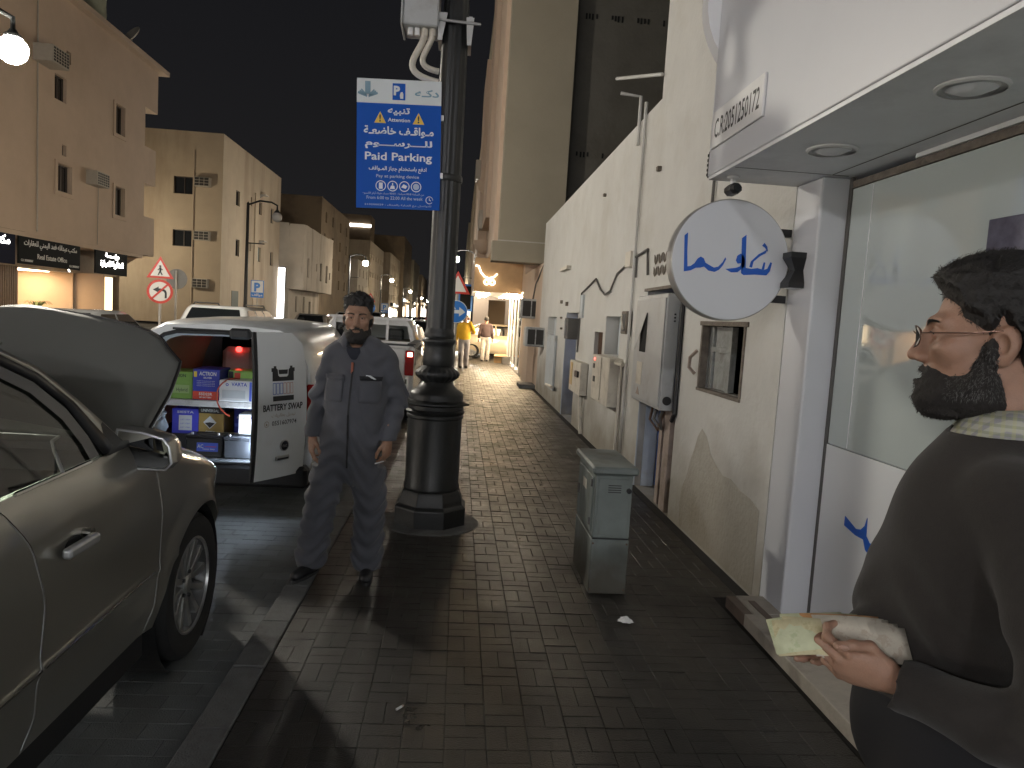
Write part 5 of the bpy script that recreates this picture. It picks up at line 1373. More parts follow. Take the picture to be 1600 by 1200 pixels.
def vehicle(name, label, cat, loc, rz, pt, L=4.6, W=1.8, H=1.5, kind='sedan', group='cars along the street', lit=False, front=False):
    """local y: 0 = rear bumper, L = nose"""
    v = thing(name, label, cat, loc, rz, group)
    hw = W / 2
    belt = H * 0.62
    trunk = {'sedan': belt + 0.0, 'suv': belt + 0.02, 'hatch': belt + 0.02, 'pickup': belt + 0.02}[kind]
    def ring(y, w, zb, zt, cr_=0.05):
        return [(-w * .88, y, zb), (w * .88, y, zb), (w * .97, y, zb + .10), (w, y, zb + (zt - zb) * .55), (w * .965, y, zt - .10), (w * .90, y, zt - .02), (w * .80, y, zt + cr_ * .4),
                (-w * .80, y, zt + cr_ * .4), (-w * .90, y, zt - .02), (-w * .965, y, zt - .10), (-w, y, zb + (zt - zb) * .55), (-w * .97, y, zb + .10)]
    st = [(0.0, hw * .90, .42, trunk - .14), (0.06, hw * .965, .30, trunk - .04), (0.35, hw, .24, trunk), (L * .3, hw, .22, belt + .02), (L * .66, hw, .22, belt), (L * .72, hw, .22, belt - .02),
          (L * .86, hw * .98, .24, belt - .14), (L * .96, hw * .92, .26, belt - .26), (L, hw * .80, .34, belt - .36)]
    MB().loft([ring(*s) for s in st]).build('body', pt, v, smooth=35)
    cab = {'sedan': (L * .10, L * .26, L * .53, L * .72), 'suv': (0.05, 0.42, L * .52, L * .72), 'hatch': (0.06, 0.55, L * .52, L * .72), 'pickup': (L * .40, L * .42, L * .58, L * .73)}[kind]
    b0, t0, t1, b1 = cab
    wb, wt = hw * .90, hw * .70
    zb, zt = belt - .02, H
    V = lambda i, j, k: ((-1 if i == 0 else 1) * (wb if k == 0 else wt), (b0 if k == 0 else t0) if j == 0 else (b1 if k == 0 else t1), zb if k == 0 else zt)
    g = MB()
    rings = []
    for f_ in (0, .3, .6, .82, .94, 1.0):
        k = f_; e = 1 - max(0, f_ - .8) * .35
        w_ = (wb + (wt - wb) * k ** 1.15) * e; y0 = b0 + (t0 - b0) * k + (0.0 if f_ < .9 else .06 * (f_ - .9) * 10); y1 = b1 + (t1 - b1) * k - (0 if f_ < .9 else .12 * (f_ - .9) * 10)
        z = zb + (zt - zb) * (1 - (1 - f_) ** 1.12)
        c = .10
        rings.append([(-w_ + c, y0, z), (w_ - c, y0, z), (w_, y0 + c, z), (w_, y1 - c, z), (w_ - c, y1, z), (-w_ + c, y1, z), (-w_, y1 - c, z), (-w_, y0 + c, z)])
    MB().loft(rings).build('cabin', pt, v, smooth=50)
    def gp(face, u, k):
        """point on the cabin side at fraction u along, k up, slightly proud"""
        w_ = wb + (wt - wb) * k ** 1.15
        y0 = b0 + (t0 - b0) * k; y1 = b1 + (t1 - b1) * k
        z = zb + (zt - zb) * (1 - (1 - k) ** 1.12)
        if face == 'r': return (w_ + .006, y0 + .1 + (y1 - y0 - .2) * u, z)
        if face == 'l': return (-w_ - .006, y0 + .1 + (y1 - y0 - .2) * u, z)
        if face == 'b': return ((-w_ + .12) + (2 * w_ - .24) * u, y0 - .008, z)
        return ((-w_ + .12) + (2 * w_ - .24) * u, y1 + .008, z)
    def pane(face, u0, u1, k0, k1, nm):
        q = MB()
        ks = [k0 + (k1 - k0) * i / 3 for i in range(4)]
        for i in range(3):
            a, b, c, d = gp(face, u0, ks[i]), gp(face, u1, ks[i]), gp(face, u1, ks[i + 1]), gp(face, u0, ks[i + 1])
            if face in ('r', 'b'): q.quad(a, b, c, d)
            else: q.quad(b, a, d, c)
        q.build(nm, M_glassdark, v)
    nside = 3 if kind == 'suv' else (1 if kind == 'pickup' else 2)
    for s in 'rl':
        for i in range(nside):
            pane(s, i / nside + .02, (i + 1) / nside - .03, .18, .84, 'side_window')
    pane('b', .02, .98, .2, .86, 'rear_window')
    pane('f', .02, .98, .1, .9, 'windscreen')
    r = min(.36, H * .215)
    for s in (-1, 1):
        for y in (L * .19, L * .81): 
            wheel(v, s * (hw - .10), y, r, .2, s)
        MB().cbox(s * hw * .72 - .14, s * hw * .72 + .14, -.012, .1, trunk - .30, trunk - .12, .012).build('tail_light', E_tail if lit else M_tail, v)
        MB().cbox(s * hw * .60 - .16, s * hw * .60 + .16, L - .22, L + .0, belt - .36, belt - .22, .02).build('headlight', E_head if front else M_glassdark, v)
        MB().cbox(s * (hw + .02) - .07, s * (hw + .02) + .09 * s if s < 0 else s * (hw + .02) + .09, L * .64, L * .64 + .12, belt - .02, belt + .12, .02).build('door_mirror', pt, v)
    MB().cbox(-hw * .93, hw * .93, -.05, .12, .28, .52, .03).build('rear_bumper', pt if kind != 'pickup' else M_galv, v)
    MB().box(-.26, .26, -.056, -.046, .56 if kind != 'sedan' else .60, .70 if kind != 'sedan' else .74).build('number_plate', M_plate, v)
    if kind == 'suv':
        for s in (-1, 1): MB().tube([(s * wt * .9, .6, H - .005), (s * wt * .9, .7, H + .05), (s * wt * .88, L * .5, H + .05), (s * wt * .88, L * .53, H - .01)], .02, 6).build('roof_rail', M_trim, v)
    return v

ZR = -0.10
suv = vehicle('parked_suv', 'white large suv with dark rear window and roof rails on the road behind the van', 'suv', (-5.85, 17.6, ZR), 0.0, P_white, 4.7, 1.92, 1.66, 'suv')
vehicle('parked_car', 'silver sedan on the far left of the road before the lit office', 'car', (-8.05, 14.4, ZR), 0.0, P_silver, 4.6, 1.8, 1.42, 'sedan')
vehicle('parked_car', 'dark sedan roof at the left edge over the raised bonnet', 'car', (-8.3, 8.6, ZR), 0.0, P_dark, 4.6, 1.8, 1.42, 'sedan')
vehicle('parked_car', 'silver hatchback with dark rear window on the road left of the mechanic\'s head', 'car', (-6.8, 33.5, ZR), 0.0, P_silver, 4.2, 1.8, 1.46, 'hatch')
vehicle('oncoming_pickup', 'white pickup facing the viewer beyond the silver hatchback', 'pickup', (-6.6, 46.5, ZR), math.pi, P_white, 5.0, 1.8, 1.62, 'pickup', front=False)
vehicle('parked_car', 'white sedan parked ahead of the pickup behind the big lamp post', 'car', (-1.75, 19.4, -0.08), 0.0, P_white, 4.5, 1.75, 1.42, 'sedan', lit=True)
for k, (x, y, p, kd, lt, lb) in enumerate(((-2.3, 62, P_red, 'sedan', True, 'red car with glowing tail lights far off left of the big post'), (-4.9, 72, P_dark, 'hatch', True, 'dark car with lit tail lights queueing far down the road'),
        (-2.6, 78, P_dark, 'suv', True, 'dark suv with lit tail lights ahead of the red car'), (-4.4, 52, P_silver, 'sedan', False, 'grey sedan far off beside the pickup cab'),
        (-8.8, 62, P_white, 'sedan', False, 'white sedan parked far along the left kerb'), (-8.8, 76, P_silver, 'suv', False, 'grey suv parked far along the left kerb'),
        (-4.8, 96, P_red, 'sedan', True, 'small red tailed car far down the road'), (-2.4, 100, P_white, 'suv', True, 'small white suv far down the right lane'), (-1.8, 32, P_dark, 'sedan', False, 'dark sedan parked under the far street lamp'),
        (-1.8, 39, P_silver, 'hatch', True, 'silver hatchback parked beyond the dark sedan'))):
    vehicle('distant_car', lb, 'car', (x, y, ZR), 0.0, p, 4.5, 1.8, 1.45 if kd != 'suv' else 1.7, kd, lit=lt)
vehicle('side_street_car', 'cream white sedan standing crosswise on the side street behind the walking men', 'car', (-0.3, 30.9, -0.02), -math.pi / 2, P_cream, 4.6, 1.8, 1.45, 'sedan')

# ------------------------------------------------------------------ the pickup ahead of the van
pk = thing('white_pickup', 'white pickup with ladder rack bars and one lit red tail light just behind the mechanic', 'pickup', (-1.53, 10.75, -0.08))
PL, PW2 = 5.0, 0.90
bed = MB()
bed.cbox(PW2 - .10, PW2, 0.02, 1.95, .45, 1.25, .035)
bed.cbox(-PW2, -PW2 + .10, 0.02, 1.95, .45, 1.25, .035)
bed.cbox(-PW2 + .10, PW2 - .10, 1.85, 1.95, .45, 1.24, .01)
bed.box(-PW2 + .10, PW2 - .10, .05, 1.85, .55, .62)
bed.build('bed', P_white, pk)
tg = MB().cbox(-PW2 + .13, PW2 - .13, -.02, .06, .58, 1.22, .02)
tgo = tg.build('tailgate', P_white, pk)
MB().box(-.2, .2, -.03, -.021, .98, 1.05).build('handle', M_trim, tgo)
MB().box(-.30, .30, -.026, -.0205, .72, .86).build('pressed_panel', P_white, tgo)
MB().box(-PW2 + .02, PW2 - .02, -.01, .10, 1.251, 1.275).build('rail_cap', M_trim, pk)
MB().box(PW2 - .11, PW2 + .01, -.02, 1.95, 1.2755, 1.29).build('rail_cap', M_trim, pk); MB().box(-PW2 - .01, -PW2 + .11, .1005, 1.95, 1.2505, 1.29).build('rail_cap', M_trim, pk)
for s in (-1, 1):
    MB().cbox(s * .83 - .065, s * .83 + .065, -.03, .10, .82, 1.19, .012).build('tail_light', M_tail, pk)
    MB().cbox(s * .835 - .035, s * .835 + .035, -.038, -.028, 1.10, 1.16, .003).build('lit_lamp', mk_emit('tail_lamp_glow', (1.0, 0.30, 0.22), 16.0) if s > 0 else E_tail, pk)
MB().cbox(-.85, .85, -.12, .02, .38, .55, .02).build('rear_bumper', M_galv, pk)
MB().box(-.25, .25, -.126, -.119, .40, .53).build('number_plate', M_plate, pk)
def ring2(y, w, zb, zt): return [(-w * .9, y, zb), (w * .9, y, zb), (w, y, zb + .15), (w, y, zt - .12), (w * .9, y, zt), (-w * .9, y, zt), (-w, y, zt - .12), (-w, y, zb + .15)]
MB().loft([ring2(1.97, .9, .4, 1.08), (ring2(3.6, .9, .35, 1.08)), ring2(4.3, .88, .4, 1.0), ring2(5.0, .8, .45, .85)]).build('body', P_white, pk, smooth=35)
# cab shell with a real rear window opening
cr2 = []
zt_ = 1.64
for y, wb_, wt_, z1 in ((2.02, .82, .66, zt_ - .03), (2.10, .83, .68, zt_), (3.0, .83, .69, zt_), (3.2, .83, .66, zt_ - .03)):
    cr2.append([(-wb_, y, 1.07), (wb_, y, 1.07), (wt_ + .05, y, z1 - .14), (wt_ - .04, y, z1), (-wt_ + .04, y, z1), (-wt_ - .05, y, z1 - .14)])
cabm = MB().loft(cr2, cap0=False)
cabm.add([(-.82, 2.02, 1.07), (.82, 2.02, 1.07), (.71, 2.02, zt_ - .17), (.62, 2.02, zt_ - .03), (-.62, 2.02, zt_ - .03), (-.71, 2.02, zt_ - .17),
          (-.72, 2.02, 1.14), (.72, 2.02, 1.14), (.63, 2.02, zt_ - .13), (-.63, 2.02, zt_ - .13)],
         [(0, 1, 7, 6), (1, 2, 8, 7), (2, 3, 4, 5, 9, 8), (5, 0, 6, 9)])
cabm.build('cabin', P_white, pk, smooth=35)
MB().quad((-.72, 2.03, 1.14), (.72, 2.03, 1.14), (.63, 2.03, zt_ - .13), (-.63, 2.03, zt_ - .13)).build('rear_window', mk_glass('pickup_glass', (0.75, 0.78, 0.78)), pk)
MB().box(-.70, .70, 2.2, 3.1, 1.0, 1.25).build('seat', mk('car_seat_beige', (0.30, 0.26, 0.20), rough=0.85), pk)
for x in (-.42, .42):
    MB().cbox(x - .14, x + .14, 2.25, 2.36, 1.2, 1.45, .03).build('head_rest', M_trim, pk)
bars = []
for x in (-.60, -.30, .0, .30):
    MB().box(x - .022, x + .022, 1.90, 1.94, 1.25, 1.60).build('rack_bar', M_white, pk)
MB().box(-.70, .72, 1.89, 1.945, 1.6005, 1.64).build('rack_bar', M_white, pk)
for s in (-1, 1):
    q = MB(); pts = [(s * .835, 2.2, 1.12), (s * .835, 3.0, 1.12), (s * .735, 2.95, zt_ - .16), (s * .735, 2.2, zt_ - .16)]
    q.quad(*(pts if s > 0 else pts[::-1])); q.build('side_window', M_glassdark, pk)
    for y in (.95, 4.0): wheel(pk, s * .78, y, .34, .22, s)
    MB().cbox(s * .98 - .09, s * .98 + .09, 3.25, 3.33, 1.05, 1.25, .02).build('door_mirror', M_trim, pk)

# ================================================================== the van with open rear doors
M_vanwhite = mk('van_white', (0.78, 0.81, 0.82), rough=0.32, var=0.03, scale=2, coat=0.6, stain=(0.60, 0.60, 0.58), stain_scale=1.2, stain_lo=0.55, stain_hi=0.8)
M_vaninside = mk('van_inside_panel', (0.66, 0.48, 0.33), rough=0.8, var=0.1, scale=4)
M_rubber = mk('rubber_seal', (0.02, 0.021, 0.022), rough=0.6, var=0.1)
VX, VY, VZ = -1.96, 6.22, -0.08
van = thing('service_van', 'small white service van with open rear doors and shelves of car batteries', 'van', (VX, VY, VZ), rz=0.03)
HWv = 0.86
def vring(y, w, zb, zt, inset=0.0):
    w -= inset; zt -= inset
    pts = [(w * .93, zb), (w * .985, zb + .12), (w, .75), (w * .98, .98), (w * .91, zt - .32), (w * .835, zt - .17), (w * .75, zt - .085), (w * .60, zt - .02), (0.0, zt + .008)]
    return [(x, y, z) for x, z in pts] + [(-x, y, z) for x, z in pts[-2::-1]]
st = [(0.0, .775, .30, 1.54), (0.05, .785, .24, 1.56), (0.5, .795, .20, 1.585), (1.6, .80, .20, 1.60), (2.5, .79, .20, 1.58)]
outer = [vring(*s) for s in st]
body = MB(); body.loft(outer, cap0=False, cap1=False)
body.loft([vring(2.5, .79, .20, 1.58), vring(2.56, .78, .2, 1.57), [(x * .98, 2.9 if z > .95 else 2.62, min(z, 1.42)) for x, _, z in vring(2.5, .86, .2, 1.64)],
           [(x * .96, 3.2 if z > .90 else 3.2, min(z, 1.0)) for x, _, z in vring(2.5, .79, .2, 1.58)], [(x * .86, 3.86, min(z, .82)) for x, _, z in vring(2.5, .79, .24, 1.58)]], cap0=False)
# rear face ring round the opening
op = [(.655, .40), (.68, .55), (.685, .80), (.67, 1.0), (.60, 1.24), (.53, 1.365), (.46, 1.425), (.36, 1.455), (0.0, 1.465)]
opn = [(x, 0.0, z) for x, z in op] + [(-x, 0.0, z) for x, z in op[-2::-1]]
body.loft([outer[0], opn], False, False)
body.loft([opn, [(x * .97, .07, z * .985 if z > .8 else z) for x, y, z in opn]], False, False)
body.build('body', M_vanwhite, van, smooth=35)
inn = [vring(y, .735, .36, 1.50) for y in (.07, 1.75)]
ib = MB().loft(inn, False, False); ib.f = [tuple(reversed(f)) for f in ib.f]
ib.build('lining', M_vaninside, van, smooth=35)
MB().box(-.70, .70, 0.03, 2.5, .33, .38).build('cargo_floor', mk('cargo_floor_grey', (0.13, 0.14, 0.15), rough=0.6, var=0.3), van)
MB().box(-.70, .70, 2.45, 2.47, .38, 1.5).build('front_bulkhead', M_black, van)
rb_ = MB(); 
for z in (.98, 1.12): rb_.cbox(-.675, -.655, .62, .70, z, z + .09, .008)
rb_.build('panel_slot', M_black, van)
MB().box(-.69, -.664, .55, .78, .4, 1.28).build('lining_pillar', mk('lining_cream', (0.66, 0.54, 0.40), rough=0.75), van)
# rubber seal round the opening
seal = [(x, -.012, z) for x, _, z in opn]
MB().tube([(x * 1.015, -.014, z + (.012 if z > 1.3 else 0)) for x, _, z in opn], .017, 6).build('door_seal', M_rubber, van, smooth=True)
MB().cbox(-.745, .745, -.13, .10, .20, .385, .03).build('rear_bumper', M_trim, van)
MB().cbox(-.68, .68, -.10, .02, .386, .405, .006).build('sill_plate', mk('sill_grey', (0.10, 0.11, 0.12), rough=0.5, var=0.3), van)
MB().box(-.40, .16, -.016, .0, 1.482, 1.500).build('roof_edge_trim', M_rubber, van)
MB().cbox(.06, .23, -.055, .02, 1.43, 1.52, .02).build('roof_corner_trim', M_rubber, van)
for s in (-1, 1):
    MB().cbox(s * .735 - .038, s * .735 + .038, -.03, .14, .76, 1.08, .015).build('tail_light', M_tail, van)
    for y in (.75, 3.15): wheel(van, s * .69, y, .29, .19, s)
    q = MB(); q.cbox(s * .88 - .1, s * .88 + .1, 2.75, 2.85, .98, 1.2, .03).build('door_mirror', M_trim, van)
q = MB().quad((.784, 1.95, 1.0), (.784, 2.5, 1.0), (.69, 2.45, 1.38), (.69, 1.98, 1.38)); q.build('side_window', M_glassdark, van)
MB().box(.798, .811, 1.0, 1.75, .76, .82).build('side_rail', M_trim, van)
# shelf
sf = MB(); sf.cbox(-.67, .67, 0.10, .75, .83, .885, .006)
sfo = sf.build('shelf', mk('shelf_white', (0.55, 0.56, 0.56), rough=0.5, var=0.1, stain=(0.3, 0.29, 0.28), stain_scale=6), van)
# passenger seat seen through the cargo room, its pink painted for red tail light
MB().cbox(-.45, -.12, 1.55, 1.72, .9, 1.27, .05).build('seat_back', mk('seat_red_lit', (0.55, 0.36, 0.32), rough=0.8), van)
MB().cyl((-.27, 1.52, 1.25), (-.27, 1.55, 1.25), .03, n=12).build('red_glow_spot', mk_emit('red_spot_glow', (1.0, 0.05, 0.04), 5.0), van)  # red glow spot added for the tail light shining in from ahead
# cargo lamp at the right edge of the opening, lit
MB().cbox(.285, .315, .0, .03, .46, .72, .004).build('cargo_lamp', mk_emit('cargo_lamp', (0.74, 0.86, 1.0), 190.0), van)
MB().cbox(.3155, .34, .0, .05, .44, .74, .004).build('lamp_holder', M_trim, van)
# right rear door, ajar: hinge line at x = .80
DW = .555
PHI = math.radians(57)
door = thing('rear_door', None, None)
for k in ('label', 'category'):
    if k in door: del door[k]
door.parent = van
door.location = (.69, -.03, 0); door.rotation_euler = (0, 0, PHI)      # local x runs from the hinge towards -x
prof = [(.0, .335), (.0, .75), (-.004, 1.0), (-.018, 1.25), (-.040, 1.40), (-.075, 1.47)]
def doutline(inset=0.0):
    right = [(-.02 + x, z) for x, z in prof]
    return [(-DW, .335 - .0), *right, (-.25, 1.515), (-DW, 1.53)]
pm = MB()
ol = doutline()
bulge = lambda x, z: -.055 + .04 * ((z - .85) / .65) ** 2 + .012 * ((x + .28) / .28) ** 2
n_ = 14
rows = []
for j in range(n_ + 1):
    t = j / n_
    # right edge point at height t
    z = .335 + t * (1.18)
    xr = -.02 + np.interp(z, [p[1] for p in prof] + [1.515], [p[0] for p in prof] + [-.17])
    row = []
    for i in range(9):
        u = i / 8
        x = -DW + (xr + DW) * u
        row.append((x, bulge(x, z), z))
    rows.append(row)
pm.grid(rows)
do = pm.build('door_skin', M_vanwhite, door, smooth='all', solid=0.0)
back = MB(); back.grid([[(x, .028, z) for x, y, z in r] for r in rows]); back.f = [tuple(reversed(f)) for f in back.f]
edge = MB()
def rim(seq):
    edge.loft([[(x, y, z) for x, y, z in seq], [(x, .028, z) for x, y, z in seq]], False, False, False)
rim([r[0] for r in rows][::-1]); rim([r[-1] for r in rows]); rim(rows[0]); rim(rows[-1][::-1])
back.v, back.f = back.v, back.f
back.build('door_lining', M_vanwhite, door, smooth=True)
edge.build('door_edge', M_rubber, door)
MB().tube([(r[0][0] - .008, r[0][1] + .03, r[0][2]) for r in rows], .017, 6).build('door_seal', M_rubber, door, smooth=True)
def on_door(x, z, lift=.002):
    """frame on the curved door skin, outward normal = -y"""
    e = .01
    p = Vector((x, bulge(x, z), z)); px_ = Vector((e, bulge(x + e, z) - p.y, 0)); pz_ = Vector((0, bulge(x, z + e) - p.y, e))
    m = frame(p, px_, pz_); m.translation = p + m.to_3x3() @ Vector((0, 0, lift)); return m
M_print = mk('black_vinyl_print', (0.02, 0.022, 0.024), rough=0.5, var=0)
M_faint = mk('faded_orange_print', (0.42, 0.33, 0.25), rough=0.5, var=0)
M_pblue = mk('blue_print', (0.12, 0.20, 0.48), rough=0.5, var=0)
M_ppink = mk('pink_print', (0.52, 0.33, 0.28), rough=0.5, var=0)
XC = -.305
def decal(name, polys, x, z, mat, lift=.002):
    mb = MB(); M = on_door(x, z, lift)
    for p in polys: mb.prism(p, 0, .0015, M)
    return mb.build(name, mat, do)
# battery emblem
decal('battery_emblem', [[(-.115, -.045), (.115, -.045), (.115, .03), (.125, .03), (.125, .06), (.10, .06), (.10, .075), (.075, .075), (.075, .06), (.06, .045), (.055, .0), (.04, -.012), (-.04, -.012), (-.055, .0), (-.06, .045), (-.075, .06), (-.075, .075), (-.10, .075), (-.10, .06), (-.125, .06), (-.125, .03), (-.115, .03)],
                         [(-.045, .01), (.045, .01), (.05, .045), (-.05, .045)], [(-.112, -.205), (.112, -.205), (.112, -.165), (-.112, -.165)]], XC, 1.175, M_print)
cells_ = lambda x0, n: [q for k in range(n) for q in ([(x0 + k * .037, -.152), (x0 + k * .037 + .032, -.152), (x0 + k * .037 + .032, -.147), (x0 + k * .037, -.147)], [(x0 + k * .037, -.065), (x0 + k * .037 + .032, -.065), (x0 + k * .037 + .032, -.06), (x0 + k * .037, -.06)],
                     [(x0 + k * .037, -.147), (x0 + k * .037 + .004, -.147), (x0 + k * .037 + .004, -.065), (x0 + k * .037, -.065)], [(x0 + k * .037 + .028, -.147), (x0 + k * .037 + .032, -.147), (x0 + k * .037 + .032, -.065), (x0 + k * .037 + .028, -.065)])]
decal('battery_cells', cells_(-.112, 3), XC, 1.175, M_pblue)
decal('battery_cells', cells_(.0, 3), XC, 1.175, M_ppink)
lettering('door_lettering', 'BATTERY SWAP', M_print, do, on_door(XC + .005, .895), height=.050, width=.43, bold=0.03)
lettering('door_lettering', 'تبديل بطاريات', M_faint, do, on_door(XC + .01, .835), height=.035, width=.26, arab=True)
lettering('door_lettering', '0551607974', M_print, do, on_door(XC + .02, .775), height=.036, width=.27, bold=0.01)
rg = MB(); M_ = on_door(XC - .165, .79)
for i in range(16):
    a0, a1 = i * math.pi / 8, (i + 1) * math.pi / 8
    rg.quad(*[(r_ * math.cos(a), r_ * math.sin(a), 0) for r_, a in ((.02, a0), (.024, a0), (.024, a1), (.02, a1))], M_)
rg.prism([(-.008, -.008), (.0, -.012), (.01, -.004), (.004, .0), (-.003, .006), (-.008, .01)], 0, .001, M_)
rg.build('phone_mark', M_faint, do)
bd = MB().lathe([(.0, .012), (.036, .012), (.040, .009), (.043, .0)][::-1], 28, on_door(XC + .03, .60, .0)).build('maker_badge', mk('badge_dark', (0.05, 0.05, 0.06), rough=0.25, metal=0.4, var=0), door, smooth=30)
tr_ = MB(); tr_.lathe([(.046, .0), (.047, .010), (.040, .013), (.039, .0)], 28, on_door(XC + .03, .60, .0), caps=False); tr_.build('badge_ring', M_galv, door, smooth=30)
lettering('badge_letters', 'FIAT', M_galv, bd, on_door(XC + .03, .588, .0135), height=.022, width=.05)
MB().cbox(-.075, .075, -.018, .018, .0, .016, .006, on_door(XC + .015, .50, .0)).build('door_handle', M_galv, door)
MB().box(-.06, .06, -.012, .002, .0165, .018, on_door(XC + .015, .50, .0)).build('handle_recess', M_trim, door)
MB().box(-DW * .98, -.04, bulge(-.3, .45) - .03, bulge(-.3, .45) - .0, .345, .375)
# left rear door swung right round against the side
ldoor = thing('rear_door', None, None)
for k in ('label', 'category'):
    if k in ldoor: del ldoor[k]
ldoor.parent = van; ldoor.location = (-.70, -.03, 0); ldoor.rotation_euler = (0, 0, math.radians(-118))
MB().cbox(0.02, .70, -.03, .02, .34, 1.42, .015).build('door_skin', M_vanwhite, ldoor)
MB().box(0.10, .64, .021, .03, .45, .95).build('door_lining', M_trim, ldoor)
hg_ = MB()
for z in (.6, 1.3): hg_.cbox(-.79, -.74, -.045, .03, z, z + .08, .006)
hg_.build('hinge', M_rubber, van)

# ------------------------------------------------------------------ batteries and boxes in the van
VM = T(VX - .11, VY, VZ) @ RZ(.03)
def ptype(n, c, rough=0.45): return mk(n, c, rough=rough, var=0.06, scale=14, coat=0.3)
C_green = ptype('box_green', (0.22, 0.42, 0.08)); C_blue = ptype('box_blue', (0.02, 0.035, 0.33)); C_red = ptype('label_red', (0.55, 0.045, 0.02))
C_white = ptype('box_white', (0.55, 0.57, 0.58)); C_gold = ptype('box_gold', (0.30, 0.205, 0.055)); C_black = ptype('box_black', (0.012, 0.012, 0.013)); C_sky = ptype('label_sky', (0.06, 0.11, 0.55))
C_grey = mk('grey_battery', (0.10, 0.11, 0.13), rough=0.45, var=0.2, scale=12); C_violet = ptype('box_violet', (0.045, 0.05, 0.45)); C_yel = ptype('label_yellow', (0.6, 0.45, 0.03))
def carton(name, label, cat, x0, x1, y0, y1, z0, z1, mat, rz=0.0, group='boxed car batteries in the van', ch=.006):
    """van-local placing: the front face looks out of the rear opening"""
    cx_, cy_ = (x0 + x1) / 2, (y0 + y1) / 2
    r = thing(name, label, cat, M=VM @ T(cx_, cy_, z0) @ RZ(rz), group=group)
    w, d, h = x1 - x0, y1 - y0, z1 - z0
    b = MB().cbox(-w / 2, w / 2, -d / 2, d / 2, 0, h, ch).build('carton', mat, r)
    r['dims'] = (w, d, h)
    return r, w, d, h
def face_q(r, nm, mat, d, x0, x1, z0, z1, lift=.0012):
    return MB().box(x0, x1, -d / 2 - lift - .001, -d / 2 - lift + .0006, z0, z1).build(nm, mat, r)
def face_t(r, txt, mat, d, x, z, h, w=None, bold=.02, lift=.004):
    return lettering('print', txt, mat, r, frame((x, -d / 2 - lift, z), (1, 0, 0), (0, 0, 1)), height=h, width=w, bold=bold)
ZSH = .886
r, w, d, h = carton('battery_box', 'green battery carton at the left end of the van shelf', 'box', -.40, -.17, .13, .45, ZSH, ZSH + .235, C_green)
face_t(r, 'MARION', M_print, d, .0, h * .80, .026, .12); face_q(r, 'pale_panel', ptype('pale_green', (0.34, 0.50, 0.20)), d, -.08, .09, .05, .12); face_t(r, 'Hybrid', M_print, d, .03, .065, .03, .09, .0)
r, w, d, h = carton('battery_box', 'dark blue battery carton with red band on the van shelf', 'box', -.165, .055, .115, .45, ZSH, ZSH + .265, C_blue)
face_q(r, 'red_band', C_red, d, -w / 2 + .004, w / 2 - .004, .004, .075); face_t(r, 'ACTRON', C_white, d, .015, h * .80, .032, .14); face_t(r, 'SILVER', C_white, d, .015, h * .70, .015, .07); face_t(r, '55D23R', C_white, d, .0, .042, .022, .11); face_t(r, 'MF BATTERY', C_white, d, 0, .018, .012, .1)
face_q(r, 'yellow_flash', C_yel, d, -w / 2 + .01, -w / 2 + .035, h * .74, h * .92)
for k in range(4): face_t(r, 'sealed maintenance free', C_white, d, 0, .12 + k * .014, .007, .15, 0)
r, w, d, h = carton('battery_box', 'white battery carton with blue brand print at the right end of the van shelf', 'box', .062, .335, .09, .30, ZSH, ZSH + .185, C_white)
face_t(r, 'VARTA', C_blue, d, .03, h * .74, .03, .13); face_q(r, 'pale_print', ptype('print_pale', (0.40, 0.43, 0.45)), d, -.11, .08, .03, .10); face_q(r, 'blue_edge', C_sky, d, .115, w / 2 - .003, .01, h - .01)
face_t(r, 'o', C_blue, d, -.07, h * .73, .035, None)
r, w, d, h = carton('battery_box', 'blue battery carton at the far right on the van shelf', 'box', .345, .50, .10, .34, ZSH, ZSH + .17, C_blue)
face_q(r, 'white_label', C_white, d, -.06, .0, .03, .13)
r, w, d, h = carton('battery_box', 'small green and red carton lying on top behind the white battery carton', 'box', .07, .30, .32, .56, ZSH, ZSH + .25, C_green)
face_q(r, 'red_print', C_red, d, -.06, -.01, .18, .23); face_q(r, 'dark_print', M_print, d, -.11, -.07, .17, .24)
# lower tier: stands on a low deck of batteries
ZD = .545
dk = MB().box(-.68, .68, .36, .75, .381, .545).build('lower_deck', mk('deck_dark', (0.04, 0.04, 0.045), rough=0.7), van)
r, w, d, h = carton('battery_box', 'violet blue battery carton with white label panel in the lower left of the van', 'box', -.42, -.19, .365, .62, ZD, ZD + .225, C_violet, .05)
face_q(r, 'white_label', C_white, d, -.055, .055, .03, .165); face_t(r, 'SIESTA', C_white, d, 0, h * .82, .02, .14); 
for k in range(3): face_t(r, 'LIST ITEM'[0:9], C_sky, d, -.0, .05 + k * .035, .012, .08, 0)
r, w, d, h = carton('battery_box', 'gold and black battery carton with white diamond in the van', 'box', -.18, .045, .36, .66, ZD, ZD + .25, C_gold, -.06)
face_q(r, 'black_band', C_black, d, -w / 2 + .003, w / 2 - .003, h * .76, h - .004); face_t(r, 'UNIVERSAL', C_white, d, -.01, h * .82, .024, .16); face_t(r, 'CAPITAL', C_white, d, 0, .016, .018, .09)
MB().prism([(-.058, .11), (0, .052), (.058, .11), (0, .168)], .0008, .002, frame((-.01, -d / 2 - .0015, 0), (1, 0, 0), (0, 0, 1))).build('hazard_diamond', C_white, r)
MB().prism([(-.045, .105), (0, .06), (.045, .105), (0, .112)], .0025, .003, frame((-.01, -d / 2 - .0015, 0), (1, 0, 0), (0, 0, 1))).build('hazard_mark', C_black, r)
MB().cbox(-w / 2 - .002, w / 2 + .002, -d / 2 + .001, d / 2, h * .74, h + .003, .004).build('box_lid', C_black, r)
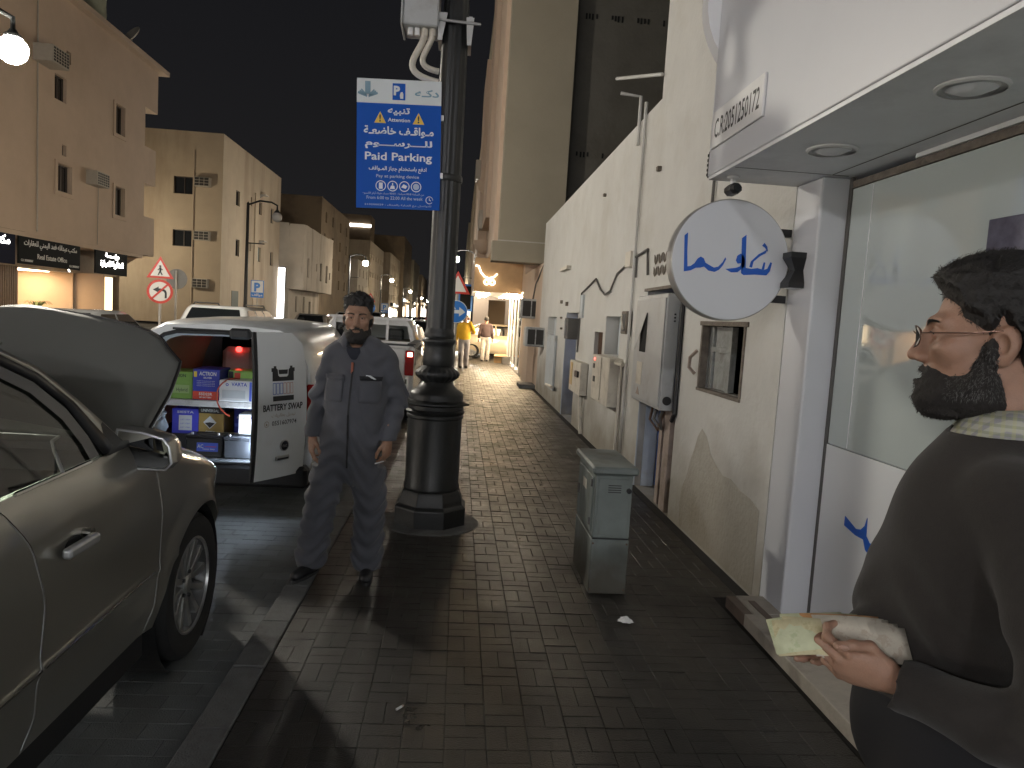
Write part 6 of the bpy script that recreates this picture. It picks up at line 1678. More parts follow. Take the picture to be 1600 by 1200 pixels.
r, w, d, h = carton('battery_box', 'blue battery carton pushed back between the gold and the white carton', 'box', .08, .24, .50, .74, ZD, ZD + .27, C_blue)
face_t(r, 'POWER', C_white, d, 0, h * .5, .02, .1); face_q(r, 'sky_band', C_sky, d, -.07, .07, .06, .09)
r, w, d, h = carton('battery_box', 'white battery carton beside the cargo lamp in the lower right of the van', 'box', .215, .44, .14, .36, .56, .775, C_white)
face_t(r, 'VARTA', C_blue, d, .02, h * .80, .026, .11); face_t(r, 'o', C_blue, d, -.06, h * .79, .028); face_q(r, 'barcode', C_black, d, .05, .10, .10, .12); face_q(r, 'pale_print', ptype('print_pale2', (0.42, 0.45, 0.47)), d, -.08, .0, .04, .11)
r, w, d, h = carton('battery_box', 'flat blue carton under the white carton in the lower right of the van', 'box', .205, .455, .12, .36, .505, .559, C_sky)
face_q(r, 'white_label', C_white, d, -.10, .04, .012, .042)
r, w, d, h = carton('battery_box', 'flat yellow and white carton at the edge of the lower deck', 'box', -.03, .195, .15, .355, .505, .575, ptype('box_yellowwhite', (0.50, 0.42, 0.22)))
face_q(r, 'blue_label', C_sky, d, .02, .10, .01, .06); face_t(r, 'AK', C_white, d, .06, .02, .03, .05)
def battery(label, x0, x1, y0, y1, z0, z1, mat, lab, grp='loose car batteries on the van floor'):
    cx_, cy_ = (x0 + x1) / 2, (y0 + y1) / 2
    r = thing('car_battery', label, 'battery', M=VM @ T(cx_, cy_, z0), group=grp)
    w, d, h = x1 - x0, y1 - y0, z1 - z0
    MB().cbox(-w / 2, w / 2, -d / 2, d / 2, 0, h * .84, .008).build('case', mat, r)
    MB().cbox(-w / 2 - .004, w / 2 + .004, -d / 2 - .004, d / 2 + .004, h * .84, h * .97, .006).build('lid', mat, r)
    for x in (-w * .36, w * .36): MB().cyl((x, -d * .3, h * .97), (x, -d * .3, h * .97 + .018), .012, n=10).build('terminal', M_galv, r)
    MB().tube([(-w * .3, 0, h * .97), (-w * .25, 0, h * 1.02), (w * .25, 0, h * 1.02), (w * .3, 0, h * .97)], .007, 6).build('carry_handle', M_trim, r)
    return r, w, d, h
r, w, d, h = battery('black car battery with bright blue label on the van floor', -.185, .115, .04, .22, .406, .60, C_black, None)
face_q(r, 'blue_label', C_sky, d, -.06, .115, .05, .125); face_q(r, 'red_line', C_red, d, -.0, .10, .088, .096); face_t(r, 'AC Delco'[:2], C_white, d, -.03, .08, .03, .05); face_t(r, 'heavy duty', C_white, d, .04, .066, .012, .1)
r, w, d, h = battery('dark grey see-through car battery beside the black one on the van floor', .13, .40, .03, .2, .406, .595, C_grey, None)
for x in (-.09, .0, .09): MB().cyl((x, -d / 2 - .0045, h * .9), (x, -d / 2 - .010, h * .9), .016, n=12).build('vent_cap', C_grey, r)
pb = thing('plastic_bag', 'crumpled pale plastic bag at the left edge of the van floor', 'bag', M=VM @ T(-.50, .36, .545))
mb = MB(); mb.ball((0, 0, .07), .075, 10, 7, sc=(.8, .8, 1))
mb.v = [(x * RND.uniform(.8, 1.15), y * RND.uniform(.8, 1.15), max(0, z * RND.uniform(.85, 1.1))) for x, y, z in mb.v]
mb.build('bag_body', mk('pale_bag', (0.55, 0.62, 0.68), rough=0.35, var=0.1), pb)
MB().cyl((0, 0, .14), (.02, 0, .19), .012, .03, n=7).build('knot', mk('pale_bag_knot', (0.55, 0.62, 0.68), rough=0.35), pb)
jc = tag(MB().tube([tuple(VM @ Vector(p)) for p in bez((.20, .2, ZSH + .19), (.05, .0, ZSH + .23), (.0, -.02, ZSH - .02), (.17, .04, ZSH - .12))], .007, 6).build('jumper_cable', mk('red_cable', (0.30, 0.045, 0.02), rough=0.5, var=0.1), None, smooth=True), 'dark red cable looping over the van shelf in front of the white carton', 'cable')
# ================================================================== the grey car in the foreground
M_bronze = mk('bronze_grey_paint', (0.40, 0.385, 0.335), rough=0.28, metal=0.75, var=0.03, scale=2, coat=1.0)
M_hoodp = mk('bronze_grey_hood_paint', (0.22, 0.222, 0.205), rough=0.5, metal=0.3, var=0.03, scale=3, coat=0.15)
M_chromes = mk('satin_chrome', (0.55, 0.56, 0.56), rough=0.35, metal=0.7, var=0)
M_chrome = mk('chrome', (0.62, 0.62, 0.60), rough=0.10, metal=1.0, var=0)
M_mirror = mk('mirror_glass', (0.12, 0.125, 0.13), rough=0.02, metal=1.0, var=0)  # dark tint stands in for the dark cabin it would reflect
M_intr = mk('car_interior', (0.008, 0.008, 0.009), rough=0.8, var=0.2)
M_wglass = mk_glass('window_glass', (0.30, 0.34, 0.32))
GB = -0.08
car = thing('foreground_car', 'bronze grey car with raised bonnet, cut by the left edge, nearest the viewer', 'car', (-2.15, 2.3, GB))
def XS_(y, z):
    x = np.interp(z, [.10, .22, .36, .55, .76, .95, 1.02, 1.08], [-1.30, -1.265, -1.225, -1.205, -1.19, -1.205, -1.225, -1.265])
    if y > 3.55: x -= (y - 3.55) ** 2 * .42
    r = math.hypot(y - 3.53, z - .27)
    if r < .52: x += .022 * max(0, 1 - abs(r - .42) / .10)
    # moulded crease low on the doors
    x += .010 * math.exp(-((z - (.50 + .02 * (y - 2))) / .02) ** 2)
    return float(x)
def panel(name, ya, yb, za, zb, ny, nz, parent=car, mat=M_bronze):
    """ya, yb: seam curves y(z); za, zb: lower / upper edges z(y); edges turned in by a thin lip"""
    rows = []
    for i in range(ny + 1):
        u = i / ny
        row = []
        for j in range(nz + 1):
            v_ = j / nz
            z = za(0) + (zb(0) - za(0)) * v_
            y = ya(z) + (yb(z) - ya(z)) * u
            lo, hi = za(y), zb(y)
            z = lo + (hi - lo) * v_
            y = ya(z) + (yb(z) - ya(z)) * u
            row.append((XS_(y, z), y, z))
        rows.append(row)
    lip = lambda row: [(x - .022, y, z) for x, y, z in row]
    rows = [lip(rows[0])] + rows + [lip(rows[-1])]
    rows = [[(r[0][0] - .022, r[0][1], r[0][2])] + r + [(r[-1][0] - .022, r[-1][1], r[-1][2])] for r in rows]
    mb = MB().grid(rows)
    mb.f = [tuple(reversed(f)) for f in mb.f]
    return mb.build(name, mat, parent, smooth=38, world=True)
seamF = lambda z: float(np.interp(z, [.2, .35, .55, .8, 1.0, 1.08], [3.02, 3.06, 3.075, 3.06, 3.02, 2.99]))
seamR = lambda z: float(np.interp(z, [.2, .33, .45, .70, .9, .98, 1.08], [2.17, 2.21, 2.20, 2.205, 2.15, 2.09, 2.02]))
belt = lambda y: 1.055 + (y - 2.0) * .018
silltop = lambda y: .245
fd = panel('front_door', lambda z: seamR(z) + .003, lambda z: seamF(z) - .003, silltop, belt, 20, 22)
rd = panel('rear_door', lambda z: 0.95 + 0 * z, lambda z: seamR(z) - .003, silltop, belt, 20, 22)
panel('rear_quarter', lambda z: -.9 + 0 * z, lambda z: .944 + 0 * z, lambda y: .245 if abs(y - .75) > .40 else .27 + math.sqrt(max(0, .40 ** 2 - (y - .75) ** 2)), belt, 30, 14)
# front wing over the wheel
def arch(y):
    d = abs(y - 3.53)
    return .245 if d > .41 else max(.245, .27 + math.sqrt(.41 ** 2 - d * d))
sh = lambda y: float(np.interp(y, [3.0, 3.2, 3.45, 3.7, 3.9, 4.1, 4.3], [1.00, .97, .90, .83, .77, .69, .58]))
rows = []
ys = [seamF(.8) + .003 + t for t in np.linspace(0, 1.26, 52)]
for y in ys:
    lo, hi = arch(y), sh(y)
    hi = max(hi, lo + .03)
    row = []
    for j in range(13):
        z = lo + (hi - lo) * j / 12
        yy = y + (seamF(z) - seamF(.8)) * max(0, 1 - (y - ys[0]) / .15)
        row.append((XS_(yy, z), yy, z))
    x0 = row[-1][0]
    for a in (.15, .35, .55, .75, .9, 1.0):
        row.append((x0 - .20 * a ** 1.3 - .0, row[-1][1] if False else y, hi + .085 * (1 - (1 - a) ** 2)))
    row = [(row[0][0] - .06, row[0][1], row[0][2])] + row
    rows.append(row)
rows = [[(x - .022, yy, z) for x, yy, z in rows[0]]] + rows
mb = MB().grid(rows); mb.f = [tuple(reversed(f)) for f in mb.f]
mb.build('front_wing', M_bronze, car, smooth=45, world=True)
# nose closing to the other side
nz = MB(); end = rows[-1]
nz.grid([end, [(x - .25, y + .12, z) for x, y, z in end], [(-2.15, y + .2, z) for x, y, z in end], [(-4.30 - x, y, z) for x, y, z in end]])
nz.f = [tuple(reversed(f)) for f in nz.f]
nz.build('nose', M_bronze, car, smooth=45, world=True)
# sill, belt strip
MB().box(-1.34, -1.262, .9, 3.05, .14, .243).build('sill', M_trim, car, world=True)
MB().tube([(XS_(y, belt(y)) + .004, y, belt(y) + .004) for y in (2.14, 2.3, 2.45, 2.58)], .007, 6).build('belt_strip', M_chrome, car, world=True)
MB().tube([(XS_(y, .505 + .02 * (y - 2)) + .003, y, .505 + .02 * (y - 2)) for y in np.linspace(.96, 2.19, 8)], .005, 5).build('door_moulding', M_chrome, rd, world=True)
MB().tube([(XS_(y, .505 + .02 * (y - 2)) + .003, y, .505 + .02 * (y - 2)) for y in np.linspace(2.21, 3.0, 6)], .005, 5).build('door_moulding', M_chrome, fd, world=True)
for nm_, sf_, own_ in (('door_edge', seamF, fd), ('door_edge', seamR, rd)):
    MB().tube([(XS_(sf_(z) - .006, z) + .0005, sf_(z) - .006, z) for z in np.linspace(.26, 1.03, 22)], 0.0018, 5).build(nm_, M_galv, own_, world=True, smooth=True)  # pale bead drawn for the light that the seam edges catch
# wheel housing and wheel
wh = MB().lathe([(.405, .0), (.405, -.24), (.0, -.24)], 32, T(-1.24, 3.53, .27) @ RY(math.pi / 2), caps=False); wh.f = [tuple(reversed(f)) for f in wh.f]
wh.build('wheel_housing', M_black, car, world=True)
w_ = wheel(car, -1.215 - .115 + 2.15, 3.53 - 2.3, .35, .23, 1, True)
for c in list(w_.children):
    if c.name.startswith('rim'): bpy.data.objects.remove(c)
M = RY(math.pi / 2); r = .35; wd = .23
rm = MB(); rm.lathe([(.232, .098), (.225, .100), (.215, .085), (.205, .0), (.08, -.02), (.0, -.02)], 48, M, caps=False)
rim = rm.build('rim', mk('rim_shade', (0.10, 0.10, 0.10), rough=0.45, metal=0.6, var=0.1), w_, smooth=30)
for k in range(6):
    a = 2 * math.pi * (k + .35) / 6
    sp = MB()
    for s in (-1, 1):
        sp.add([(.045, s * .018 - .012, .075), (.215, s * .052 - .020, .088), (.215, s * .052 + .020, .088), (.045, s * .018 + .012, .075),
                (.045, s * .018 - .016, .03), (.215, s * .052 - .028, .03), (.215, s * .052 + .028, .03), (.045, s * .018 + .016, .03)],
               [(0, 1, 2, 3), (0, 4, 5, 1), (2, 6, 7, 3), (1, 5, 6, 2), (0, 3, 7, 4)], M @ RZ(a))
    sp.build('spoke', M_rim, w_, bevel=0.003)
hb = MB(); hb.lathe([(.0, .090), (.032, .088), (.045, .078), (.050, .04)][::-1], 24, M, caps=False)
hub = hb.build('hub', M_rim, w_, smooth=30)
for k in range(5):
    a = 2 * math.pi * k / 5
    MB().cyl((.07, .062 * math.cos(a), .062 * math.sin(a)), (.086, .062 * math.cos(a), .062 * math.sin(a)), .010, n=8).build('wheel_nut', M_trim, w_)
rl = MB(); rl.lathe([(.236, .088), (.234, .104), (.224, .106), (.220, .09)], 48, M, caps=False); rl.build('rim_lip', M_rim, w_, smooth=30)
w2 = wheel(car, -1.33 + 2.15, .75 - 2.3, .35, .23, 1)
wheel(car, -2.97 + 2.15, 3.53 - 2.3, .35, .23, -1); wheel(car, -2.97 + 2.15, .75 - 2.3, .35, .23, -1)
# greenhouse: pillars, roof, windows
TX = lambda z: -1.25 - .45 * (z - 1.07)
outer_ = [(2.84, 1.105), (2.78, 1.17), (2.67, 1.275), (2.53, 1.395), (2.37, 1.465), (2.1, 1.535), (1.7, 1.59), (1.2, 1.61), (.4, 1.59)]
inner_ = [(2.70, 1.075), (2.675, 1.12), (2.60, 1.27), (2.48, 1.36), (2.33, 1.43), (2.08, 1.495), (1.7, 1.545), (1.2, 1.565), (.4, 1.545)]
def side_strip(a, b, proud=0.0):
    mb = MB(); mb.grid([[(TX(z) + proud, y, z) for y, z in b], [(TX(z) + proud, y, z) for y, z in a]])
    mb.f = [tuple(reversed(f)) for f in mb.f]
    return mb
mid_ = [(2.765, 1.09), (2.725, 1.148), (2.635, 1.272), (2.505, 1.378), (2.35, 1.448), (2.09, 1.515), (1.7, 1.568), (1.2, 1.588), (.4, 1.568)]
side_strip(outer_, mid_).build('pillar', M_bronze, car, world=True, smooth=True, solid=.03)
side_strip(mid_, inner_, .003).build('window_rubber', M_trim, car, world=True, smooth=True, solid=.02)
MB().add([(TX(1.10) + .004, 2.84, 1.10), (TX(1.08) + .004, 2.985, 1.075), (TX(1.07) + .004, 2.70, 1.068), (TX(1.2) + .004, 2.755, 1.19)], [(0, 3, 2), (0, 2, 1)]).build('mirror_sail', M_trim, car, world=True)
g = MB(); n_ = len(inner_)
pts = [(TX(z) - .012, y, z) for y, z in inner_]
bot = [(TX(1.05) - .012, min(y, 2.70), 1.045) for y, z in inner_]
g.grid([bot, pts]); g.f = [tuple(reversed(f)) for f in g.f]
g.build('side_window', M_wglass, car, world=True, smooth=True)
MB().tube([(TX(1.07) + .002, 2.40, 1.068), (TX(1.13) - .02, 2.44, 1.13), (TX(1.16) - .03, 2.47, 1.158), (TX(1.17) - .03, 2.52, 1.165)], .006, 6).build('window_rib', M_galv, car, world=True)
# rain deflector: pale curved strip inside the window edge
dfl = MB(); a_ = [(2.335, 1.415), (2.47, 1.352), (2.585, 1.25), (2.64, 1.15), (2.655, 1.08)]; b_ = [(2.30, 1.385), (2.43, 1.32), (2.535, 1.22), (2.58, 1.13), (2.59, 1.075)]
dfl.grid([[(TX(z) - .004, y, z) for y, z in b_], [(TX(z) - .004, y, z) for y, z in a_]]); dfl.f = [tuple(reversed(f)) for f in dfl.f]
dfl.build('rain_deflector', mk('smoke_plastic', (0.10, 0.10, 0.10), rough=0.25, var=0), car, world=True, smooth=True)
MB().box(-1.30, -1.26, 1.60, 1.72, 1.06, 1.56, ).build('door_pillar', M_trim, car, world=True)
roof = MB()
rr = []
for y, z in outer_[4:]:
    x0 = TX(z)
    rr.append([(x0, y, z), (x0 - .10, y + .0, z + .055), (x0 - .35, y + .02, z + .10), (-2.15, y + .05, z + .12), (-4.3 - x0 + .35, y + .02, z + .10), (-4.3 - x0, y, z)])
roof.grid(rr); roof.f = [tuple(reversed(f)) for f in roof.f]
roof.build('roof', M_bronze, car, world=True, smooth=40, solid=.02)
ws = MB(); ws.grid([[(TX(z) - .02, y, z) for y, z in outer_[:5]], [(-2.15, y + .16, z + .08) for y, z in outer_[:5]], [(-4.3 - TX(z) + .02, y, z) for y, z in outer_[:5]]])
ws.build('windscreen', M_wglass, car, world=True, smooth=True)
# other side: door and pillar so that the far windows read
MB().cbox(-3.12, -3.04, .3, 3.0, .25, 1.06, .02).build('far_side_panel', M_bronze, car, world=True)
o_ = side_strip(outer_, inner_); o_.v = [(-4.3 - x, y, z) for x, y, z in o_.v]
o_.build('pillar', M_bronze, car, world=True, solid=.03)
# cabin inside
MB().box(-3.03, -1.29, .3, 3.0, .2, .30).build('cabin_floor', M_intr, car, world=True)
dsh = MB(); dsh.loft([[(x, 2.45, .6), (x, 2.40, .92), (x, 2.55, 1.04), (x, 2.95, 1.05), (x, 3.0, .6)] for x in (-3.02, -1.30)][::-1]); dsh.build('dashboard', M_intr, car, world=True)
for x in (-1.72, -2.58):
    st_ = MB().cbox(x - .26, x + .26, 1.15, 1.75, .3, .58, .06).build('seat', M_intr, car, world=True)
    MB().cbox(x - .26, x + .26, 1.02, 1.2, .5, 1.12, .06).build('seat_back', M_intr, st_, world=True)
    MB().cbox(x - .13, x + .13, 1.02, 1.13, 1.16, 1.36, .04).build('head_rest', M_intr, st_, world=True)
sw_ = MB(); sw_.tube([(-2.58 + .19 * math.cos(t * math.pi / 10), 2.28 + .06 * math.sin(t * math.pi / 10), .95 + .18 * math.sin(t * math.pi / 10)) for t in range(20)], .018, 8, closed=True)
sw_.build('steering_wheel', M_intr, car, world=True, smooth=True)
# door handle with escutcheon
hh = MB().cbox(-.012, .02, -.095, .095, -.018, .018, .008, T(XS_(2.36, .845) + .025, 2.36, .845)).build('door_handle', M_chromes, fd, world=True, bevel=.004)
MB().cyl((XS_(2.43, .86) - .0, 2.43, .865), (XS_(2.43, .86) + .03, 2.43, .865), .017, n=14).build('key_lock', M_chrome, fd, world=True)
hs = MB(); hs.lathe([(.0, .001), (.05, .001), (.055, .0)][::-1], 20, T(XS_(2.36, .85) + .0035, 2.36, .845) @ RY(math.pi / 2) @ S(.55, 1, 1)); hs.build('handle_recess', M_trim, fd, world=True)
# door mirror
mir = MB()
xo = lambda z: -1.085 + .0 * z
rg_ = []
for y, s in ((2.885, 1.0), (2.93, 1.06), (3.0, .98), (3.06, .72), (3.09, .3)):
    c = (-1.205, 1.055)
    sh_ = [(-1.295, 1.135), (-1.305, 1.06), (-1.285, 1.005), (-1.245, .985), (-1.11, .985), (-1.09, 1.01), (-1.10, 1.075), (-1.125, 1.105), (-1.20, 1.125)]
    rg_.append([(c[0] + (x - c[0]) * s, y, c[1] + (z - c[1]) * s) for x, z in sh_])
mir.loft([r_ for r_ in rg_])
mi = mir.build('door_mirror', M_bronze, car, world=True, smooth=40)
fr_ = rg_[0]
MB().tube([(x, y - .010, z) for x, y, z in fr_], .006, 8, closed=True).build('mirror_frame', M_chromes, mi, world=True, smooth=True)
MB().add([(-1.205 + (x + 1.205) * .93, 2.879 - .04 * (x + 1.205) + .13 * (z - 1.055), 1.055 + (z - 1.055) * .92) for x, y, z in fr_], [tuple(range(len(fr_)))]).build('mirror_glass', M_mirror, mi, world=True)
MB().tube([(-1.27, 2.93, 1.02), (-1.25, 2.94, .99), (-1.22, 2.95, .985)], .03, 8).build('mirror_arm', M_bronze, mi, world=True)
# raised bonnet seen from behind
HA = math.radians(30.2)
hood = thing('bonnet', None, None)
for k in ('label', 'category'):
    if k in hood: del hood[k]
hood.parent = car
def hedge(t):     # right edge: half width by length along the bonnet
    return float(np.interp(t, [0, .25, .50, .58, .66, .76, .84, .90], [.90, .895, .885, .85, .78, .62, .35, .0]))
def hp(u, t):
    """u -1..1 across, t metres from the hinge along the panel"""
    hwid = float(np.interp(t, [0, .30, .53, .62, .72, .80, .88, .93, .96], [.905, .905, .875, .80, .72, .63, .42, .22, .02]))
    x = u * hwid
    crown = .022 * (1 - u * u) + .010 * math.sin(math.pi * min(1, t / .95)) + (.012 * math.exp(-((abs(x) - .72) / .03) ** 2))
    return (-2.15 + x, 3.0 + t * math.cos(HA) - crown * math.sin(HA), 1.085 + t * math.sin(HA) + crown * math.cos(HA))
ts = list(np.linspace(0, .945, 24)); us = list(np.linspace(-1, 1, 41))
rows = [[hp(u, t) for u in us] for t in ts]
hm = MB().grid(rows)
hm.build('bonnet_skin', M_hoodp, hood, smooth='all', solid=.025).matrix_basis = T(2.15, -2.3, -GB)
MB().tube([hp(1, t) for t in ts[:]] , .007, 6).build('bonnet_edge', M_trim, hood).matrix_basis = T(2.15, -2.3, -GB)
MB().box(-1.60, -1.585, 3.35, 3.365, .9, 1.25).build('prop_rod', M_galv, car, world=True)
MB().box(-3.0, -1.42, 3.05, 4.1, .55, .82).build('engine_cover', M_black, car, world=True)
MB().box(-3.05, -1.32, 2.86, 3.02, 1.0, 1.075).build('cowl', M_trim, car, world=True)
# ================================================================== figures: implicit surfaces turned into meshes
def surf_net(F, org, h):
    Sg = F < 0
    nx, ny, nz = F.shape
    cs = np.zeros((nx - 1, ny - 1, nz - 1), np.int8)
    for i in (0, 1):
        for j in (0, 1):
            for k in (0, 1): cs += Sg[i:nx - 1 + i, j:ny - 1 + j, k:nz - 1 + k]
    act = np.argwhere((cs > 0) & (cs < 8))
    ids = -np.ones(cs.shape, np.int32); ids[tuple(act.T)] = np.arange(len(act))
    pos = np.zeros((len(act), 3), np.float64); cnt = np.zeros(len(act))
    C8 = [(i, j, k) for i in (0, 1) for j in (0, 1) for k in (0, 1)]
    for a in C8:
        for b in C8:
            if sum(b) - sum(a) == 1 and all(y >= x for x, y in zip(a, b)):
                ia = act + a; ib = act + b
                va = F[tuple(ia.T)]; vb = F[tuple(ib.T)]
                m = (va < 0) != (vb < 0)
                t = (va / (va - vb + 1e-12))[m][:, None]
                pos[m] += np.array(a) + t * (np.array(b) - np.array(a)); cnt[m] += 1
    V = np.array(org) + (act + pos / cnt[:, None]) * h
    faces = []
    for ax in range(3):
        sl0 = [slice(None)] * 3; sl1 = [slice(None)] * 3
        sl0[ax] = slice(0, -1); sl1[ax] = slice(1, None)
        ch = np.argwhere(Sg[tuple(sl0)] != Sg[tuple(sl1)])
        o1, o2 = [(1, 2), (2, 0), (0, 1)][ax]
        ch = ch[(ch[:, o1] > 0) & (ch[:, o2] > 0) & (ch[:, o1] < F.shape[o1] - 1) & (ch[:, o2] < F.shape[o2] - 1)]
        ins = Sg[tuple(ch.T)]
        e1 = np.zeros(3, int); e1[o1] = 1; e2 = np.zeros(3, int); e2[o2] = 1
        q = np.stack([ids[tuple((ch - e1 - e2).T)], ids[tuple((ch - e2).T)], ids[tuple(ch.T)], ids[tuple((ch - e1).T)]], 1)
        q[~ins] = q[~ins][:, ::-1]
        faces.append(q)
    Fq = np.concatenate(faces)
    return V, Fq[(Fq >= 0).all(1)]

def gridpts(lo, hi, h):
    ax = [np.arange(a, b + h, h, dtype=np.float32) for a, b in zip(lo, hi)]
    return np.meshgrid(*ax, indexing='ij')
def d_sph(P, c, r): return np.sqrt((P[0] - c[0]) ** 2 + (P[1] - c[1]) ** 2 + (P[2] - c[2]) ** 2) - r
def d_ell(P, c, r):
    q = [(P[i] - c[i]) for i in range(3)]
    k0 = np.sqrt(sum((q[i] / r[i]) ** 2 for i in range(3))); k1 = np.sqrt(sum((q[i] / r[i] ** 2) ** 2 for i in range(3))) + 1e-9
    return k0 * (k0 - 1) / k1
def d_cap(P, a, b, ra, rb=None, flat=None):
    rb = ra if rb is None else rb
    a = np.array(a, float); b = np.array(b, float); ba = b - a
    pa = [P[i] - a[i] for i in range(3)]
    hh = np.clip(sum(pa[i] * ba[i] for i in range(3)) / (ba @ ba + 1e-12), 0, 1)
    q = [pa[i] - ba[i] * hh for i in range(3)]
    if flat: q = [q[i] / flat[i] for i in range(3)]
    return np.sqrt(sum(x * x for x in q)) - (ra + (rb - ra) * hh)
def smin(a, b, k):
    h_ = np.clip(.5 + .5 * (b - a) / k, 0, 1)
    return b + (a - b) * h_ - k * h_ * (1 - h_)
def smax(a, b, k): return -smin(-a, -b, k)
def wob(P, f, s=0.0):
    return (np.sin(P[0] * f * 1.0 + 1.7 * np.sin(P[2] * f * .61 + s)) * np.sin(P[1] * f * 1.13 + s * 1.3) + np.sin(P[2] * f * .9 + 2.1 * np.sin(P[0] * f * .53 - s))) * .5

def sdf_obj(name, fn, lo, hi, h, mat, parent, M=None, world=False, smooth=True):
    P = gridpts(lo, hi, h)
    V, Fq = surf_net(fn(P), lo, h)
    if M is not None:
        A = np.array(M); V = V @ A[:3, :3].T + A[:3, 3]
    me = bpy.data.meshes.new(name)
    me.from_pydata(V.tolist(), [], Fq.tolist())
    me.polygons.foreach_set('use_smooth', [True] * len(me.polygons)); me.update()
    me.materials.append(mat)
    o = bpy.data.objects.new(name, me); COL.objects.link(o)
    if parent is not None: o.parent = parent
    return o, V, Fq

def head_fn(P, big=1.0, nose=1.0, lidz=.0036):
    X = P; ax = np.abs(P[0]); A = (ax, P[1], P[2])
    d = d_ell(P, (0, .015, .040), (.076, .097, .088))
    d = smin(d, d_ell(P, (0, -.030, -.030), (.062, .066, .085)), .03)
    d = smin(d, d_cap(A, (.052, .0, -.062), (.020, -.066, -.105), .020, .022), .03)
    d = smin(d, d_ell(P, (0, -.074, -.104), (.028, .022, .022)), .025)
    d = smin(d, d_ell(A, (.043, -.064, -.018), (.024, .024, .020)), .025)
    d = smin(d, d_cap(A, (.010, -.090, .030), (.044, -.072, .028), .010, .010), .018)
    d = smax(d, -d_ell(A, (.031, -.103, .008), (.020, .022, .014)), .014)
    d = smin(d, d_cap(P, (0, -.090, .024), (0, -.1165 * nose, -.029), .0078, .0108), .014)
    d = smin(d, d_ell(P, (0, -.092, -.012), (.0125, .020, .026)), .010)
    d = smin(d, d_ell(P, (0, -.078, -.058), (.032, .026, .022)), .014)
    d = smin(d, d_ell(A, (.012, -.106, -.034), (.009, .012, .009)), .008)
    d = smin(d, d_cap(A, (.0, -.098, -.0615), (.020, -.088, -.064), .0062, .004), .007)
    d = smin(d, d_cap(A, (.0, -.097, -.0735), (.017, -.089, -.071), .0075, .004), .007)
    d = smax(d, -d_cap(A, (.0, -.106, -.067), (.022, -.094, -.0675), .0022), .004)
    e = d_ell(A, (.076, .014, -.014), (.011, .021, .033))
    e = smin(e, d_ell(A, (.082, .023, -.004), (.009, .017, .026)), .008)
    e = smax(e, -d_ell(A, (.087, .012, -.010), (.009, .0105, .017)), .006)
    d = smin(d, e, .008)
    lid = d_ell(A, (.031, -.0800, .0085), (.0155, .0145, .0125))
    lid = smax(lid, -d_ell(A, (.031, -.097, .0066), (.0120, .008, lidz)), .002)
    d = smin(d, lid, .005)
    n = d_cap(P, (0, .018, -.06), (0, .040, -.22), .056, .062)
    return smin(d, n, .03)

HL0 = ([-.12, -.085, -.062, -.045, -.022, -.004, .012, .03, .05, .09], [.085, .078, .070, .052, .040, .018, .042, .016, -.04, -.08])
def hair_fn(P, th_top=.018, th_side=.008, quiff=0.0, seed=0.0, hl=None, taper=.016, curl=0.0):
    base = head_fn(P)
    z = P[2]; y = P[1]
    top = np.clip((z - .04) / .07, 0, 1)
    th = th_side + (th_top - th_side) * top + quiff * top * np.clip((-y - .0) / .08, 0, 1)
    zh = np.interp(y.ravel(), (hl or HL0)[0], (hl or HL0)[1]).reshape(y.shape).astype(np.float32)
    if curl: zh = zh + .016 * np.clip((np.abs(P[0]) - .028) / .03, 0, 1) * (y < -.045)
    R = (zh - z) * .75
    th = th * np.clip(-R / taper, .12, 1)
    F = base - th + .0022 * wob(P, 210, seed) + .0035 * wob(P, 95, seed + 2) + curl * top * (wob(P, 150, seed + 4) + .6 * wob(P, 320, seed + 5))
    ear = .6 * (d_ell((np.abs(P[0]), P[1], P[2]), (.088, .016, -.012), (.022, .030, .042)))
    F = smax(F, R, .007)
    F = np.maximum(F, -ear)
    return np.maximum(F, -(base + .004))

def beard_fn(P, t0=.004, t1=.016, seed=0.0, up=0.0):
    base = head_fn(P)
    z, y = P[2], P[1]; ax = np.abs(P[0])
    th = t0 + (t1 - t0) * np.clip((-.045 - z) / .06, 0, 1)
    pass
    top = np.interp(y.ravel(), [-.125, -.094, -.080, -.060, -.036, -.022, -.010, .02], [-.041, -.042, -.050, -.060, -.054, -.028, .016, .030]).reshape(y.shape).astype(np.float32) + up
    R = (z - top) * .8
    R = smax(R, y - .012 - .25 * np.clip(-.05 - z, 0, .1), .022)
    R = smax(R, -.142 - z + .0 * y + .40 * np.clip(y + .01, -.05, .1), .02)
    th = th * np.clip(-R / .020, .12, 1)
    F = base - th + .0016 * wob(P, 260, seed) + .002 * wob(P, 120, seed + 1)
    F = smax(F, R, .006)
    lips = d_ell((ax, y, z), (0, -.100, -.0685), (.023, .020, .0088))
    F = smax(F, -lips, .003)
    under = d_ell((ax, y, z), (.015, -.1, -.085), (.008, .012, .004))
    return np.maximum(F, -(base + .004))

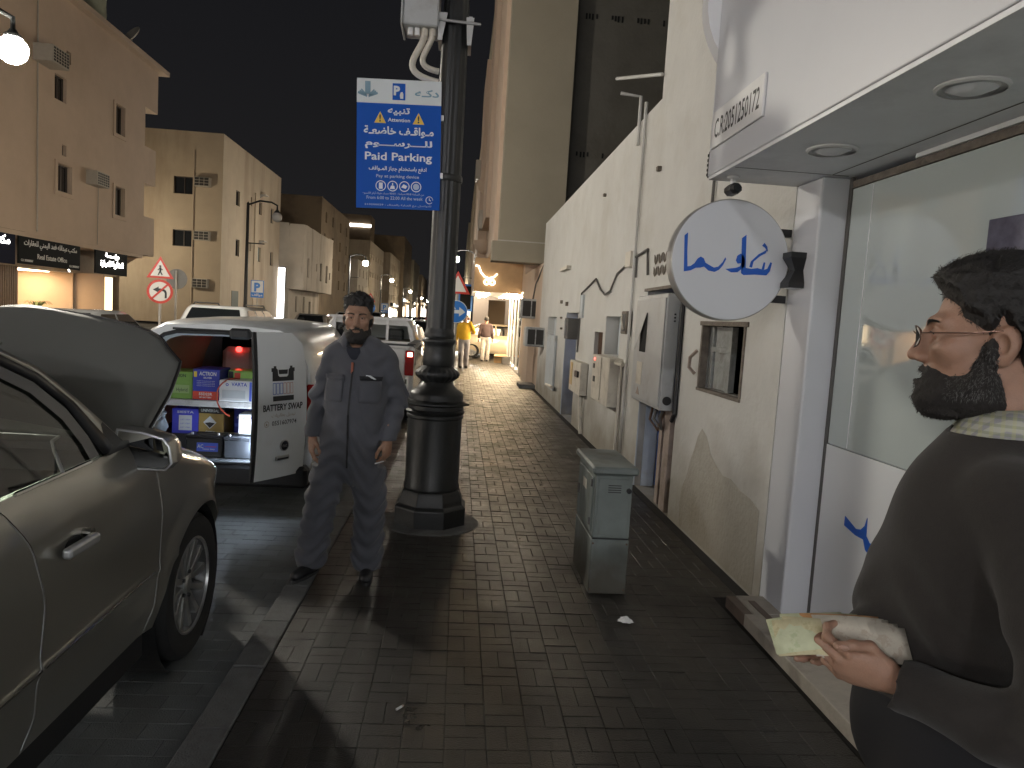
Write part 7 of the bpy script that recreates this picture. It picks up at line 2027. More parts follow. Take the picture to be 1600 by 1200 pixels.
def hand_parts(curl=(18, 28, 18), thumb=None, spread=0.0):
    """capsule chain of a hand in (a: fingers, b: thumb side, c: palm side)"""
    seg = []
    for k, (b, a0, ls, r) in enumerate(((.031, .090, (.042, .025, .020), .0092), (.010, .095, (.046, .029, .021), .0094), (-.011, .090, (.042, .027, .020), .0090), (-.031, .080, (.033, .021, .018), .0080))):
        p = np.array([a0, b, .002]); ang = 0.0
        for q, (l, c) in enumerate(zip(ls, curl)):
            ang += math.radians(c * (1 + .10 * k))
            n = p + np.array([math.cos(ang) * l, spread * (1.5 - k) * l * .15, math.sin(ang) * l])
            seg.append((tuple(p), tuple(n), r * (1 - .08 * q), r * (1 - .08 * (q + 1)))); p = n
    tb = thumb or [(.018, .026, .006), (.052, .050, .022), (.082, .056, .034), (.106, .050, .040)]
    for q in range(3): seg.append((tb[q], tb[q + 1], (.0150, .0115, .0100)[q], (.0115, .0100, .0088)[q]))
    return seg
def hand_fn(P, o, f, t, right, curl, thumb=None, scale=1.0, spread=0.0, stub=.09):
    f = np.array(f, float); f /= np.linalg.norm(f)
    t = np.array(t, float); t -= f * (t @ f); t /= np.linalg.norm(t)
    p = np.cross(f, t) * (-1 if right else 1)
    q = [P[i] - o[i] for i in range(3)]
    L = [(q[0] * v[0] + q[1] * v[1] + q[2] * v[2]) / scale for v in (f, t, p)]
    d = d_ell(L, (.052, .0, .002), (.052, .042, .0175))
    d = smin(d, d_ell(L, (.030, .020, .012), (.034, .020, .016)), .012)
    d = smin(d, d_cap(L, (-stub, 0, 0), (.02, 0, 0), .028, .026, (1, 1, .78)), .02)
    fs = None
    for a, b, ra, rb in hand_parts(curl, thumb, spread):
        g_ = d_cap(L, a, b, ra, rb)
        d = smin(d, g_, .006)
    return d * scale

def blades(name, V, Fq, n, ln, wid, mat, parent, rnd, down=(0, 0, -1), lift=.45, keep=None, M=None):
    """short tapered locks that break up the outline of hair and beard"""
    rng = np.random.RandomState(rnd)
    A, B, C_, D = (V[Fq[:, i]] for i in range(4))
    N = np.cross(C_ - A, D - B); nl = np.linalg.norm(N, axis=1) + 1e-12; N /= nl[:, None]
    cen = (A + B + C_ + D) / 4
    ok = np.ones(len(cen), bool) if keep is None else keep(cen, N)
    idx = np.where(ok)[0]
    pr = nl[idx] / nl[idx].sum()
    pick = rng.choice(idx, n, p=pr)
    vs, fs = [], []
    dn = np.array(down, float)
    for i in pick:
        c, nr = cen[i], N[i]
        dv = dn(c) if callable(down) else dn
        tg = dv - nr * (dv @ nr) + rng.normal(0, .35, 3); tg -= nr * (tg @ nr); tg /= np.linalg.norm(tg) + 1e-9
        sd = np.cross(nr, tg)
        l = ln * rng.uniform(.5, 1.2); w_ = wid * rng.uniform(.6, 1.3)
        p0 = c - nr * .002; p1 = c + tg * l * .5 + nr * l * lift * .6; p2 = c + tg * l + nr * l * lift * rng.uniform(.3, 1.0)
        k = len(vs)
        vs += [tuple(p0 - sd * w_), tuple(p0 + sd * w_), tuple(p1 + sd * w_ * .7), tuple(p1 - sd * w_ * .7), tuple(p2)]
        fs += [(k, k + 1, k + 2, k + 3), (k + 3, k + 2, k + 4)]
    mb = MB()
    if M is not None: mb.add(vs, fs, M)
    else: mb.v, mb.f = vs, fs
    o = mb.build(name, mat, parent, smooth='all')
    o['kind'] = 'stuff'
    return o

def mk_skin(name, c, rough=.52):
    m = mk(name, c, rough=rough, var=.16, scale=38, bump=.16, bscale=340, rvar=.08)
    b = m.node_tree.nodes['Principled BSDF']
    b.inputs['Subsurface Weight'].default_value = .12
    b.inputs['Subsurface Radius'].default_value = (1.0, .35, .2)
    b.inputs['Subsurface Scale'].default_value = .006
    return m
M_skin1 = mk_skin('skin_brown', (0.30, 0.17, 0.11))
M_skin2 = mk_skin('skin_warm_brown', (0.33, 0.19, 0.13))
M_hair = mk('black_hair', (0.010, 0.009, 0.0085), rough=0.55, var=.2, scale=90, bump=.3, bscale=500)
M_beard1 = mk('dark_beard', (0.017, 0.0145, 0.013), rough=0.7, var=.3, scale=90, bump=.4, bscale=500)
M_beardg = mk('greying_beard', (0.10, 0.098, 0.095), rough=0.75, var=.45, scale=120, bump=.4, bscale=500)
M_eye = mk('eye_white', (0.55, 0.52, 0.48), rough=.15, var=0)
M_iris = mk('iris_dark', (0.025, 0.014, 0.009), rough=.1, var=0)
M_lip = mk('lip', (0.26, 0.105, 0.085), rough=.45, var=.1, scale=80)
M_cover = mk('coverall_cloth', (0.078, 0.080, 0.093), rough=0.85, var=.14, scale=7, bump=.25, bscale=330, sheen=.15)
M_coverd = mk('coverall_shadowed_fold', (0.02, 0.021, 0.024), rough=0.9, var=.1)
M_tshirt = mk('navy_tshirt', (0.018, 0.020, 0.030), rough=0.85, var=.1)
M_shoe = mk('black_shoe', (0.012, 0.012, 0.013), rough=0.5, var=.2)
M_sole = mk('shoe_sole', (0.03, 0.03, 0.03), rough=0.8, var=.1)
M_sweater = mk('brown_grey_sweater', (0.025, 0.0215, 0.0190), rough=0.95, var=.2, scale=70, bump=.22, bscale=520, sheen=.1)
M_trousers = mk('black_trousers', (0.010, 0.010, 0.012), rough=0.9, var=.15)

def face_details(parent, M, rnd, wide=1.0):
    for s in (-1, 1):
        e = MB().ball((s * .031, -.0780, .008), .0123, 16, 10, M).build('eyeball', M_eye, parent, smooth='all')
        MB().ball((s * .031, -.0869, .0076), .0060 * wide, 12, 8, M, (1, .75, 1)).build('iris', M_iris, e, smooth='all')
        ls = MB(); ls.tube([(s * (.031 + .0128 * math.cos(t)), -.0803 - .0147 * math.sqrt(max(0, 1 - (.0132 * math.cos(t) / .0155) ** 2 - ((.0052 * math.sin(t) - .0007) / .0125) ** 2)), .0078 + .0050 * math.sin(t)) for t in [i * math.pi / 10 for i in range(11)]], .0011, 5, M)
        ls.build('lash_line', M_hair, parent)
        bw = MB()
        rng = np.random.RandomState(rnd + s)
        for k in range(260):
            u = rng.uniform(0, 1); x = .010 + .040 * u; y = -.0985 + .019 * u ** 1.8; z = .027 + .008 * math.sin(u * 2.2) - .004 * u + rng.uniform(-.0032, .0032) * (1.15 - u)
            bw.add([(s * x, y - .0016, z - .0010 * wide), (s * (x + .001), y - .0016, z + .0016 * wide), (s * (x + .009), y - .002 + .002, z + .0025 - .004 * u)], [(0, 1, 2), (2, 1, 0)], M)
        bw.build('eyebrow', M_hair, parent)['kind'] = 'stuff'

# ------------------------------------------------------------------ the mechanic in the grey coverall
m1 = thing('person', 'bearded man in a dark grey zipped coverall and black shoes standing by the van', 'person', (-.632, 4.47, 0))
HM1 = T(.018, .0, 1.600) @ RZ(.06) @ RX(.03) @ S(1.04, 1.04, 1.04)
def body1(P):
    hx = Matrix(HM1).inverted(); A = np.array(hx)
    L = [A[i, 0] * P[0] + A[i, 1] * P[1] + A[i, 2] * P[2] + A[i, 3] for i in range(3)]
    return head_fn(L, lidz=.0052) * 1.04
o, V, Fq = sdf_obj('body', body1, (-.12, -.16, 1.40), (.14, .15, 1.78), .0036, M_skin1, m1)
body_obj = o
# hands join the same figure inside the sleeves
def add_hand(P): return None
RH = dict(o=(-.222, -.032, .868), f=(-.02, -.10, -1), t=(.45, -.85, 0), right=True, curl=(22, 30, 20))
LH = dict(o=(.241, -.058, .868), f=(-.06, -.12, -1), t=(-.5, -.85, .1), right=False, curl=(34, 48, 34))
bm_ = bmesh.new(); bm_.from_mesh(o.data)
for H in (RH, LH):
    lo = tuple(a - .09 for a in (H['o'][0], H['o'][1], H['o'][2] - .10)); hi = tuple(a + .09 for a in (H['o'][0], H['o'][1], H['o'][2] + .03))
    lo = (lo[0], lo[1], lo[2] - .02)
    P = gridpts(lo, hi, .0034)
    v_, f_ = surf_net(hand_fn(P, **H), lo, .0034)
    t_ = bpy.data.meshes.new('t'); t_.from_pydata(v_.tolist(), [], f_.tolist()); bm_.from_mesh(t_); bpy.data.meshes.remove(t_)
bm_.to_mesh(o.data); bm_.free()
o.data.polygons.foreach_set('use_smooth', [True] * len(o.data.polygons))
Ph = lambda fn: (lambda P: fn(P))
HL = .0042
oh, Vh, Fh = sdf_obj('hair', lambda P: hair_fn(P, .028, .004, .004, .3, None, .050, .0055), (-.11, -.14, -.10), (.11, .14, .165), HL, M_hair, m1, HM1)
blades('hair_lock', Vh, Fh, 3200, .010, .0011, M_hair, m1, 3, down=(0, .2, .1), lift=.9)
ob, Vb, Fb = sdf_obj('beard', lambda P: beard_fn(P, .0022, .012, 1.1), (-.10, -.14, -.175), (.10, .04, .05), HL, M_beard1, m1, HM1)
blades('beard_lock', Vb, Fb, 1200, .010, .0009, M_beard1, m1, 4, down=(0, -.2, -1), lift=.35)
face_details(m1, HM1, 5, 1.25)
# coverall
LEGS = [((-.088, .015, .86), (-.150, .0, .50), (-.212, .01, .10)), ((.098, .015, .86), (.140, .0, .50), (.132, .01, .09))]
def cover(P, off=0.0):
    d = d_ell(P, (.040, .012, 1.20), (.182, .126, .30))
    d = smin(d, d_ell(P, (.028, -.030, 1.06), (.170, .135, .20)), .08)
    d = smin(d, d_ell(P, (.008, .015, .90), (.176, .132, .17)), .08)
    d = smin(d, d_cap(P, (-.112, .02, 1.382), (.165, .02, 1.386), .068), .08)
    d = smin(d, d_cap(P, (-.06, .02, 1.43), (.10, .02, 1.43), .045), .06)
    d = smin(d, d_cap(P, (.02, .022, 1.40), (.018, .012, 1.50), .085, .066), .05)
    d = smin(d, d_ell(P, (.01, .01, .74), (.125, .11, .16)), .08)
    for hp_, kn, an in LEGS:
        d = smin(d, d_cap(P, hp_, kn, .115, .096), .05)
        d = smin(d, d_cap(P, kn, an, .096, .098), .035)
    arms = d_cap(P, (-.118, .02, 1.360), (-.196, .045, 1.12), .072, .058)
    arms = smin(arms, d_cap(P, (-.196, .045, 1.12), (-.220, -.020, .885), .057, .051), .03)
    a2 = d_cap(P, (.190, .02, 1.365), (.275, .045, 1.12), .076, .064)
    a2 = smin(a2, d_cap(P, (.275, .045, 1.12), (.240, -.045, .885), .063, .055), .03)
    d = smin(d, arms, .012); d = smin(d, a2, .012)
    # folds: cross wrinkles at elbows, knees, crotch and shins, long soft ones elsewhere
    z = P[2]
    w1 = np.exp(-((z - 1.12) / .10) ** 2) * (np.abs(P[0] - .03) > .19) + .9 * np.exp(-((z - .20) / .15) ** 2) + .8 * np.exp(-((z - .52) / .12) ** 2) + .8 * np.exp(-((z - .76) / .09) ** 2)
    d = d + (.0040 + .0085 * w1) * np.sin(z * 62 + 5 * np.sin(P[0] * 17 + P[1] * 8) + P[0] * 25) * .8
    d = d + .0045 * wob(P, 26, .4) + .0025 * wob(P, 55, 1.9)
    d = np.maximum(d, .045 - z)                                   # hem
    for c, ax_, zz in (((-.220, -.020), None, .872), ((.240, -.045), None, .872)):
        sleeve = (np.abs(P[0] - c[0]) < .085) & (z < zz + .05) & (z > .70)
        legd = np.minimum(d_cap(P, LEGS[0][0], LEGS[0][1], .13, .11), d_cap(P, LEGS[1][0], LEGS[1][1], .13, .11))
        side = (P[0] < -.172) if c[0] < 0 else (P[0] > .188)
        d = np.where(sleeve & side, np.maximum(d, zz - z), d)
    neck = d_cap(P, (.017, -.045, 1.475), (.018, -.02, 1.62), .060, .085)
    d = smax(d, -neck, .012)
    d = smax(d, -d_ell(P, (.014, -.125, 1.42), (.036, .06, .085)), .015)
    return d
oc, Vc, Fc = sdf_obj('coverall', cover, (-.36, -.22, .03), (.42, .20, 1.56), .0095, M_cover, m1)
def front(V, x, z, tol=.014):
    m = (np.abs(V[:, 0] - x) < tol) & (np.abs(V[:, 2] - z) < tol)
    return float(V[m, 1].min()) if m.any() else -.1
zs = np.linspace(1.34, .70, 26)
zx = lambda z: float(np.interp(z, [.70, .95, 1.2, 1.36], [.004, .006, .014, .02]))
st_ = MB(); st_.grid([[(zx(z) + dx, front(Vc, zx(z), z) - .0035, z) for dx in (-.0055, .0055)] for z in zs])
st_.build('zip', mk('zip_black', (0.006, 0.006, 0.007), rough=.6, var=0), m1, solid=.004)
MB().cbox(-.007, .007, -.006, .004, -.055, .012, .003, T(zx(1.335) - .006, front(Vc, .01, 1.31) - .010, 1.33)).build('zip_pull', mk('orange_zip_pull', (0.33, 0.10, 0.055), rough=.6), m1)
def patch(name, pts, mat, lift=.004, solid=.006):
    mb = MB(); mb.grid([[(x, front(Vc, x, z) - lift, z) for x, z in row] for row in pts])
    return mb.build(name, mat, m1, solid=solid, smooth='all')
row_ = lambda x0, x1, z, n=7, sl=0.0: [(x0 + (x1 - x0) * i / n, z + sl * i / n) for i in range(n + 1)]
patch('pocket', [row_(.065, .185, z) for z in np.linspace(1.235, 1.105, 7)], M_cover, .003)
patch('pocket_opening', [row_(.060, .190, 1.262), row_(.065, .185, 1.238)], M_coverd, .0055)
patch('pocket', [row_(-.145, -.035, z) for z in np.linspace(1.235, 1.105, 7)], M_cover, .003)
patch('pocket_flap', [row_(-.150, -.030, 1.265), row_(-.150, -.030, 1.235)], M_cover, .006)
hk = MB(); zz = 1.250; yy = front(Vc, .13, 1.25)
hk.add([(.085, yy - .012, 1.242), (.098, yy - .018, 1.27), (.125, yy - .014, 1.268), (.158, yy - .006, 1.246), (.12, yy - .012, 1.240)], [(0, 4, 1), (1, 4, 2), (2, 4, 3)])
hk.build('pocket_tissue', mk('tissue_white', (0.72, 0.75, 0.75), rough=.8, var=0), m1, solid=.003)
# collar leaves and the tee shirt under it
for s in (-1, 1):
    c = MB(); cx_ = .018
    rows = []
    for k in range(9):
        a = math.radians(28 + 130 * k / 8)
        x = s * math.sin(a); y = -math.cos(a)
        drop = .060 * max(0, 1 - k / 3.2)
        rows.append([(cx_ + x * .070, .012 + y * .066, 1.505 + .010 * min(1, k / 4)), (cx_ + x * .080, .012 + y * .078, 1.503 + .012 * min(1, k / 4)), (cx_ + x * (.096 + .02 * (k < 3)), .014 + y * .096, 1.462 - drop + .012 * min(1, k / 4))])
    c.grid(rows); c.build('collar', M_cover, m1, solid=.006, smooth=True)
def tee(P):
    d = d_ell(P, (.018, -.010, 1.385), (.09, .085, .075))
    return smax(d, -d_cap(P, (.018, -.02, 1.44), (.018, -.02, 1.7), .055, .085), .008)
sdf_obj('tshirt', tee, (-.10, -.12, 1.28), (.13, .10, 1.49), .007, M_tshirt, m1)
for (x, y, rz_, s) in ((-.222, -.035, -.35, -1), (.140, -.035, .12, 1)):
    MS = T(x, y, 0) @ RZ(rz_)
    def shoe(P):
        d = d_cap(P, (0, .07, .045), (0, -.12, .036), .042, .038, (1, 1, .85))
        d = smin(d, d_ell(P, (0, .045, .075), (.040, .055, .045)), .03)
        return np.maximum(d, .004 - P[2])
    so_, _, _ = sdf_obj('shoe', shoe, (-.06, -.18, -.005), (.06, .13, .14), .007, M_shoe, m1, MS)
    sl_ = MB(); sl_.prism([(.043 * math.cos(t) * (1 if math.sin(t) > 0 else .92), -.025 + .145 * math.sin(t)) for t in [i * math.pi / 12 for i in range(24)]], 0.0, .018, MS)
    sl_.build('sole', M_sole, so_)
cg = thing('cigarette', 'small white cigarette held in the left hand of the mechanic', 'cigarette', (-.632 + .205, 4.47 - .135, .745), rz=.6)
MB().cyl((-.035, 0, 0), (.022, 0, .01), .004, n=8).build('paper', M_white, cg)
MB().cyl((.0222, 0, .01), (.036, 0, .0125), .004, n=8).build('filter', M_palewood, cg)

# ------------------------------------------------------------------ the man with the banknotes
A2 = math.radians(-125)
m2 = thing('person', 'bearded man with glasses in a brown grey sweater, seen from the side, counting banknotes', 'person', (.962, 1.215, 0), rz=A2)
R2 = Matrix.Rotation(A2, 3, 'Z')
def loc2(x, y, z):
    v = R2.inverted() @ (Vector((x, y, z)) - Vector((.962, 1.215, 0))); return (v.x, v.y, v.z)
HM2 = T(.0, -.02, 1.668) @ RX(.05) @ S(1.0, 1.0, 1.0)
WR = loc2(.760, 1.125, 1.083); EL = loc2(.93, .93, 1.065); SHD = (.16, .06, 1.39)
HF = R2.inverted() @ Vector((-.93, .22, .20)); HT = R2.inverted() @ Vector((.10, -.50, .85))
HND = dict(o=WR, f=tuple(HF), t=tuple(HT), right=False, curl=(34, 62, 40), thumb=[(.018, .026, .006), (.056, .050, .014), (.088, .052, .004), (.114, .046, -.004)], scale=.92)
o, V, Fq = sdf_obj('body', lambda P: head_fn([P[0], P[1], P[2]], nose=1.03, lidz=.0048), (-.11, -.15, -.21), (.11, .13, .15), .0026, M_skin2, m2, HM2)
bm_ = bmesh.new(); bm_.from_mesh(o.data)
lo = tuple(a - .14 for a in WR); hi = tuple(a + .14 for a in WR)
P = gridpts(lo, hi, .0028)
v_, f_ = surf_net(hand_fn(P, **HND), lo, .0028)
t_ = bpy.data.meshes.new('t'); t_.from_pydata(v_.tolist(), [], f_.tolist()); bm_.from_mesh(t_); bpy.data.meshes.remove(t_)
# the other hand, lower, half hidden behind
RO = loc2(.795, 1.275, 1.105)
H2 = dict(o=RO, f=tuple(R2.inverted() @ Vector((-.80, .02, -.45))), t=tuple(R2.inverted() @ Vector((-.55, .75, .2))), right=True, curl=(10, 16, 10), scale=.84, stub=.02, thumb=[(.018, .022, .006), (.036, .026, .018), (.054, .018, .028), (.068, .006, .032)])
lo = tuple(a - .16 for a in RO); hi = tuple(a + .16 for a in RO)
P = gridpts(lo, hi, .0034)
v_, f_ = surf_net(hand_fn(P, **H2), lo, .0034)
t_ = bpy.data.meshes.new('t'); t_.from_pydata(v_.tolist(), [], f_.tolist()); bm_.from_mesh(t_); bpy.data.meshes.remove(t_)
bm_.to_mesh(o.data); bm_.free()
o.data.polygons.foreach_set('use_smooth', [True] * len(o.data.polygons))
# thumb nail
fv, tv = Vector(HND['f']).normalized(), Vector(HND['t']); tv = (tv - fv * tv.dot(fv)).normalized(); pv = fv.cross(tv)
tn = Vector(WR) + fv * .0975 + tv * .0465 - pv * .0025
nl = MB(); nl.ball((0, 0, 0), .0075, 10, 6, frame(tn - pv * .006 + tv * .002, fv, tv), (1.15, .8, .32)); nl.build('thumb_nail', mk('nail', (0.42, 0.26, 0.20), rough=.3, var=0), m2, smooth='all')
hl2 = ([-.125, -.095, -.075, -.052, -.045, -.022, -.004, .012, .03, .05, .09], [.100, .084, .074, .056, .036, .018, .000, .034, -.005, -.06, -.09])
oh, Vh, Fh = sdf_obj('hair', lambda P: hair_fn(P, .030, .012, .006, 2.2, hl2, .022), (-.115, -.17, -.11), (.115, .15, .185), .0033, M_hair, m2, HM2)
blades('hair_lock', Vh, Fh, 6500, .016, .0008, M_hair, m2, 7, down=(0, .55, -.3), lift=.42)
ob, Vb, Fb = sdf_obj('beard', lambda P: beard_fn(P, .003, .019, 1.7, -.004), (-.10, -.15, -.18), (.10, .05, .05), .0032, M_beard1, m2, HM2)
blades('beard_lock', Vb, Fb, 4200, .011, .0007, M_beard1, m2, 8, down=(0, -.15, -1), lift=.30)
HI2 = np.array(HM2.inverted())
def cheek(c, n):
    l = c @ HI2[:3, :3].T + HI2[:3, 3]
    return (np.abs(l[:, 0]) > .045) & (l[:, 1] > -.065) & (l[:, 2] > -.105) & (l[:, 2] < -.01)
blades('grey_beard_lock', Vb, Fb, 2600, .009, .0006, M_beardg, m2, 9, down=(0, -.15, -1), lift=.36, keep=cheek)
face_details(m2, HM2, 15)
# glasses
M_gl = mk('glasses_metal', (0.10, 0.055, 0.04), rough=.3, metal=.8, var=0)
gls = thing('glasses', 'thin dark metal framed glasses on the face of the man with banknotes', 'glasses', M=T(.962, 1.215, 0) @ RZ(A2) @ HM2)
for s in (-1, 1):
    pts = [(s * (.033 + .025 * math.cos(t)), -.118 + .010 * abs(math.cos(t)) * (1 if math.cos(t) > 0 else .2), .004 + .019 * math.sin(t)) for t in [i * math.pi / 12 for i in range(24)]]
    MB().tube(pts, .0012, 6, closed=True).build('lens_rim', M_gl, gls, smooth=True)
    ln_ = MB(); ln_.add(pts, [tuple(range(24)) if s < 0 else tuple(reversed(range(24)))]); ln_.build('lens', mk_glass('spectacle_lens', (0.97, 0.97, 0.97)), gls)
    MB().tube([(s * .058, -.108, .010), (s * .076, -.090, .010), (s * .083, -.03, .010), (s * .086, .012, .014), (s * .086, .028, -.008)], .0012, 6).build('temple', M_gl, gls, smooth=True)
MB().tube([(-.009, -.118, .010), (0, -.121, .013), (.009, -.118, .010)], .0012, 6).build('bridge', M_gl, gls, smooth=True)
# sweater
def sweat(P):
    d = d_ell(P, (-.03, .0, 1.27), (.185, .138, .25))
    d = smin(d, d_ell(P, (-.08, -.035, 1.12), (.15, .160, .20)), .10)
    d = smin(d, d_ell(P, (-.08, -.02, 1.00), (.155, .165, .16)), .08)
    d = smin(d, d_cap(P, (-.18, .03, 1.41), (.13, .03, 1.41), .068), .08)
    d = smin(d, d_cap(P, (0, .02, 1.43), (0, .025, 1.50), .10, .08), .05)
    d = smin(d, d_ell(P, (-.02, -.040, 1.33), (.14, .095, .11)), .06)
    a = d_cap(P, SHD, EL, .072, .060)
    wv = np.array(WR) - np.array(EL); wend = np.array(WR) - wv / np.linalg.norm(wv) * .012
    fa = d_cap(P, EL, tuple(wend), .060, .042)
    cut = sum((P[i] - wend[i]) * wv[i] for i in range(3)) / np.linalg.norm(wv)
    a = smin(a, np.maximum(fa, cut), .03)
    rs_ = d_cap(P, (-.20, .03, 1.40), (-.28, .06, 1.12), .070, .060)
    rv = np.array(RO) - np.array((-.27, .06, 1.12)); re = np.array(RO) - rv / np.linalg.norm(rv) * .02
    rs_ = smin(rs_, d_cap(P, (-.27, .06, 1.12), tuple(re), .060, .042), .03)
    d = smin(d, a, .03); d = smin(d, rs_, .03)
    z = P[2]
    d = d + .004 * wob(P, 24, .9) + .0045 * np.exp(-((z - 1.1) / .14) ** 2) * np.sin(z * 58 + 4 * np.sin(P[1] * 15 + P[0] * 9)) 
    d = smax(d, .945 - z, .015)
    nk = d_cap(P, (0, .005, 1.49), (0, -.01, 1.62), .062, .10)
    return smax(d, -nk, .010)
os_, Vs, Fs = sdf_obj('sweater', sweat, (-.36, -.36, .92), (.40, .34, 1.56), .0085, M_sweater, m2)
nb = MB(); nb.tube([(.071 * math.cos(t), .012 + .066 * math.sin(t), 1.503 + .020 * math.sin(t)) for t in [i * math.pi / 16 for i in range(32)]], .0085, 8, closed=True)
nb.build('neckband', M_sweater, m2, smooth=True)
def plaid(name):
    m = mk(name, (0.44, 0.44, 0.38), rough=.85, var=0)
    nt = m.node_tree; N, L = nt.nodes, nt.links; b = N['Principled BSDF']
    tcx = N.new('ShaderNodeTexCoord'); col = None
    mx0 = None
    for (dr, sc_, cl_, f) in (('X', 46, (0.20, 0.20, 0.28), .55), ('Z', 46, (0.22, 0.25, 0.16), .5), ('Y', 40, (0.50, 0.48, 0.20), .35)):
        wv = N.new('ShaderNodeTexWave'); wv.bands_direction = dr; wv.inputs['Scale'].default_value = sc_ / 2
        L.new(tcx.outputs['Object'], wv.inputs['Vector'])
        rp = N.new('ShaderNodeValToRGB'); rp.color_ramp.elements[0].position = .62; rp.color_ramp.elements[1].position = .78
        L.new(wv.outputs['Fac'], rp.inputs[0])
        ml = N.new('ShaderNodeMath'); ml.operation = 'MULTIPLY'; ml.inputs[1].default_value = f; L.new(rp.outputs[0], ml.inputs[0])
        mx = N.new('ShaderNodeMix'); mx.data_type = 'RGBA'; mx.inputs[7].default_value = (*cl_, 1)
        if col is None: mx.inputs[6].default_value = (0.44, 0.44, 0.38, 1)
        else: L.new(col, mx.inputs[6])
        L.new(ml.outputs[0], mx.inputs[0]); col = mx.outputs[2]
    L.new(col, b.inputs['Base Color'])
    return m
cm_ = MB(); rows = []
for k in range(25):
    a = math.radians(20 + 320 * k / 24)
    x, y = math.sin(a), -math.cos(a); bk_ = .5 - .5 * math.cos(a)
    rows.append([(x * .072, .018 + y * .070, 1.500), (x * .067, .020 + y * .066, 1.535 + .020 * bk_), (x * .071, .020 + y * .070, 1.540 + .020 * bk_), (x * .092, .018 + y * .090, 1.500 + .006 * bk_)])
cm_.grid(rows); cm_.build('shirt_collar', plaid('plaid_cotton'), m2, smooth='all', solid=.003)
def trou(P):
    d = d_ell(P, (-.05, -.015, .93), (.165, .168, .20))
    for s in (-1, 1):
        d = smin(d, d_cap(P, (s * .095, .0, .86), (s * .11, .0, .48), .105, .08), .06)
        d = smin(d, d_cap(P, (s * .11, .0, .48), (s * .11, .02, .08), .08, .065), .03)
    d = d + .004 * wob(P, 30, .3)
    return np.maximum(np.maximum(d, P[2] - 1.0), .05 - P[2])
sdf_obj('trousers', trou, (-.26, -.24, .03), (.26, .20, 1.03), .013, M_trousers, m2)
for s in (-1, 1):
    def shoe2(P):
        d = d_cap(P, (0, .07, .045), (0, -.13, .036), .042, .038, (1, 1, .85)); d = smin(d, d_ell(P, (0, .045, .075), (.040, .055, .045)), .03)
        return np.maximum(d, .004 - P[2])
    sdf_obj('shoe', shoe2, (-.06, -.19, -.005), (.06, .13, .14), .010, M_shoe, m2, T(s * .11, -.01, 0))
# the banknotes, each a thin sheet of its own
bn = thing('banknotes', 'fan of pale yellow, green and orange banknotes held in the hand', 'banknotes', (.69, 1.10, 1.16))
def mk_note(n, c, d): return mk(n, c, rough=.75, var=.12, scale=60, stain=d, stain_scale=45, stain_lo=.55, stain_hi=.62)
M_n1 = mk_note('note_yellow', (0.55, 0.50, 0.31), (0.46, 0.41, 0.24)); M_n2 = mk_note('note_green', (0.52, 0.54, 0.36), (0.43, 0.47, 0.29)); M_n3 = mk_note('note_orange', (0.50, 0.26, 0.11), (0.36, 0.17, 0.08)); M_n4 = mk_note('note_pale', (0.54, 0.49, 0.40), (0.44, 0.37, 0.29))
def note(mat, base, rot, roll, off, w_=.138, h_=.062, bend=.012):
    """base: lower pinch point; rot: angle in the sheet; bend: curl along the length"""
    mb = MB(); rows = []
    u_ = Vector((-.955, .20, .10)).normalized(); n_ = Vector((.12, .80, -.55)).normalized(); v2 = n_.cross(u_).normalized()
    if v2.z < 0: v2 = -v2
    for i in range(9):
        row = []
        for j in range(4):
            a = (i / 8 - .5) * w_ ; b = j / 3 * h_
            ca, sa = math.cos(rot), math.sin(rot)
            p = Vector(base) + u_ * (a * ca - b * sa) + v2 * (a * sa + b * ca) + n_ * (off + bend * ((i / 8 - .5) * 2) ** 2 + roll * (j / 3))
            row.append(tuple(p))
        rows.append(row)
    mb.grid(rows)
    return mb.build('banknote', mat, bn, world=True, solid=.0003, smooth='all')
BP = (.678, 1.150, 1.112)
for (mat, dx, dz, rot, roll, off, bend) in ((M_n2, -.030, .012, -.30, .012, .010, .018), (M_n1, -.026, .002, -.22, .006, .007, .015), (M_n2, -.012, .014, -.20, .010, .012, .010), (M_n1, -.016, .0, -.10, .004, .004, .012),
                                            (M_n3, .018, .010, -.16, .006, .0045, .006), (M_n4, .026, .006, -.15, .003, .000, .010), (M_n4, .038, .000, -.20, .002, -.003, .012), (M_n4, .049, -.005, -.17, .002, -.006, .013), (M_n4, .058, -.010, -.24, .001, -.009, .015), (M_n4, .068, -.015, -.20, .001, -.012, .016)):
    note(mat, (BP[0] + dx, BP[1], BP[2] + dz), rot, roll, off, bend=bend)

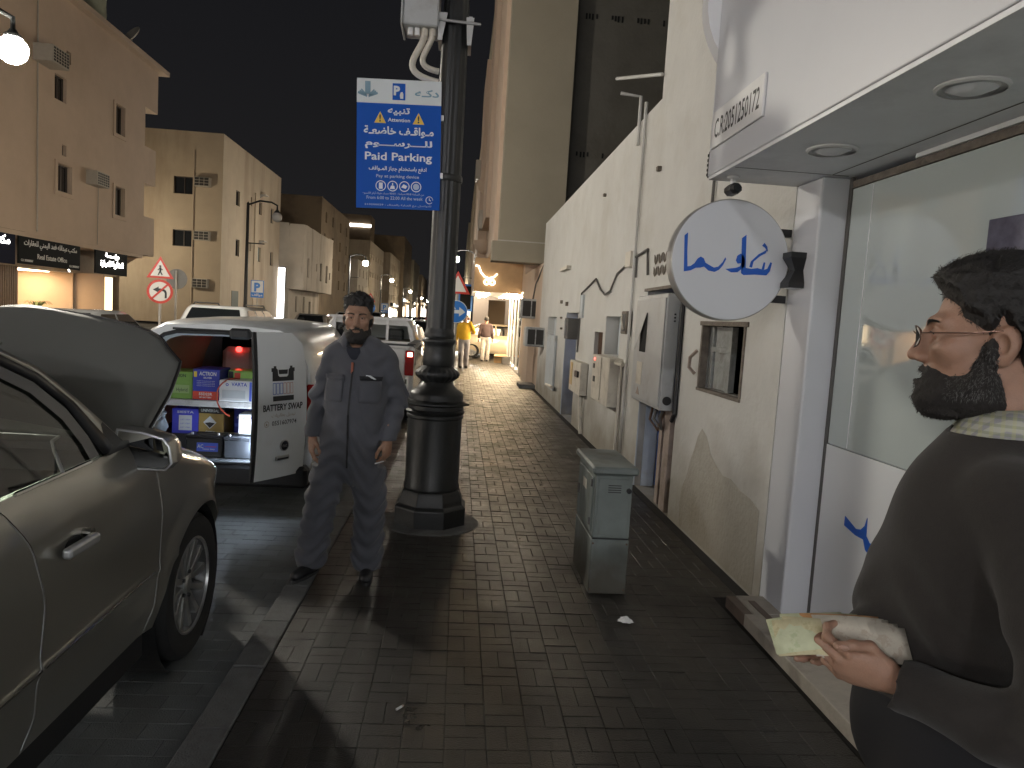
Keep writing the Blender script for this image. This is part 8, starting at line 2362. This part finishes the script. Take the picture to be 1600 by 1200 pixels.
# ------------------------------------------------------------------ the two men on the lit pavement far off
def walker(label, x, y, rz_, shirt, trousers, phone=False, h=.018, stripes=False):
    p = thing('person', label, 'person', (x, y, 0), rz=rz_)
    def skin(P):
        d = head_fn([P[0], P[1], P[2] - 1.60])
        hands = d_ell(P, (-.27, -.05, .80), (.035, .04, .07))
        hands = np.minimum(hands, d_ell(P, (.10, -.06, 1.60), (.04, .045, .05)) if phone else d_ell(P, (.27, -.02, .80), (.035, .04, .07)))
        return np.minimum(d, hands)
    sdf_obj('body', skin, (-.34, -.16, .68), (.34, .16, 1.76), h * .7, M_skin1, p)
    sdf_obj('hair', lambda P: hair_fn([P[0], P[1], P[2] - 1.60], .02, .012), (-.12, -.14, 1.48), (.12, .15, 1.78), .011, M_hair, p)
    def sh_(P):
        d = d_ell(P, (0, .0, 1.20), (.20, .13, .30)); d = smin(d, d_ell(P, (0, 0, 1.0), (.19, .135, .16)), .08)
        d = smin(d, d_cap(P, (-.15, .01, 1.40), (.15, .01, 1.40), .065), .06)
        d = smin(d, smin(d_cap(P, (-.19, 0, 1.38), (-.25, .03, 1.1), .065, .055), d_cap(P, (-.25, .03, 1.1), (-.265, -.04, .86), .052, .045), .03), .03)
        if phone: d = smin(d, smin(d_cap(P, (.19, 0, 1.38), (.30, -.05, 1.18), .065, .055), d_cap(P, (.30, -.05, 1.18), (.14, -.08, 1.52), .052, .042), .03), .03)
        else: d = smin(d, smin(d_cap(P, (.19, 0, 1.38), (.25, .03, 1.1), .065, .055), d_cap(P, (.25, .03, 1.1), (.265, -.02, .86), .052, .045), .03), .03)
        return np.maximum(d + .004 * wob(P, 30, x), .88 - P[2])
    sdf_obj('shirt', sh_, (-.38, -.2, .85), (.40, .2, 1.52), h, shirt, p)
    def tr_(P):
        d = d_ell(P, (0, 0, .90), (.175, .125, .14))
        for s, q in ((-1, -.06), (1, .07)):
            d = smin(d, d_cap(P, (s * .09, 0, .85), (s * .10, q, .48), .10, .085), .05); d = smin(d, d_cap(P, (s * .10, q, .48), (s * .10, q * 1.2 + .03, .06), .085, .075), .03)
        return d + .005 * wob(P, 34, x + 1)
    sdf_obj('trousers', tr_, (-.26, -.22, -.02), (.26, .24, .98), h, trousers, p)
    for s, q in ((-1, -.06), (1, .07)): MB().cbox(s * .10 - .045, s * .10 + .045, q * 1.2 - .13, q * 1.2 + .10, 0, .075, .02).build('shoe', M_shoe, p)
    return p
walker('man in a yellow shirt and grey trousers walking nearer with a phone at his ear', .20, 23.6, .1, mk('yellow_shirt', (0.62, 0.36, 0.02), rough=.8), mk('grey_trousers', (0.27, 0.25, 0.26), rough=.85), phone=True)
walker('man in a dark shirt and pale striped trousers walking away by the cream car', 1.05, 28.0, math.pi, mk('dark_shirt', (0.05, 0.03, 0.03), rough=.85), mk('pale_trousers', (0.36, 0.33, 0.30), rough=.85, var=.5, scale=30))
